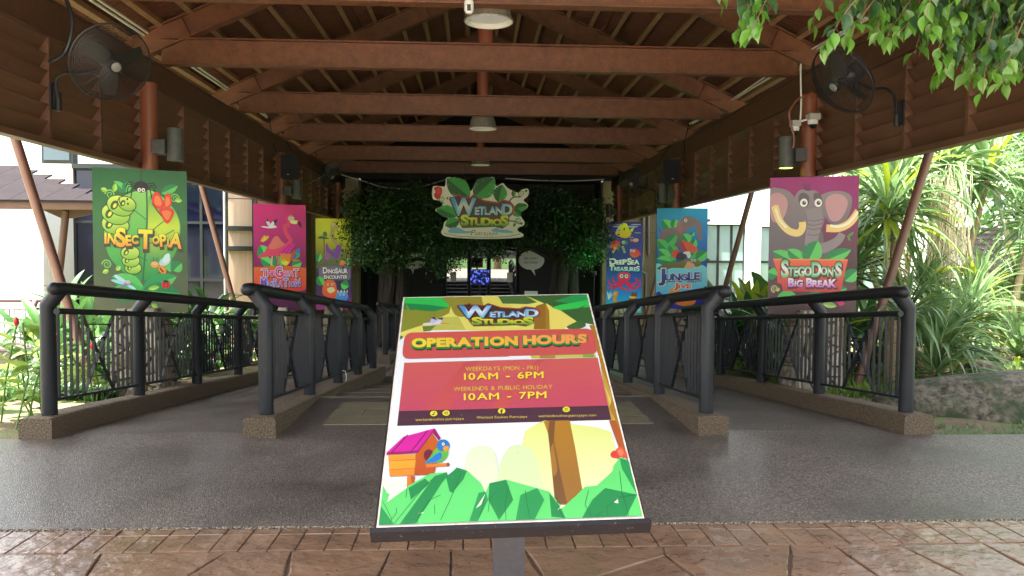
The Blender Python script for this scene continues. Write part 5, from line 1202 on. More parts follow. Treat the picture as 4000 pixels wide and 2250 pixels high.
def cable(name, pts_, r, mat, label, cat='cable', group=None):
    P_ = [Vector(p) for p in pts_]; sm = []
    for i in range(len(P_) - 1):
        for k in range(6):
            u_ = k / 6; p0 = P_[max(0, i - 1)]; p1 = P_[i]; p2 = P_[i + 1]; p3 = P_[min(len(P_) - 1, i + 2)]
            sm.append(0.5 * ((2 * p1) + (p2 - p0) * u_ + (2 * p0 - 5 * p1 + 4 * p2 - p3) * u_ * u_ + (3 * p1 - p0 - 3 * p2 + p3) * u_ ** 3))
    sm.append(P_[-1]); mb = MB(); mb.tube(sm, r, 8); return tag(mb.build(name, mat), label, cat, group)
cable('conduit', [(4.126, 9.7, 4.0), (4.126, 9.7, 3.848), (4.14, 9.7, 3.5), (4.141, 9.72, 3.30)], 0.011, m_plast, 'thin white vertical conduit running down to the right dome cameras', 'conduit')
cable('conduit', [(4.11, 9.72, 3.26), (4.18, 9.7, 3.29), (4.25, 9.68, 3.30)], 0.012, m_plast, 'short white conduit joining the two dome cameras', 'conduit')
cable('flexible_conduit', [(4.068, 9.75, 2.94), (4.066, 9.72, 3.08), (3.988, 9.7, 3.348), (4.033, 9.7, 3.476), (4.138, 9.7, 3.582), (4.303, 9.75, 3.654)], 0.014, m_column, 'curved brown flexible conduit feeding the nearest right wall lamp', 'conduit')
cable('hanging_cable', [(-4.0, 7.6, 4.1), (-3.906, 7.6, 3.979), (-3.86, 7.6, 3.88), (-3.832, 7.6, 3.742), (-3.855, 7.6, 3.573), (-3.93, 7.62, 3.432), (-4.1, 7.7, 3.38)], 0.02, m_metal, 'thick black cable looping above the left fan')
m_cond = M('white_conduit', lin((206, 204, 196)), 0.45)
for k, dz in ((0, 0), (1, 0.03)):
    cable('conduit', [(-4.36 + .04 * k, 5.0, 4.39 + dz), (-4.34 + .05 * k, 9, 4.39 + dz), (-4.33 + .04 * k, 13.0, 4.39 + dz), (-4.34, 16.4, 4.38 + dz)], 0.016, m_cond, '%s white conduit of the pair along the left eaves under the ceiling boards' % ('lower', 'upper')[k], 'conduit', 'white conduits along the eaves')
for k in range(4):
    dz = 0.0 + 0.02 * (k % 2); w_ = 0.03 * math.sin(k * 2.1)
    cable('conduit', [(4.56 + .035 * k, 5.0, 4.39 + dz), (4.58 + .03 * k + w_, 9, 4.37 + dz), (4.57 + .035 * k - w_, 11.6, 4.39 + dz), (4.58 + .03 * k + w_, 14.0, 4.36 + dz), (4.57 + .03 * k, 16.4, 4.38 + dz)], 0.013, m_cond, ('first', 'second', 'third', 'outermost')[k] + ' white cable from the aisle in the bundle along the right eaves', 'cable', 'white cable bundle along the right eaves')
cable('speaker_cable', [(-4.3, 16.4, 4.38), (-4.25, 16.3, 4.2), (-4.2, 16.2, 4.02), (-4.14, 16.15, 3.75), (-4.0, 16.2, 3.5)], 0.012, m_metal, 'black cable dropping to the left loudspeaker')
cable('speaker_cable', [(4.55, 16.4, 4.38), (4.5, 16.3, 4.2), (4.42, 16.2, 3.98), (4.4, 16.15, 3.7), (4.25, 16.2, 3.5)], 0.012, m_metal, 'black cable dropping to the right loudspeaker')
cable('fan_cable', [(-4.3, 17.2, 4.3), (-4.1, 17.3, 3.9), (-3.98, 17.5, 3.6), (-4.0, 17.7, 3.4), (-4.1, 17.9, 3.2)], 0.012, m_metal, 'black cable dropping from the eaves beside the far left fan')
cable('fan_cable', [(4.5, 17.2, 4.3), (4.3, 17.3, 3.9), (4.15, 17.5, 3.6), (4.2, 17.7, 3.4), (4.35, 17.9, 3.2)], 0.012, m_metal, 'black cable dropping from the eaves beside the far right fan')
cable('drooping_conduit', [(-4.031, 23.3, 3.922), (-3.305, 23.3, 3.719), (-2.765, 23.3, 3.559), (-2.105, 23.3, 3.519), (-1.656, 23.3, 3.571), (-0.9, 23.3, 3.80), (-0.6, 23.3, 3.87)], 0.014, m_cond, 'long white conduit drooping in front of the dark entrance, left of the logo sign', 'conduit')
cable('drooping_conduit', [(0.9, 23.3, 3.86), (1.8, 23.3, 3.81), (2.8, 23.3, 3.80), (3.9, 23.3, 3.86)], 0.016, m_cond, 'white conduit above the dark entrance, right of the logo sign', 'conduit')
# ------------------------------------------------------------------ buildings
m_cream = M('stained_cream_wall', lin((184, 174, 144)), 0.75, nz=(1.6, 0.3), col2=lin((150, 134, 102)), stretch=(1, 1, 0.25), dirt=(0.9, lin((150, 118, 62)), 0.60, 0.12))
m_white = M('white_rendered_wall', lin((238, 238, 236)), 0.8, nz=(0.8, 0.3), col2=lin((226, 224, 220)), stretch=(1, 1, 0.4), dirt=(2.0, lin((170, 140, 104)), 0.66, 0.1))
m_pink = M('beige_rendered_wall', lin((206, 178, 158)), 0.8, nz=(0.9, 0.3), col2=lin((190, 160, 140)))
m_frame = M('grey_window_frame', lin((44, 49, 47)), 0.6, spec=.2)
m_pane = M('dark_blue_window_glass', lin((22, 24, 44)), 0.06, spec=0.6)
m_pane2 = M('pale_window_glass', lin((140, 160, 160)), 0.05, spec=1.0)
m_refl_glass = bpy.data.materials.new('tinted_mirror_glass'); m_refl_glass.use_nodes = True
b_ = m_refl_glass.node_tree.nodes['Principled BSDF']; b_.inputs['Base Color'].default_value = (0.01, 0.012, 0.014, 1); b_.inputs['Roughness'].default_value = 0.015; b_.inputs['IOR'].default_value = 2.6
m_black = M('black_interior', lin((24, 23, 24)), 0.7)

# entrance building
B1 = thing('entrance_building', 'entrance building with a wide black opening, glass doors and stained cream side walls', 'building', (XC, 25.3, -1.3))
def wallpanels(parent, x0, x1, y, z0, z1, mat, pw=1.5, ph=1.3, th=0.18, name='wall_panel', sgn=1):
    nx_ = max(1, round((x1 - x0) / pw)); nz_ = max(1, round((z1 - z0) / ph))
    for i in range(nx_):
        for j in range(nz_):
            a = x0 + (x1 - x0) * i / nx_; b = x0 + (x1 - x0) * (i + 1) / nx_; c = z0 + (z1 - z0) * j / nz_; d_ = z0 + (z1 - z0) * (j + 1) / nz_
            mb = MB(); mb.span(a + .006, b - .006, y, y + th, c + .006, d_ - .006); mb.build(name, mat, parent, smooth=False)
wallpanels(B1, -6.9, -3.90, 25.3, -1.4, 4.8, m_cream); wallpanels(B1, 4.33, 6.4, 25.3, -1.4, 4.8, m_cream)
mb = MB(); mb.span(-7.2, 7.4, 25.5, 25.6, -1.4, 4.9)
# wall core with opening
mb = MB(); mb.span(-7.3, -3.92, 25.49, 25.6, -1.4, 4.85); mb.span(4.35, 6.5, 25.49, 25.6, -1.4, 4.85); mb.span(-3.92, 4.35, 25.49, 25.6, 4.2, 4.85); mb.build('wall_core', m_joint, B1, smooth=False)
mb = MB(); mb.span(-3.9, -3.77, 25.22, 25.9, -1.3, 4.0); mb.span(4.2, 4.33, 25.22, 25.9, -1.3, 4.0); mb.build('door_surround', m_cream, B1, smooth=False)
mb = MB(); mb.span(-3.76, 4.19, 26.6, 26.7, -1.2, 4.2); 
for x in (-3.76, 4.13): mb.span(x, x + .06, 25.6, 26.6, -1.2, 4.2)
mb.span(-3.76, 4.19, 25.3, 26.6, 4.0, 4.19)
mb.build('recess_lining', m_black, B1, smooth=False)
mb = MB(); mb.add([(XC - 7.3, 25.35, 4.2), (XC + 7.3, 25.35, 4.2), (XC + 7.3, 25.35, 3.3), (XC, 25.35, 6.62), (XC - 7.3, 25.35, 3.3)], []) ; mb = MB()
gy = [(-4.4, 4.0), (4.66, 4.0), (XC + 6.0, 3.75), (XC, 6.6), (XC - 6.0, 3.75)]
mb.add([(a, 25.22, c) for a, c in gy] + [(a, 25.28, c) for a, c in gy], [(0, 1, 2, 3, 4), (9, 8, 7, 6, 5)] + [(i, (i + 1) % 5, 5 + (i + 1) % 5, 5 + i) for i in range(5)]); mb.build('gable_board', m_black, B1, smooth=False)
# black cladding boards each side of the doors
for a, b in ((-3.69, -2.4), (-2.39, -1.05), (1.52, 2.8), (2.81, 4.12)):
    mb = MB(); mb.span(a, b, 26.5, 26.59, -1.2, 3.98); mb.build('cladding_board', m_dark, B1, smooth=False)
mb = MB(); mb.span(-1.04, 1.51, 26.45, 26.59, 1.95, 3.98); mb.build('door_header', m_dark, B1, smooth=False)
dy = 26.35
for i, (a, b) in enumerate(((-1.0, -0.22), (-0.16, 0.44), (0.50, 1.44))):
    mb = MB(); t_ = 0.045
    mb.span(a, a + t_, dy, dy + .05, -1.2, 1.9); mb.span(b - t_, b, dy, dy + .05, -1.2, 1.9); mb.span(a + t_, b - t_, dy, dy + .05, 1.84, 1.9); mb.span(a + t_, b - t_, dy, dy + .05, -1.2, -1.12)
    d_ = mb.build('door', m_metal, B1, smooth=False)
    mb = MB(); mb.span(a + t_, b - t_, dy + .02, dy + .03, -1.12, 1.84)
    o = mb.mesh('glass', m_refl_glass, B1.location, smooth=False); link('glass', o, d_)
for x in (-0.83, 1.1):
    mb = MB(); mb.span(x, x + .19, dy - .004, dy + .001, .62, .95); o = mb.build('door_notice', m_plast, smooth=False); tag(o, 'white paper notice taped to the %s glass door' % ('left' if x < 0 else 'right'), 'notice', 'paper notices on the doors')
# glowing screen between the doors
m_scr = bpy.data.materials.new('blue_screen'); m_scr.use_nodes = True; nt = m_scr.node_tree; n_ = nt.nodes
geo = n_.new('ShaderNodeNewGeometry'); ns = n_.new('ShaderNodeTexNoise'); ns.inputs['Scale'].default_value = 11; ns.inputs['Detail'].default_value = 4
cr = n_.new('ShaderNodeValToRGB'); cr.color_ramp.elements[0].position = .52; cr.color_ramp.elements[0].color = (0.002, 0.003, 0.02, 1); cr.color_ramp.elements[1].position = .68; cr.color_ramp.elements[1].color = (0.10, 0.16, 0.85, 1)
nt.links.new(geo.outputs['Position'], ns.inputs['Vector']); nt.links.new(ns.outputs[0], cr.inputs[0]); nt.links.new(cr.outputs[0], n_['Principled BSDF'].inputs['Emission Color']); n_['Principled BSDF'].inputs['Emission Strength'].default_value = 0.35; n_['Principled BSDF'].inputs['Base Color'].default_value = (.01, .01, .02, 1)
t = thing('display_screen', 'dark display screen glowing blue between the glass doors', 'screen', (0.16, 26.2, 0.4))
mb = MB(); mb.span(-0.17, 0.50, 26.22, 26.28, .52, 1.06); mb.build('screen_case', m_metal, t, smooth=False)
mb = MB(); mb.span(-0.15, 0.48, 26.212, 26.219, .54, 1.04); mb.build('screen', m_scr, t, smooth=False)
mb = MB(); mb.span(0.13, 0.2, 26.24, 26.28, -1.2, .52); mb.span(-.05, .38, 26.1, 26.32, -1.2, -1.17); mb.build('stand', m_metal, t, smooth=False)
# speech bubbles on the black wall
for cx, cz, w_, h_, tx, lb in ((1.80, 1.385, .44, .33, True, 'right white speech bubble reading SELAMAT DATANG on the dark wall'), (-1.95, 1.36, .42, .30, False, 'left white speech bubble on the dark wall, partly covered by leaves')):
    y_ = 26.3
    cx = cx * 26.3 / 24.5; cz = 1.55 + (cz - 1.55) * 26.3 / 24.5
    t = thing('speech_bubble', lb, 'sign', (cx, y_, cz), group='speech bubble signs')
    q = [(w_ * math.cos(a), h_ * math.sin(a)) for a in [2 * math.pi * k / 36 for k in range(36)]]
    q[26:29] = [(-.02, -h_ * .97), ((0.14 if tx else -0.05), -h_ - .2), (.10, -h_ * .96)] if tx else [(-.08, -h_ * .97), (-0.02, -h_ - .17), (.03, -h_ * .99)]
    n = len(q); tr = tessellate_polygon([[Vector((a, b, 0)) for a, b in q]]); mb = MB()
    mb.add([(a, 0, b) for a, b in q] + [(a, .02, b) for a, b in q], [tuple(k) for k in tr] + [(k[2] + n, k[1] + n, k[0] + n) for k in tr] + [(i, (i + 1) % n, n + (i + 1) % n, n + i) for i in range(n)])
    mb.build('bubble_board', M('white_card', lin((232, 232, 232)), .6), t, local=True, smooth=False)
    if tx:
        A = Art(lambda p: (p[0] / 100.0, -p[1] / 100.0), 0.9)
        A.text('SELAMAT', (-25, -3), (23, -3), 8, (24, 24, 24), .0, gap=.12, shear=.1); A.text('DATANG!', (-25, 11), (22, 11), 8, (24, 24, 24), .0, gap=.12, shear=.1); A.build('print', t)
# small white notice by the gate
t = thing('queue_notice', 'small white notice plate standing just above the top edge of the big sign', 'notice', (1.72, 23.5, -1.2))
mb = MB(); mb.tube([(1.72, 23.5, -1.2), (1.72, 23.5, .25)], .02, 8); mb.build('pole', m_metal, t)
mb = MB(); mb.span(1.52, 1.92, 23.48, 23.5, .22, .45); mb.build('plate', m_plast, t, smooth=False)
# pipes and junction box on the right cream wall
m_pipe = M('grey_white_pipe', lin((190, 192, 184)), .5)
for pts_, lb in (([(5.55, 25.2, 3.9), (5.55, 25.2, 1.35), (5.5, 25.2, 1.2), (5.3, 25.2, 1.1)], 'left grey pipe on the right cream wall'), ([(5.72, 25.2, 3.9), (5.72, 25.2, 1.9), (5.74, 25.2, 1.6)], 'right grey pipe on the right cream wall'), ([(5.3, 25.2, 1.4), (5.32, 25.2, 1.15), (5.66, 25.2, .95), (5.68, 25.2, -1.1)], 'lower grey pipe on the right cream wall')):
    P_ = pts_; mb = MB(); mb.tube(P_, .035, 10); tag(mb.build('wall_pipe', m_pipe), lb, 'pipe', 'grey pipes on the right cream wall')
mb = MB(); mb.span(5.14, 5.42, 25.16, 25.29, 1.4, 1.66); tag(mb.build('junction_box', m_pipe, smooth=False), 'pale junction box on the right cream wall', 'box')

# left glass wing
B2 = thing('glass_wing', 'left wing with a dark glazed wall, a beige tower and a curved stained end', 'building', (-9, 21, -1.2))
xm = [-11.4, -10.6, -9.35, -8.4, -7.31, -6.62]; zt_ = [-1.3, 0.83, 2.36, 3.75]
for i, (a, b) in enumerate(zip(xm[:-1], xm[1:])):
    zz = [-1.3, .1, 1.92, 2.56] if i == 0 else zt_
    for c, d_ in zip(zz[:-1], zz[1:]):
        f = MB(); w = .035
        f.span(a, a + w, 20.96, 21.06, c, d_); f.span(b - w, b, 20.96, 21.06, c, d_); f.span(a + w, b - w, 20.96, 21.06, c, c + w); f.span(a + w, b - w, 20.96, 21.06, d_ - w, d_)
        fo = f.build('window_frame', m_frame, B2, smooth=False)
        g = MB(); g.span(a + w, b - w, 21.0, 21.02, c + w, d_ - w); link('pane', g.mesh('pane', m_pane, B2.location, smooth=False), fo)
mb = MB(); mb.span(-10.6, -6.4, 20.85, 21.3, 3.76, 3.88); mb.build('roof_edge', m_frame, B2, smooth=False)
mb = MB(); mb.span(-11.4, -5.9, 21.1, 24.9, -1.3, 3.75); mb.build('inner_core', m_black, B2, smooth=False)
wallpanels(B2, -11.41, -10.59, 20.9, 2.57, 3.88, m_pink, 1.0, 1.4, .3); 
mb = MB(); mb.span(-11.4, -10.6, 20.93, 21.2, 3.89, 4.9); fo = mb.build('window_frame', m_frame, B2, smooth=False)
g = MB(); g.span(-11.34, -10.68, 20.915, 20.925, 3.97, 4.8); link('pane', g.mesh('pane', M('grey_blue_pane', lin((74, 86, 92)), .2), B2.location, smooth=False), fo)
# curved stained end with ledges
m_curv = M('streaked_beige_wall', lin((196, 176, 154)), .75, nz=(5.0, .3), col2=lin((160, 130, 104)), stretch=(1, 1, .08))
cxx, cyy, rr = -6.6, 22.2, 1.25
for j, (z0, z1) in enumerate(((-1.3, .42), (.44, 1.62), (1.74, 2.16), (2.28, 3.0), (3.02, 3.9))):
    for k in range(2):
        a0, a1 = -90 + k * 45 + .3, -90 + (k + 1) * 45 - .3; mb = MB(); vs = []
        for a in [a0 + (a1 - a0) * i_ / 8 for i_ in range(9)]:
            for r_ in (rr, rr - .12):
                for z in (z0, z1): vs.append((cxx + r_ * math.cos(R(a)), cyy + r_ * math.sin(R(a)), z))
        fs = []
        for q_ in range(0, 32, 4): fs += [(q_, q_ + 4, q_ + 5, q_ + 1), (q_ + 2, q_ + 3, q_ + 7, q_ + 6), (q_ + 1, q_ + 5, q_ + 7, q_ + 3), (q_, q_ + 2, q_ + 6, q_ + 4)]
        fs += [(0, 1, 3, 2), (32, 34, 35, 33)]; mb.add(vs, fs); mb.build('curved_panel', m_curv, B2)
for z in (1.63, 2.17):
    mb = MB(); prof = []
    vs = [(cxx + r_ * math.cos(R(a)), cyy + r_ * math.sin(R(a)), zz) for a in range(-90, 1, 9) for r_, zz in ((rr - .05, z), (rr + .16, z), (rr + .16, z + .1), (rr - .05, z + .1))]
    n = 11; fs = [(i * 4 + j, i * 4 + (j + 1) % 4, (i + 1) * 4 + (j + 1) % 4, (i + 1) * 4 + j) for i in range(n - 1) for j in range(4)] + [(3, 2, 1, 0), tuple((n - 1) * 4 + j for j in range(4))]
    mb.add(vs, fs); mb.build('ledge', m_frame, B2)
mb = MB(); mb.span(-5.45, -5.30, 22.2, 25.3, -1.3, 3.9); mb.build('side_wall', m_cream, B2, smooth=False)
mb = MB(); mb.tube([(-6.66, 20.86, -1.2), (-6.66, 20.86, 3.7)], .03, 8); mb.build('drain_pipe', m_pipe, B2)

# white annex with panel joints, tiled canopy
B3 = thing('white_annex', 'plain white annex wall at the far left with thin panel joints', 'building', (-13, 19.5, -1.3))
wallpanels(B3, -16.2, -10.62, 19.5, -1.3, 2.74, m_white, 2.6, 1.95, .3)
mb = MB(); mb.span(-16.2, -10.63, 19.82, 21.5, -1.3, 2.7); mb.build('wall_core', m_white, B3, smooth=False)
m_rooft = M('mauve_concrete_tile', lin((40, 34, 36)), .9, spec=.1, nz=(10, .25), col2=lin((27, 23, 25)), rand=.08, bump=(50, .5, 'noise', .01))  # shade over the canopy is painted in: tile colour lowered to near black
cn = thing('tiled_canopy', 'brown tiled canopy roof at the far left on slanting brackets', 'canopy', (-9.5, 15, 2.4))
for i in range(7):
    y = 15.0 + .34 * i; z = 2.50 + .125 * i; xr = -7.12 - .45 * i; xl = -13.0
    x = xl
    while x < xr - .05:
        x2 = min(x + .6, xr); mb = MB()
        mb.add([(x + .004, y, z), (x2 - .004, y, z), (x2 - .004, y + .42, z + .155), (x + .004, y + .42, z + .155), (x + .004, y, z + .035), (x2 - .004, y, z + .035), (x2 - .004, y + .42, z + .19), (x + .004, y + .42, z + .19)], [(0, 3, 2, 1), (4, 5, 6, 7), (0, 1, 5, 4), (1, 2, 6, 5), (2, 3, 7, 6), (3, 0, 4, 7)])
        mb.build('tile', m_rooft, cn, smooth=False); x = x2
mb = MB(); mb.span(-13, -7.16, 15.04, 15.12, 2.36, 2.52); mb.span(-7.26, -7.14, 15.12, 18.0, 2.34, 2.50); mb.build('fascia_board', m_louvre, cn, smooth=False)
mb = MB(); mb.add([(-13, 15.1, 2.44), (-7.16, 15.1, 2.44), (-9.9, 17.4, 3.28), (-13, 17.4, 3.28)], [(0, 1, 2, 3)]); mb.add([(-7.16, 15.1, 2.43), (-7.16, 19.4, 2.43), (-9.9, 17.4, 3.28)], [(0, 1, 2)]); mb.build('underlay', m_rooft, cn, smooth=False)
for (x, y) in ((-8.05, 15.6), (-11.5, 15.6)):
    mb = MB(); mb.tube([(x, y, 2.36), (x - .45, y + .1, -.9)], .07, 12); mb.build('support_pole', m_brace, cn)
    mb = MB(); mb.add([(x - .5, y, 2.40), (x + .9, y, 2.40), (x + .1, y, 2.22), (x - .1, y, 2.22), (x - .5, y + .08, 2.40), (x + .9, y + .08, 2.40), (x + .1, y + .08, 2.22), (x - .1, y + .08, 2.22)], [(0, 1, 2, 3), (7, 6, 5, 4), (0, 4, 5, 1), (1, 5, 6, 2), (2, 6, 7, 3), (3, 7, 4, 0)]); mb.build('bracket_head', m_louvre, cn, smooth=False)

# mauve bridge railing on a low wall, far left
rl = railing(0, 1, [0, 1.9, 3.8, 5.7], 'mauve painted railing of the side path at the far left edge', mat=m_pinkrail, zf=lambda y: 0.0, xabs=0.0, group=None)

rl.location = (-8.1, 14.5, -.22); rl.rotation_euler = (0, 0, R(90)); rl.scale = (.82, .82, .82)
mb = MB(); mb.span(-14, -7.85, 14.35, 14.75, -1.0, -.22); mb.span(-14, -7.8, 14.3, 14.8, -.24, -.20); mb.tube([(-8.0, 14.34, -.5), (-7.3, 14.3, -.5)], .16, 16); tag(mb.build('low_wall', M('mauve_low_wall', lin((128, 106, 106)), .7, nz=(3, .3), col2=lin((104, 86, 88)))), 'mauve low wall carrying the side path railing, far left', 'wall')

# right wing: white rendered, strip windows
B4 = thing('white_wing', 'bright white right wing with grey-framed windows behind the big leaves', 'building', (10, 24, -1.3))
def wall_open(parent, x0, x1, y, z0, z1, holes, mat, th=.3):
    cur = x0
    for a, b, c, d_ in holes:
        for q_ in ((cur, a, z0, z1), (a, b, z0, c), (a, b, d_, z1)):
            if q_[1] - q_[0] > .02 and q_[3] - q_[2] > .02: mb = MB(); mb.span(q_[0], q_[1], y, y + th, q_[2], q_[3]); mb.build('wall', mat, parent, smooth=False)
        cur = b
    mb = MB(); mb.span(cur, x1, y, y + th, z0, z1); mb.build('wall', mat, parent, smooth=False)
hol = [(6.85, 8.55, -.9, 2.56), (9.05, 9.75, -.9, 2.5), (11.5, 13.3, -.9, 2.5)]
wall_open(B4, 6.45, 22, 24.0, -1.3, 4.6, hol, m_white)
for a, b, c, d_ in hol:
    nx_ = max(1, round((b - a) / .45)); zz = [c, .2, 1.38, d_]
    for i in range(nx_):
        for z0, z1 in zip(zz[:-1], zz[1:]):
            x0 = a + (b - a) * i / nx_; x1 = a + (b - a) * (i + 1) / nx_; f = MB(); w = .035
            f.span(x0, x0 + w, 24.08, 24.16, z0, z1); f.span(x1 - w, x1, 24.08, 24.16, z0, z1); f.span(x0 + w, x1 - w, 24.08, 24.16, z0, z0 + w); f.span(x0 + w, x1 - w, 24.08, 24.16, z1 - w, z1)
            fo = f.build('window_frame', m_frame, B4, smooth=False); g = MB(); g.span(x0 + w, x1 - w, 24.11, 24.13, z0 + w, z1 - w); link('pane', g.mesh('pane', m_pane2, B4.location, smooth=False), fo)
for z in (2.62, 1.40):
    mb = MB(); mb.span(5.9, 7.25, 23.5, 24.0, z, z + .08); mb.build('ledge', m_frame, B4, smooth=False)
mb = MB(); mb.span(6.45, 22, 24.3, 26, -1.3, 4.5); mb.build('inner_core', m_dark, B4, smooth=False)
# small house far right
B5 = thing('garden_house', 'small cream house with a brown tiled roof seen between the palms, far right', 'building', (20, 24, -1.2))
mb = MB(); mb.span(15.6, 25, 22.5, 23.8, -1.2, 1.1); mb.build('wall', m_cream, B5, smooth=False)
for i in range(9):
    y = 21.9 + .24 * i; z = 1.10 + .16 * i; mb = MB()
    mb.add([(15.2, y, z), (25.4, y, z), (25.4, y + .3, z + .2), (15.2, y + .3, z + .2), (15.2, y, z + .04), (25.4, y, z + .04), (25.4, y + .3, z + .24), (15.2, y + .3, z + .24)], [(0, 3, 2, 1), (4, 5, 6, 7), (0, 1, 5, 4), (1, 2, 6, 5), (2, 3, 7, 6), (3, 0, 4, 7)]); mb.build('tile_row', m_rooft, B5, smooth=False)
for k in range(9):
    mb = MB(); mb.span(15.5 + k * 1.1, 15.62 + k * 1.1, 21.85, 22.5, .98, 1.1); mb.build('rafter_end', m_louvre, B5, smooth=False)
# reddish deck railing low on the right
t = thing('deck_railing', 'low reddish-brown timber deck railing at the far right behind the palms', 'railing', (9.5, 14, -.9))
for x in (9.0, 10.2, 11.4, 12.6): mb = MB(); mb.span(x - .05, x + .05, 14.25, 14.35, -.9, .5); mb.build('post', m_louvre, t, smooth=False)
for z in (.44, .1): mb = MB(); mb.extr([(-.04, -.03), (.04, -.03), (.04, .03), (-.04, .03)], (8.6, 14.3, z), (13.2, 14.3, z)); mb.build('rail', m_louvre, t, smooth=False)
mb = MB(); mb.extr([(-.03, -.03), (.03, -.03), (.03, .03), (-.03, .03)], (9.0, 14.34, -.3), (10.2, 14.34, .4)); mb.extr([(-.03, -.03), (.03, -.03), (.03, .03), (-.03, .03)], (10.2, 14.36, .4), (11.4, 14.36, -.3)); mb.build('cross_brace', m_louvre, t, smooth=False)
mb = MB(); mb.span(8.5, 13.4, 13.9, 15.6, -.45, -.3); mb.build('deck', m_louvre, t, smooth=False)
# ------------------------------------------------------------------ vegetation
def leafmat(name, c, c2, tr=.35, rough=.3, rand=.25, sc=3.0):
    return M(name, c, rough, nz=(sc, .25), col2=c2, rand=rand, trans=tr, spec=.7)
m_strap = leafmat('strap_leaf', lin((134, 158, 104)), lin((78, 114, 66)), .4, .22)
m_strapy = leafmat('yellow_strap_leaf', lin((170, 176, 50)), lin((110, 140, 40)), .4)
m_broad = leafmat('broad_leaf', lin((84, 122, 60)), lin((44, 80, 42)), .35)
m_costus = leafmat('fleshy_leaf', lin((156, 182, 86)), lin((96, 136, 56)), .45)
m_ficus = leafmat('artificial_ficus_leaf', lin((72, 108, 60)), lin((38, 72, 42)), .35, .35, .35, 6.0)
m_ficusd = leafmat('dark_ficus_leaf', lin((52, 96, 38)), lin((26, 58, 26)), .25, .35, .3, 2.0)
m_bark = M('pale_trunk', lin((176, 156, 122)), .8, nz=(9, .25), col2=lin((120, 100, 72)), stretch=(1, 1, 3), bump=(14, .6, 'noise', .02))
m_dbark = M('dark_artificial_bark', lin((54, 42, 36)), .7, nz=(4, .25), col2=lin((30, 24, 21)), stretch=(4, 4, .5), bump=(6, 1.0, 'noise', .06))
m_twig = M('brown_twig', lin((120, 92, 66)), .7)
m_red = M('red_flower', lin((190, 30, 40)), .5)

def strap_mesh(name, L_, w, elev, droop, mat, n=8, fold=.25):
    """long arching blade: starts at the origin along +X at angle elev, droops with its length"""
    mb = MB(); p = Vector((0, 0, 0)); a = elev; vs = []
    for i in range(n + 1):
        t = i / n; ww = w * (0.55 + 0.45 * math.sin(math.pi * min(1, t * 1.5 + .15))) * (1 - max(0, t - .55) / .45) ** .8 if t > .55 else w * (0.5 + 0.5 * math.sin(math.pi / 2 * min(1, t * 2.2)))
        ww = max(ww, .001); d = Vector((math.cos(a), 0, math.sin(a))); up = Vector((-math.sin(a), 0, math.cos(a)))
        vs += [p + Vector((0, ww / 2, 0)) + up * ww * fold, p, p + Vector((0, -ww / 2, 0)) + up * ww * fold]
        p = p + d * (L_ / n); a -= droop / n * (0.5 + 1.2 * t)
    fs = []
    for i in range(n):
        for j in range(2): fs.append((i * 3 + j, i * 3 + j + 1, i * 3 + j + 4, i * 3 + j + 3))
    mb.add(vs, fs); return mb.mesh(name, mat, sharp=180)
straps = []
rg = random.Random(21)
for el, dr in ((1.35, .5), (1.15, 1.0), (.9, 1.5), (.6, 1.7), (.3, 1.6), (.1, 1.5), (-.2, 1.1), (-.6, .8)):
    straps.append([strap_mesh('leaf', 1.0, .066, el, dr, m, 8) for m in (m_strap, m_strapy)])
def head(parent, c, n, L0, L1, rg, lo=0, hi=8, yellow=.08, wscale=1.0):
    for k in range(n):
        j = min(7, int(lo + (hi - lo) * (k / n))); ys_ = rg.random() < yellow
        s = rg.uniform(L0, L1) * (0.75 if j == 0 else 1)
        link('leaf', straps[j][1 if ys_ else 0], parent, (c[0], c[1], c[2] - .12 * k / n), (rg.uniform(-.15, .15), rg.uniform(-.15, .15), rg.uniform(0, 6.283)), (s, s * wscale, s))
def dracaena(x, y, label, stems, L0=.75, L1=1.05, n=60, hi=8, group=None, seed=0, yellow=.06):
    rg = random.Random(seed); z0 = gz(x, y)
    t = thing('dracaena', label, 'plant', (x, y, z0), group=group)
    for (dx, dy, h, r) in stems:
        p0 = Vector((dx * .15, dy * .15, -.1)); p3 = Vector((dx, dy, h)); mid = p0.lerp(p3, .5) + Vector((rg.uniform(-.1, .1), rg.uniform(-.1, .1), 0))
        mb = MB(); mb.tube([p0, p0.lerp(mid, .5) + Vector((.02, 0, 0)), mid, mid.lerp(p3, .5), p3], [r, r * .9, r * .8, r * .7, r * .55], 10); mb.build('trunk', m_bark, t, local=True)
        head(t, p3, n, L0, L1, rg, 0, hi, yellow)
    return t
dracaena(5.95, 9.6, 'young green dracaena with stiff leaves growing right behind the boulder', [(0, 0, .34, .06), (.25, .35, .72, .045), (-.2, .4, 1.0, .04)], .95, 1.3, 44, 6, seed=1)
dracaena(7.0, 11.0, 'bushy dracaena right of and behind the boulder plant, leaves spreading to the right', [(0, 0, .6, .05), (.5, .3, 1.0, .045), (.9, -.2, .5, .04)], 1.0, 1.35, 56, 7, seed=2)
dracaena(8.2, 13.6, 'tall dracaena with the highest drooping crown behind the right brace pole', [(.35, 0, 3.75, .09), (-.6, .4, 3.3, .08), (1.3, .3, 3.5, .08)], 1.3, 1.8, 85, 8, seed=3)
dracaena(9.4, 13.5, 'leaning dracaena at the right edge with a bare pale trunk', [(.85, .2, 2.75, .075), (1.9, .5, 3.6, .08)], 1.1, 1.6, 85, 8, seed=4)
dracaena(6.9, 12.6, 'dracaena just right of the elephant poster with long hanging leaves', [(0, 0, 2.7, .07), (.5, .6, 3.2, .07), (-.35, .5, 1.7, .05)], 1.2, 1.7, 82, 8, seed=5, yellow=.12)
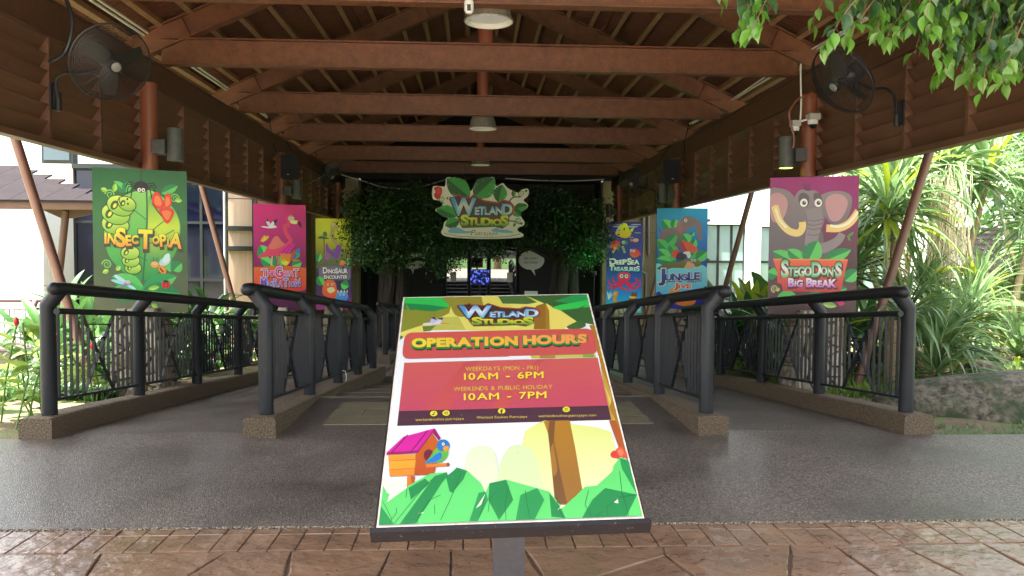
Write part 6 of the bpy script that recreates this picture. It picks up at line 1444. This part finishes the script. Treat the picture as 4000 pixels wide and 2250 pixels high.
dracaena(8.1, 12.4, 'low bright dracaena below the bare trunk on the right', [(0, 0, .9, .05), (.6, .5, 1.3, .05), (-.5, .3, 1.35, .05)], 1.0, 1.4, 70, 7, seed=6, yellow=.15)
dracaena(10.6, 14.6, 'dracaena at the far right with drooping dark leaves', [(0, 0, 1.6, .06), (.8, .5, 2.3, .06), (-.7, .3, 1.1, .05)], .9, 1.3, 66, 8, seed=7)
dracaena(9.6, 16.5, 'tall dracaena farther back on the right, crowns above the garden house', [(0, 0, 3.4, .08), (1.2, .5, 4.2, .08), (-1.3, .4, 4.4, .08)], 1.2, 1.7, 80, 8, seed=8)
dracaena(12.6, 16.5, 'tall dracaena at the rightmost edge, farther back', [(0, 0, 4.4, .08), (1.2, .5, 3.4, .08), (-.9, .8, 5.0, .08)], 1.2, 1.7, 80, 8, seed=9)
dracaena(7.2, 15.4, 'tall dracaena behind the elephant poster with its crown against the white wing', [(0, .4, 4.2, .08), (.7, .1, 3.6, .08), (1.0, .3, 2.4, .06)], 1.1, 1.6, 78, 8, seed=12)
# dry hanging fibres in front of the bare trunk
rg = random.Random(31); mb = MB()
for k in range(150):
    x = 8.15 + rg.gauss(0, .16); y = 13.0 + rg.uniform(-.15, .15); z = rg.uniform(2.0, 3.2); pts_ = []
    for i in range(8): pts_.append((x, y, z)); x += rg.uniform(-.07, .07); z -= rg.uniform(.15, .38)
    mb.tube(pts_, .006, 3, False)
tag(mb.build('dry_vine', M('pale_dry_vine', lin((214, 200, 170)), .8), kind=None), 'pale dry vine strands hanging from the tall dracaena on the right', 'vine')
# trunks beside the right railing
for x, y, h, r, lb in ((5.55, 9.8, .95, .16, 'short thick grey stump behind the right railing'), (5.25, 10.9, 1.3, .12, 'slender grey stump behind the right railing, farther back')):
    mb = MB(); z0 = gz(x, y); mb.tube([(x + .02, y, z0 - .1), (x, y, z0 + .1), (x - .02, y, z0 + h * .6), (x + .01, y, z0 + h)], [r * 1.3, r, r * .95, r * .9], 14); tag(mb.build('stump', m_bark), lb, 'stump')

def broad_mesh(name, L_, w, mat, droop=.8, elev=1.0, n=9, stalk=.25, torn=False, seed=0):
    rg = random.Random(seed); mb = MB(); p = Vector((0, 0, 0)); a = elev; vs = []; fs = []
    S = Vector((math.cos(a), 0, math.sin(a))) * stalk * L_
    mb.tube([p, p + S], .009 * max(1, L_), 5, False); p = p + S
    for i in range(n + 1):
        t = i / n; ww = w * math.sin(math.pi * (0.04 + .96 * t) ** .8) ** .75 if 0 < t < 1 else .004
        up = Vector((-math.sin(a), 0, math.cos(a))); rip = (0.06 * w * math.sin(i * 2.3 + seed)) if torn else .02 * w * math.sin(i * 1.9)
        vs += [p + Vector((0, ww / 2, 0)) + up * (ww * .16 + rip), p + Vector((0, ww / 4, 0)) + up * ww * .12, p, p + Vector((0, -ww / 4, 0)) + up * ww * .12, p + Vector((0, -ww / 2, 0)) + up * (ww * .16 - rip)]
        p = p + Vector((math.cos(a), 0, math.sin(a))) * L_ / n; a -= droop / n * (.6 + .8 * t)
    for i in range(n):
        for j in range(4): fs.append((i * 5 + j, i * 5 + j + 1, i * 5 + j + 6, i * 5 + j + 5))
    mb.add(vs, fs); return mb.mesh(name, mat, sharp=180)
ginger = [broad_mesh('leaf', .62, .14, m_broad, d_, e_, seed=k, stalk=.08) for k, (d_, e_) in enumerate(((.9, .9), (1.2, .5), (.7, 1.2), (1.3, .2)))]
bana = [broad_mesh('leaf', 1.15, .30, m_broad, d_, e_, seed=k, stalk=.3, torn=True) for k, (d_, e_) in enumerate(((.5, 1.35), (.9, 1.15), (1.3, .95), (1.5, .7)))]
banay = broad_mesh('leaf', 1.0, .26, m_strapy, .6, 1.2, seed=9, stalk=.2, torn=True)
def clump(x, y, label, kind, n, s0, s1, h=0.0, spread=.3, seed=0, group=None, name='leafy_plant'):
    rg = random.Random(seed); z0 = gz(x, y); t = thing(name, label, 'plant', (x, y, z0), group=group)
    for k in range(n):
        s = rg.uniform(s0, s1); me = rg.choice(kind); zz = rg.uniform(0, h)
        link('leaf', me, t, (rg.uniform(-spread, spread), rg.uniform(-spread, spread), zz), (rg.uniform(-.2, .2), rg.uniform(-.2, .2), rg.uniform(0, 6.283)), (s, s, s))
    if h > .2:
        for k in range(max(3, n // 14)):
            a, b = rg.uniform(-spread, spread), rg.uniform(-spread, spread)
            mb = MB(); mb.tube([(a * .6, b * .6, -.05), (a, b, h)], .012, 5, False); mb.build('stem', M('green_stem', lin((90, 120, 50)), .6), t, local=True)
    return t
# left garden, between the leftmost railing and the glass wing
for i, (x, y, h, n, s) in enumerate(((-4.9, 10.6, .9, 60, 1.0), (-5.6, 11.6, 1.0, 60, 1.05), (-4.8, 12.4, .95, 60, 1.0), (-5.8, 13.4, 1.1, 60, 1.15), (-4.9, 14.4, .9, 55, 1.0), (-6.6, 12.2, .9, 50, 1.0), (-5.1, 16.9, .9, 45, 1.0), (-6.9, 14.6, .9, 50, 1.1))):
    clump(x, y, ['dark ginger clump behind the green poster, nearest the pier', 'ginger clump between the poster and the second brace pole', 'ginger clump along the left ramp, beyond the first pier', 'tall ginger clump in front of the dark glass wall', 'ginger clump close to the magenta poster pier', 'ginger clump under the tiled canopy', 'far ginger clump beyond the magenta poster', 'ginger clump against the glass wall on the left'][i], ginger, n, s * .9, s * 1.3, h, .5, 60 + i, name='ginger_plant')
clump(-5.4, 15.6, 'broad pale-leaved plant standing between the green and magenta posters', bana, 9, .6, .9, .1, .3, 90, name='heliconia')
# costus with red cones in front left
cost = [broad_mesh('leaf', .24, .11, m_costus, .8, e_, seed=k, stalk=.05, n=6) for k, e_ in enumerate((.5, .2, .8))]
def costus(x, y, hs_, label, seed, red=True, group=None):
    rg = random.Random(seed); z0 = gz(x, y); t = thing('costus_plant', label, 'plant', (x, y, z0), group=group)
    for h in hs_:
        a = rg.uniform(-.3, .3); b = rg.uniform(-.3, .3); p0 = Vector((a * .4, b * .4, -.05)); p1 = Vector((a, b, h)); c = p0.lerp(p1, .5) + Vector((rg.uniform(-.08, .08), rg.uniform(-.08, .08), 0))
        mb = MB(); mb.tube([p0, c, p1], .010, 6, False); mb.build('stem', M('green_stem', lin((90, 120, 50)), .6), t, local=True)
        m_ = int(h / .07)
        for k in range(3, m_):
            u_ = k / m_; p = p0.lerp(c, u_ * 2) if u_ < .5 else c.lerp(p1, u_ * 2 - 1); s = rg.uniform(.75, 1.15) * (1.15 if u_ > .5 else 1)
            link('leaf', rg.choice(cost), t, p, (rg.uniform(-.3, .3), rg.uniform(-.2, .3), k * 2.1 + rg.uniform(-.4, .4)), (s, s, s))
        if red and rg.random() < .18:
            mb = MB(); mb.lathe([(.012, 0), (.024, .02), (.022, .06), (.008, .085), (.001, .09)], p1, 10); mb.build('flower_cone', m_red, t, local=True)
costus(-4.36, 7.35, [1.0, .85], 'tall costus with a red cone at the left edge, leaning into the frame', 5)
costus(-4.75, 7.7, [.95, .8, .9], 'costus stems behind the tall one at the left edge', 6)
costus(-4.5, 8.2, [.62, .5, .55, .6], 'sunlit costus clump just behind the first railing post', 7)
costus(-4.35, 9.0, [.6, .66, .5, .62], 'sunlit costus clump in front of the left stone pier', 8)
costus(-4.9, 9.3, [.7, .75, .6, .8], 'sunlit costus clump left of the left stone pier', 9)
costus(-5.4, 8.6, [.55, .5, .62], 'low sunlit costus clump farthest left on the open ground', 10)
# right garden
for i, (x, y, n, s0, s1, k_) in enumerate(((5.35, 14.6, 10, 1.0, 1.4, bana), (6.1, 15.6, 11, 1.1, 1.5, bana), (6.9, 16.8, 11, 1.1, 1.6, bana), (5.2, 16.2, 8, .9, 1.2, bana), (4.75, 11.6, 60, .9, 1.2, ginger), (5.2, 12.6, 60, .9, 1.3, ginger), (6.0, 12.0, 60, 1.0, 1.3, ginger), (4.85, 13.6, 60, .9, 1.2, ginger), (6.2, 10.8, 50, .9, 1.2, ginger), (5.9, 13.8, 50, 1.0, 1.4, ginger))):
    clump(x, y, ['bright banana-leaved plant left of the elephant poster', 'second banana-leaved plant, taller, left of the elephant poster', 'banana-leaved plant in front of the white wing', 'banana-leaved plant beside the jungle poster', 'green clump seen through the right railing, nearest the pier', 'green clump behind the elephant poster pier', 'green clump under the dracaenas on the right', 'green clump along the right ramp, farther back', 'green clump between the pier and the dracaenas', 'tall green clump behind the elephant poster'][i], k_, n, s0, s1, .05 if k_ is bana else .8, .35, 120 + i, name='banana_plant' if k_ is bana else 'ginger_plant')
t = thing('bird_nest_fern', 'yellowing fern frond beside the jungle poster', 'plant', (4.95, 13.6, gz(4.95, 13.6)))
for k in range(7): link('leaf', banay, t, (0, 0, .55), (rg.uniform(-.2, .2), -.2, k * .9), (.95, .8, .95))
mb = MB(); mb.tube([(0, 0, -.1), (0, 0, .6)], .06, 8); mb.build('base', m_bark, t, local=True)
for i in range(6): pass
# ground cover and grass tufts
def tufts(name, label, areas, n, hh, mat, seed):
    rg = random.Random(seed); mb = MB()
    for k in range(n):
        x0, x1, ya, yb = areas[k % len(areas)]; x = rg.uniform(x0, x1); y = rg.uniform(ya, yb); z = gz(x, y) - .01
        for b_i in range(5):
            a = rg.uniform(0, 6.28); h = hh * rg.uniform(.5, 1.2); w = hh * .07; l = h * rg.uniform(.3, .9)
            c, s_ = math.cos(a), math.sin(a); i0 = len(mb.v)
            mb.v += [(x - s_ * w, y + c * w, z), (x + s_ * w, y - c * w, z), (x + c * l * .5 + s_ * w * .7, y + s_ * l * .5 - c * w * .7, z + h * .7), (x + c * l * .5 - s_ * w * .7, y + s_ * l * .5 + c * w * .7, z + h * .7), (x + c * l, y + s_ * l, z + h)]
            mb.f += [(i0, i0 + 1, i0 + 2, i0 + 3), (i0 + 3, i0 + 2, i0 + 4)]; mb.mi += [0, 0]
    o = mb.build(name, mat, kind='stuff', smooth=False); o['label'] = label; o['category'] = 'ground cover'; return o
tufts('grass', 'sparse grass tufts by the boulder and the kerb on the right', [(4.2, 6.3, 6.75, 7.4), (4.4, 6.0, 6.6, 6.9), (4.3, 8, 8.6, 9.4)], 420, .07, m_strap, 1)
tufts('ground_cover', 'low leafy ground cover behind the boulder and along the garden on the right', [(5.8, 9.5, 9.5, 12.5), (6.5, 12, 9.0, 14), (4.4, 6, 9.4, 14)], 4200, .18, m_costus, 2)
tufts('ground_cover', 'low leafy ground cover in the left garden bed', [(-7.5, -4.3, 10, 16), (-6.0, -4.3, 9.2, 11)], 2600, .16, m_broad, 3)
# litter on the floor: a few dry leaves
rg = random.Random(9)
lt = MB(); lt.add([(0, -.5, 0), (.28, 0, .10), (0, .5, .02), (-.28, 0, .12), (0, 0, 0)], [(0, 1, 4), (1, 2, 4), (2, 3, 4), (3, 0, 4)]); lt = lt.mesh('dry_leaf', M('dry_brown_leaf', lin((120, 88, 54)), .8, rand=.4))
for k, (x, y) in enumerate(((-2.6, 5.6), (-1.4, 5.1), (1.9, 4.9), (3.4, 6.1), (-3.1, 6.2), (2.7, 3.9), (-1.9, 4.15), (-2.9, 8.2), (3.0, 8.8))):
    s = rg.uniform(.03, .05); z = 0.004 if y > 4.37 else 0.0
    if y > 6.7: z = zr(y) + .004
    o = link('dry_leaf', lt, None, (x, y, z), (rg.uniform(-.1, .1), rg.uniform(-.1, .1), rg.uniform(0, 6)), (s, s, s))
    tag(o, 'tiny dry leaf lying ' + ('on the dark floor left of the sign, mid-way', 'on the dark floor just left of the sign', 'on the dark floor right of the sign near the paving', 'on the dark floor by the right ramp mouth', 'on the dark floor by the left ramp mouth', 'on the brown paving right of the sign post', 'on the brown paving left of the sign', 'on the left ramp', 'on the right ramp')[k], 'leaf', 'dry leaves on the floor')
# boulder
rg = random.Random(2)
import mathutils
def boulder(label, c, size, seed, rot=0.0):
    mb = MB(); seg, rings = 64, 36
    vs = []
    for i in range(rings + 1):
        th = math.pi * i / rings
        for j in range(seg):
            ph = 2 * math.pi * j / seg; v = Vector((math.sin(th) * math.cos(ph), math.sin(th) * math.sin(ph), math.cos(th)))
            nz_ = mathutils.noise.fractal(v * 1.4 + Vector((seed, 0, 0)), 1.0, 2.0, 4) * .13 + mathutils.noise.fractal(v * 9 + Vector((0, seed, 0)), 1.0, 2.0, 3) * .014
            v = v * (1 + nz_); v = Vector((v.x * size[0], v.y * size[1], v.z * size[2])); v = rotz(rot) @ v
            vs.append(v + Vector(c))
    fs = [(i * seg + j, i * seg + (j + 1) % seg, (i + 1) * seg + (j + 1) % seg, (i + 1) * seg + j) for i in range(rings) for j in range(seg)]
    mb.add(vs, fs); return tag(mb.build('boulder', M('mossy_granite', lin((124, 116, 98)), .85, nz=(14.0, .14), col2=lin((50, 46, 36)), bump=(16, .9, 'noise', .03), dirt=(2.6, lin((56, 68, 40)), .48, .12)), sharp=180), label, 'boulder')
boulder('long mossy brown boulder lying beside the rightmost kerb', (6.25, 7.95, -.2), (1.85, .62, .50), 4.2, R(-16))
boulder('pale square stone behind the long boulder, right side', (7.0, 10.2, -.1), (.3, .25, .26), 9.1)
boulder('small pale stone at the right edge behind the long boulder', (7.7, 9.6, -.12), (.28, .2, .2), 2.7)

# ------------------------------------------------------------------ artificial ficus trees at the entrance
def fast_leaves(name, pts_, size, mat, seed, parent=None, kind='stuff'):
    r_ = np.random.RandomState(seed); n = len(pts_)
    P_ = np.array(pts_); d = r_.normal(size=(n, 3)); d[:, 2] -= .5; d /= np.linalg.norm(d, axis=1)[:, None]
    u_ = r_.normal(size=(n, 3)); u_ -= (u_ * d).sum(1)[:, None] * d; u_ /= np.linalg.norm(u_, axis=1)[:, None]
    s = size * r_.uniform(.6, 1.3, n)[:, None]; nrm = np.cross(d, u_)
    V = np.stack([P_, P_ + d * s * .45 + u_ * s * .27 + nrm * s * .06, P_ + d * s, P_ + d * s * .45 - u_ * s * .27 + nrm * s * .06], 1).reshape(-1, 3)
    me = bpy.data.meshes.new(name); me.vertices.add(len(V)); me.vertices.foreach_set('co', V.astype(np.float32).ravel())
    idx = (np.arange(n)[:, None] * 4 + np.array([0, 1, 2, 0, 2, 3])[None]).ravel()
    me.loops.add(len(idx)); me.loops.foreach_set('vertex_index', idx.astype(np.int32)); me.polygons.add(2 * n); me.polygons.foreach_set('loop_start', np.arange(2 * n, dtype=np.int32) * 3)
    me.update(calc_edges=True); me.validate(); me.materials.append(mat)
    return link(name, me, parent, kind=kind)
def ficus(x, label, trunk_x, blobs, seed, n):
    rg = random.Random(seed); t = thing('artificial_tree', label, 'tree', (trunk_x, 23.4, -1.2))
    for k in range(5):
        a = k * 1.256; mb = MB(); pts_ = []
        for i in range(9):
            u_ = i / 8; r0 = .42 * (1 - .55 * u_) + (.25 if i == 0 else 0)
            pts_.append((r0 * math.cos(a + u_ * 1.1), r0 * math.sin(a + u_ * 1.1) * .8, 3.4 * u_ - .05))
        mb.tube(pts_, [.30, .24, .21, .19, .18, .17, .16, .14, .12], 10); mb.build('trunk', m_dbark, t, local=True)
    for (bx, by, bz, *_) in blobs[:6]:
        mb = MB(); p0 = Vector((0, 0, 2.4)); p1 = Vector((bx - trunk_x, by - 23.4, bz + 1.2)); mb.tube([p0, p0.lerp(p1, .5) + Vector((0, 0, .2)), p1], [.09, .06, .02], 7); mb.build('branch', m_dbark, t, local=True)
    pts_ = []; vol = [b[3] * b[4] * b[5] for b in blobs]; tot = sum(vol)
    for b, v in zip(blobs, vol):
        ncl = int(26 * v / tot * len(blobs)) + 8; cl = []
        while len(cl) < ncl:
            q = [rg.uniform(-1, 1) for _ in range(3)]; r2 = sum(c * c for c in q)
            if r2 < 1 and r2 > .15: cl.append((b[0] + q[0] * b[3], b[1] + q[1] * b[4], b[2] + q[2] * b[5]))
        per = int(n * v / tot / ncl)
        for c in cl:
            s = rg.uniform(.12, .24)
            for _ in range(per): pts_.append((c[0] + rg.gauss(0, s) - trunk_x, c[1] + rg.gauss(0, s) - 23.4, c[2] + rg.gauss(0, s * .8) + 1.2))
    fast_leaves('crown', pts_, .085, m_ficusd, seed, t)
    return t
ficus(0, 'left artificial ficus tree, dark and spreading, beside the dinosaur poster', -2.45,
      [(-2.9, 22.6, 2.6, .95, .6, .8), (-3.1, 22.4, 1.75, .75, .5, .5), (-1.8, 22.7, 2.9, .8, .5, .7), (-2.0, 22.5, 2.0, .8, .5, .5), (-1.1, 22.7, 1.9, .8, .5, .5), (-1.0, 22.8, 1.25, .45, .3, .3), (-2.5, 22.5, 1.4, .6, .4, .3), (-.5, 22.8, 1.75, .5, .4, .35), (-3.4, 22.5, 2.2, .4, .4, .35)], 71, 17000)
ficus(0, 'right artificial ficus tree, dark and spreading, beside the deep sea poster', 2.75,
      [(3.1, 22.6, 2.5, .85, .6, .8), (3.2, 22.4, 1.8, .7, .5, .5), (2.2, 22.7, 2.9, .75, .5, .7), (2.3, 22.5, 2.3, .8, .5, .45), (1.4, 22.7, 2.2, .7, .5, .35), (.7, 22.8, 1.85, .6, .4, .3), (3.55, 22.5, 1.9, .4, .4, .4), (.2, 22.8, 1.9, .4, .3, .3), (3.1, 22.4, 1.6, .5, .4, .3)], 72, 16000)
gl = bpy.data.lights.new('green_spot', 'POINT'); gl.energy = 3.5; gl.color = (.1, 1, .2); gl.shadow_soft_size = .05
go = bpy.data.objects.new('green_spot', gl); COL.objects.link(go); go.location = (3.35, 21.5, 1.2)
mb = MB(); mb.lathe([(.05, 0), (.06, .05), (.05, .1)], (3.35, 21.45, 1.02), 12); mb.tube([(3.35, 21.6, -1.2), (3.35, 21.5, 1.02)], .015, 6); tag(mb.build('uplight', m_metal), 'small green uplight on a thin stake at the right artificial tree', 'light')

# ------------------------------------------------------------------ hanging artificial ficus sprays, top right
def fleaf(mat, curl_, w=.42):
    mb = MB(); n = 6; vs = []; a = -.1; p = Vector((0, 0, 0))
    mb.tube([(-.18, 0, .02), (0, 0, 0)], .02, 4, False)
    prof = [.06, .72, 1.0, .92, .62, .26, .0]
    for i in range(n + 1):
        ww = w * prof[i] + .002; vs += [p + Vector((0, ww / 2 * 1.0, ww * .18)), p, p + Vector((0, -ww / 2, ww * .18))]
        p = p + Vector((math.cos(a), 0, math.sin(a))) / n; a -= curl_ / n
    fs = []
    for i in range(n):
        for j in range(2): fs.append((i * 3 + j, i * 3 + j + 1, i * 3 + j + 4, i * 3 + j + 3))
    mb.add(vs, fs); return mb.mesh('leaf', mat, sharp=180)
m_ficl = leafmat('bright_ficus_leaf', lin((108, 156, 58)), lin((74, 122, 46)), .35, .3, .2, 6.0)
fl = [fleaf(m_ficus, c_, w_) for c_, w_ in ((.3, .58), (.7, .52), (1.1, .6))]; fll = [fleaf(m_ficl, c_, w_) for c_, w_ in ((.3, .56), (.8, .52))]
def tipz(x): 
    k = [(1.15, 2.86), (1.35, 2.9), (1.47, 2.70), (1.6, 2.84), (1.77, 2.74), (1.98, 2.62), (2.12, 2.80), (2.3, 2.72), (2.42, 2.55), (2.55, 2.5), (2.68, 2.62), (2.84, 2.40), (2.95, 2.5), (3.1, 2.55), (3.6, 2.45)]
    for a, b in zip(k[:-1], k[1:]):
        if a[0] <= x <= b[0]: return a[1] + (b[1] - a[1]) * (x - a[0]) / (b[0] - a[0])
    return 2.85
rg = random.Random(77)
grp = [[1.12, 1.55, 5], [1.42, 1.9, 15], [1.85, 2.3, 19], [2.2, 2.5, 19], [2.45, 2.75, 19], [2.7, 3.0, 19], [2.95, 3.5, 19], [1.9, 2.6, 19], [2.5, 3.3, 19]]
nmb = ['leftmost small spray of artificial ficus leaves at the top', 'artificial ficus spray hanging left of the right fan', 'artificial ficus spray hanging over the right fan', 'artificial ficus spray just right of the right fan', 'artificial ficus spray between the right fan and the lowest-hanging spray', 'longest artificial ficus spray, hanging lowest on the right', 'artificial ficus spray at the top right corner', 'higher artificial ficus spray at the very top above the right fan', 'higher artificial ficus spray at the very top, right corner']
for gi, (xa, xb, nt_) in enumerate(grp):
    cx = (xa + xb) / 2; t = thing('ficus_spray', nmb[gi], 'foliage', (cx, 4.25, 3.45), group='hanging artificial ficus sprays')
    cnt = 0
    for k in range(nt_):
        x1 = rg.uniform(xa, xb); y1 = 4.2 + rg.uniform(-.35, .5); sc_ = y1 / 4.2
        depth = rg.choice([0, 0, .1, .22, .38, .5]) + (.3 if gi > 6 else 0)
        zt = 1.55 + (tipz(x1 / 1) - 1.55) * sc_ + depth
        x1 *= sc_
        x0 = x1 + rg.uniform(.05, .5); z0 = zt + rg.uniform(.35, .6); y0_ = y1 + rg.uniform(-.15, .25)
        p0 = Vector((x0, y0_, z0)); p2 = Vector((x1, y1, zt + .04)); p1 = Vector((x1 + (x0 - x1) * .45, (y0_ + y1) / 2, z0 - (z0 - zt) * .25))
        path = [(p0 * (1 - u_) ** 2 + p1 * 2 * u_ * (1 - u_) + p2 * u_ * u_) for u_ in [i / 9 for i in range(10)]]
        mb = MB(); mb.tube(path, [.004 - .00025 * i for i in range(10)], 5, False); mb.build('twig', m_twig, t)
        nl = 15
        for i in range(nl):
            u_ = .12 + .88 * i / (nl - 1)
            if cnt >= 290: break
            p = p0 * (1 - u_) ** 2 + p1 * 2 * u_ * (1 - u_) + p2 * u_ * u_
            s = rg.uniform(.078, .112); young = u_ > .8 or rg.random() < .15
            me = rg.choice(fll if young else fl)
            yaw_ = rg.uniform(0, 6.283); pit = rg.uniform(.5, 1.45)
            side = Vector((math.cos(yaw_), math.sin(yaw_), 0)) * .012
            link('leaf', me, t, p + side - Vector(t.location), Matrix.Rotation(yaw_, 3, 'Z').__matmul__(Matrix.Rotation(pit, 3, 'Y')).__matmul__(Matrix.Rotation(rg.uniform(-.7, .7), 3, 'X')).to_euler(), (s, s, s)); cnt += 1
# ------------------------------------------------------------------ planting and trees far away, also behind the camera
def far_tree(x, y, h, r, label, seed, group):
    rg = random.Random(seed); z0 = gz(x, y); t = thing('broadleaf_tree', label, 'tree', (x, y, z0), group=group)
    mb = MB(); mb.tube([(0, 0, -.2), (.1, 0, h * .35), (0, .1, h * .6)], [r * .13, r * .09, r * .05], 10); mb.build('trunk', m_bark, t, local=True)
    pts_ = []
    for k in range(26):
        a = rg.uniform(0, 6.28); q = rg.uniform(0, 1) ** .5 * r * .8; c = (q * math.cos(a), q * math.sin(a), h * rg.uniform(.45, .95)); s = r * rg.uniform(.16, .28)
        for _ in range(170): pts_.append((c[0] + rg.gauss(0, s), c[1] + rg.gauss(0, s), c[2] + rg.gauss(0, s * .7)))
    fast_leaves('crown', pts_, .32, m_broad, seed, t)
for i, (x, y, h, r) in enumerate(((16, 19.0, 6.5, 2.8), (20, 17, 7, 3), (27, 26, 9, 4.5), (15.5, 31, 8.5, 4), (34, 18, 8, 4))):
    far_tree(x, y, h, r, ['leafy tree behind the dracaenas at the right edge', 'leafy tree right of the garden house', 'large tree beyond the garden house', 'tree rising behind the white wing', 'tree far out to the right'][i], 200 + i, 'trees beyond the right garden')
for i, (x, y, h, r) in enumerate(((-9, -26, 8, 4), (2.5, -33, 7, 3.5), (11, -27, 8, 4), (20, -20, 8, 4), (-20, -18, 8, 4), (-16, -3, 7, 3.4), (16, -5, 7, 3.4))):
    far_tree(x, y, h, r, ['leafy tree across the plaza, behind the viewer to the left', 'leafy tree straight behind the viewer across the plaza', 'leafy tree across the plaza, behind the viewer to the right', 'leafy tree at the far back right of the plaza', 'leafy tree at the far back left of the plaza', 'leafy tree beside the plaza, left of the viewer', 'leafy tree beside the plaza, right of the viewer'][i], 300 + i, 'trees around the plaza behind the viewer')
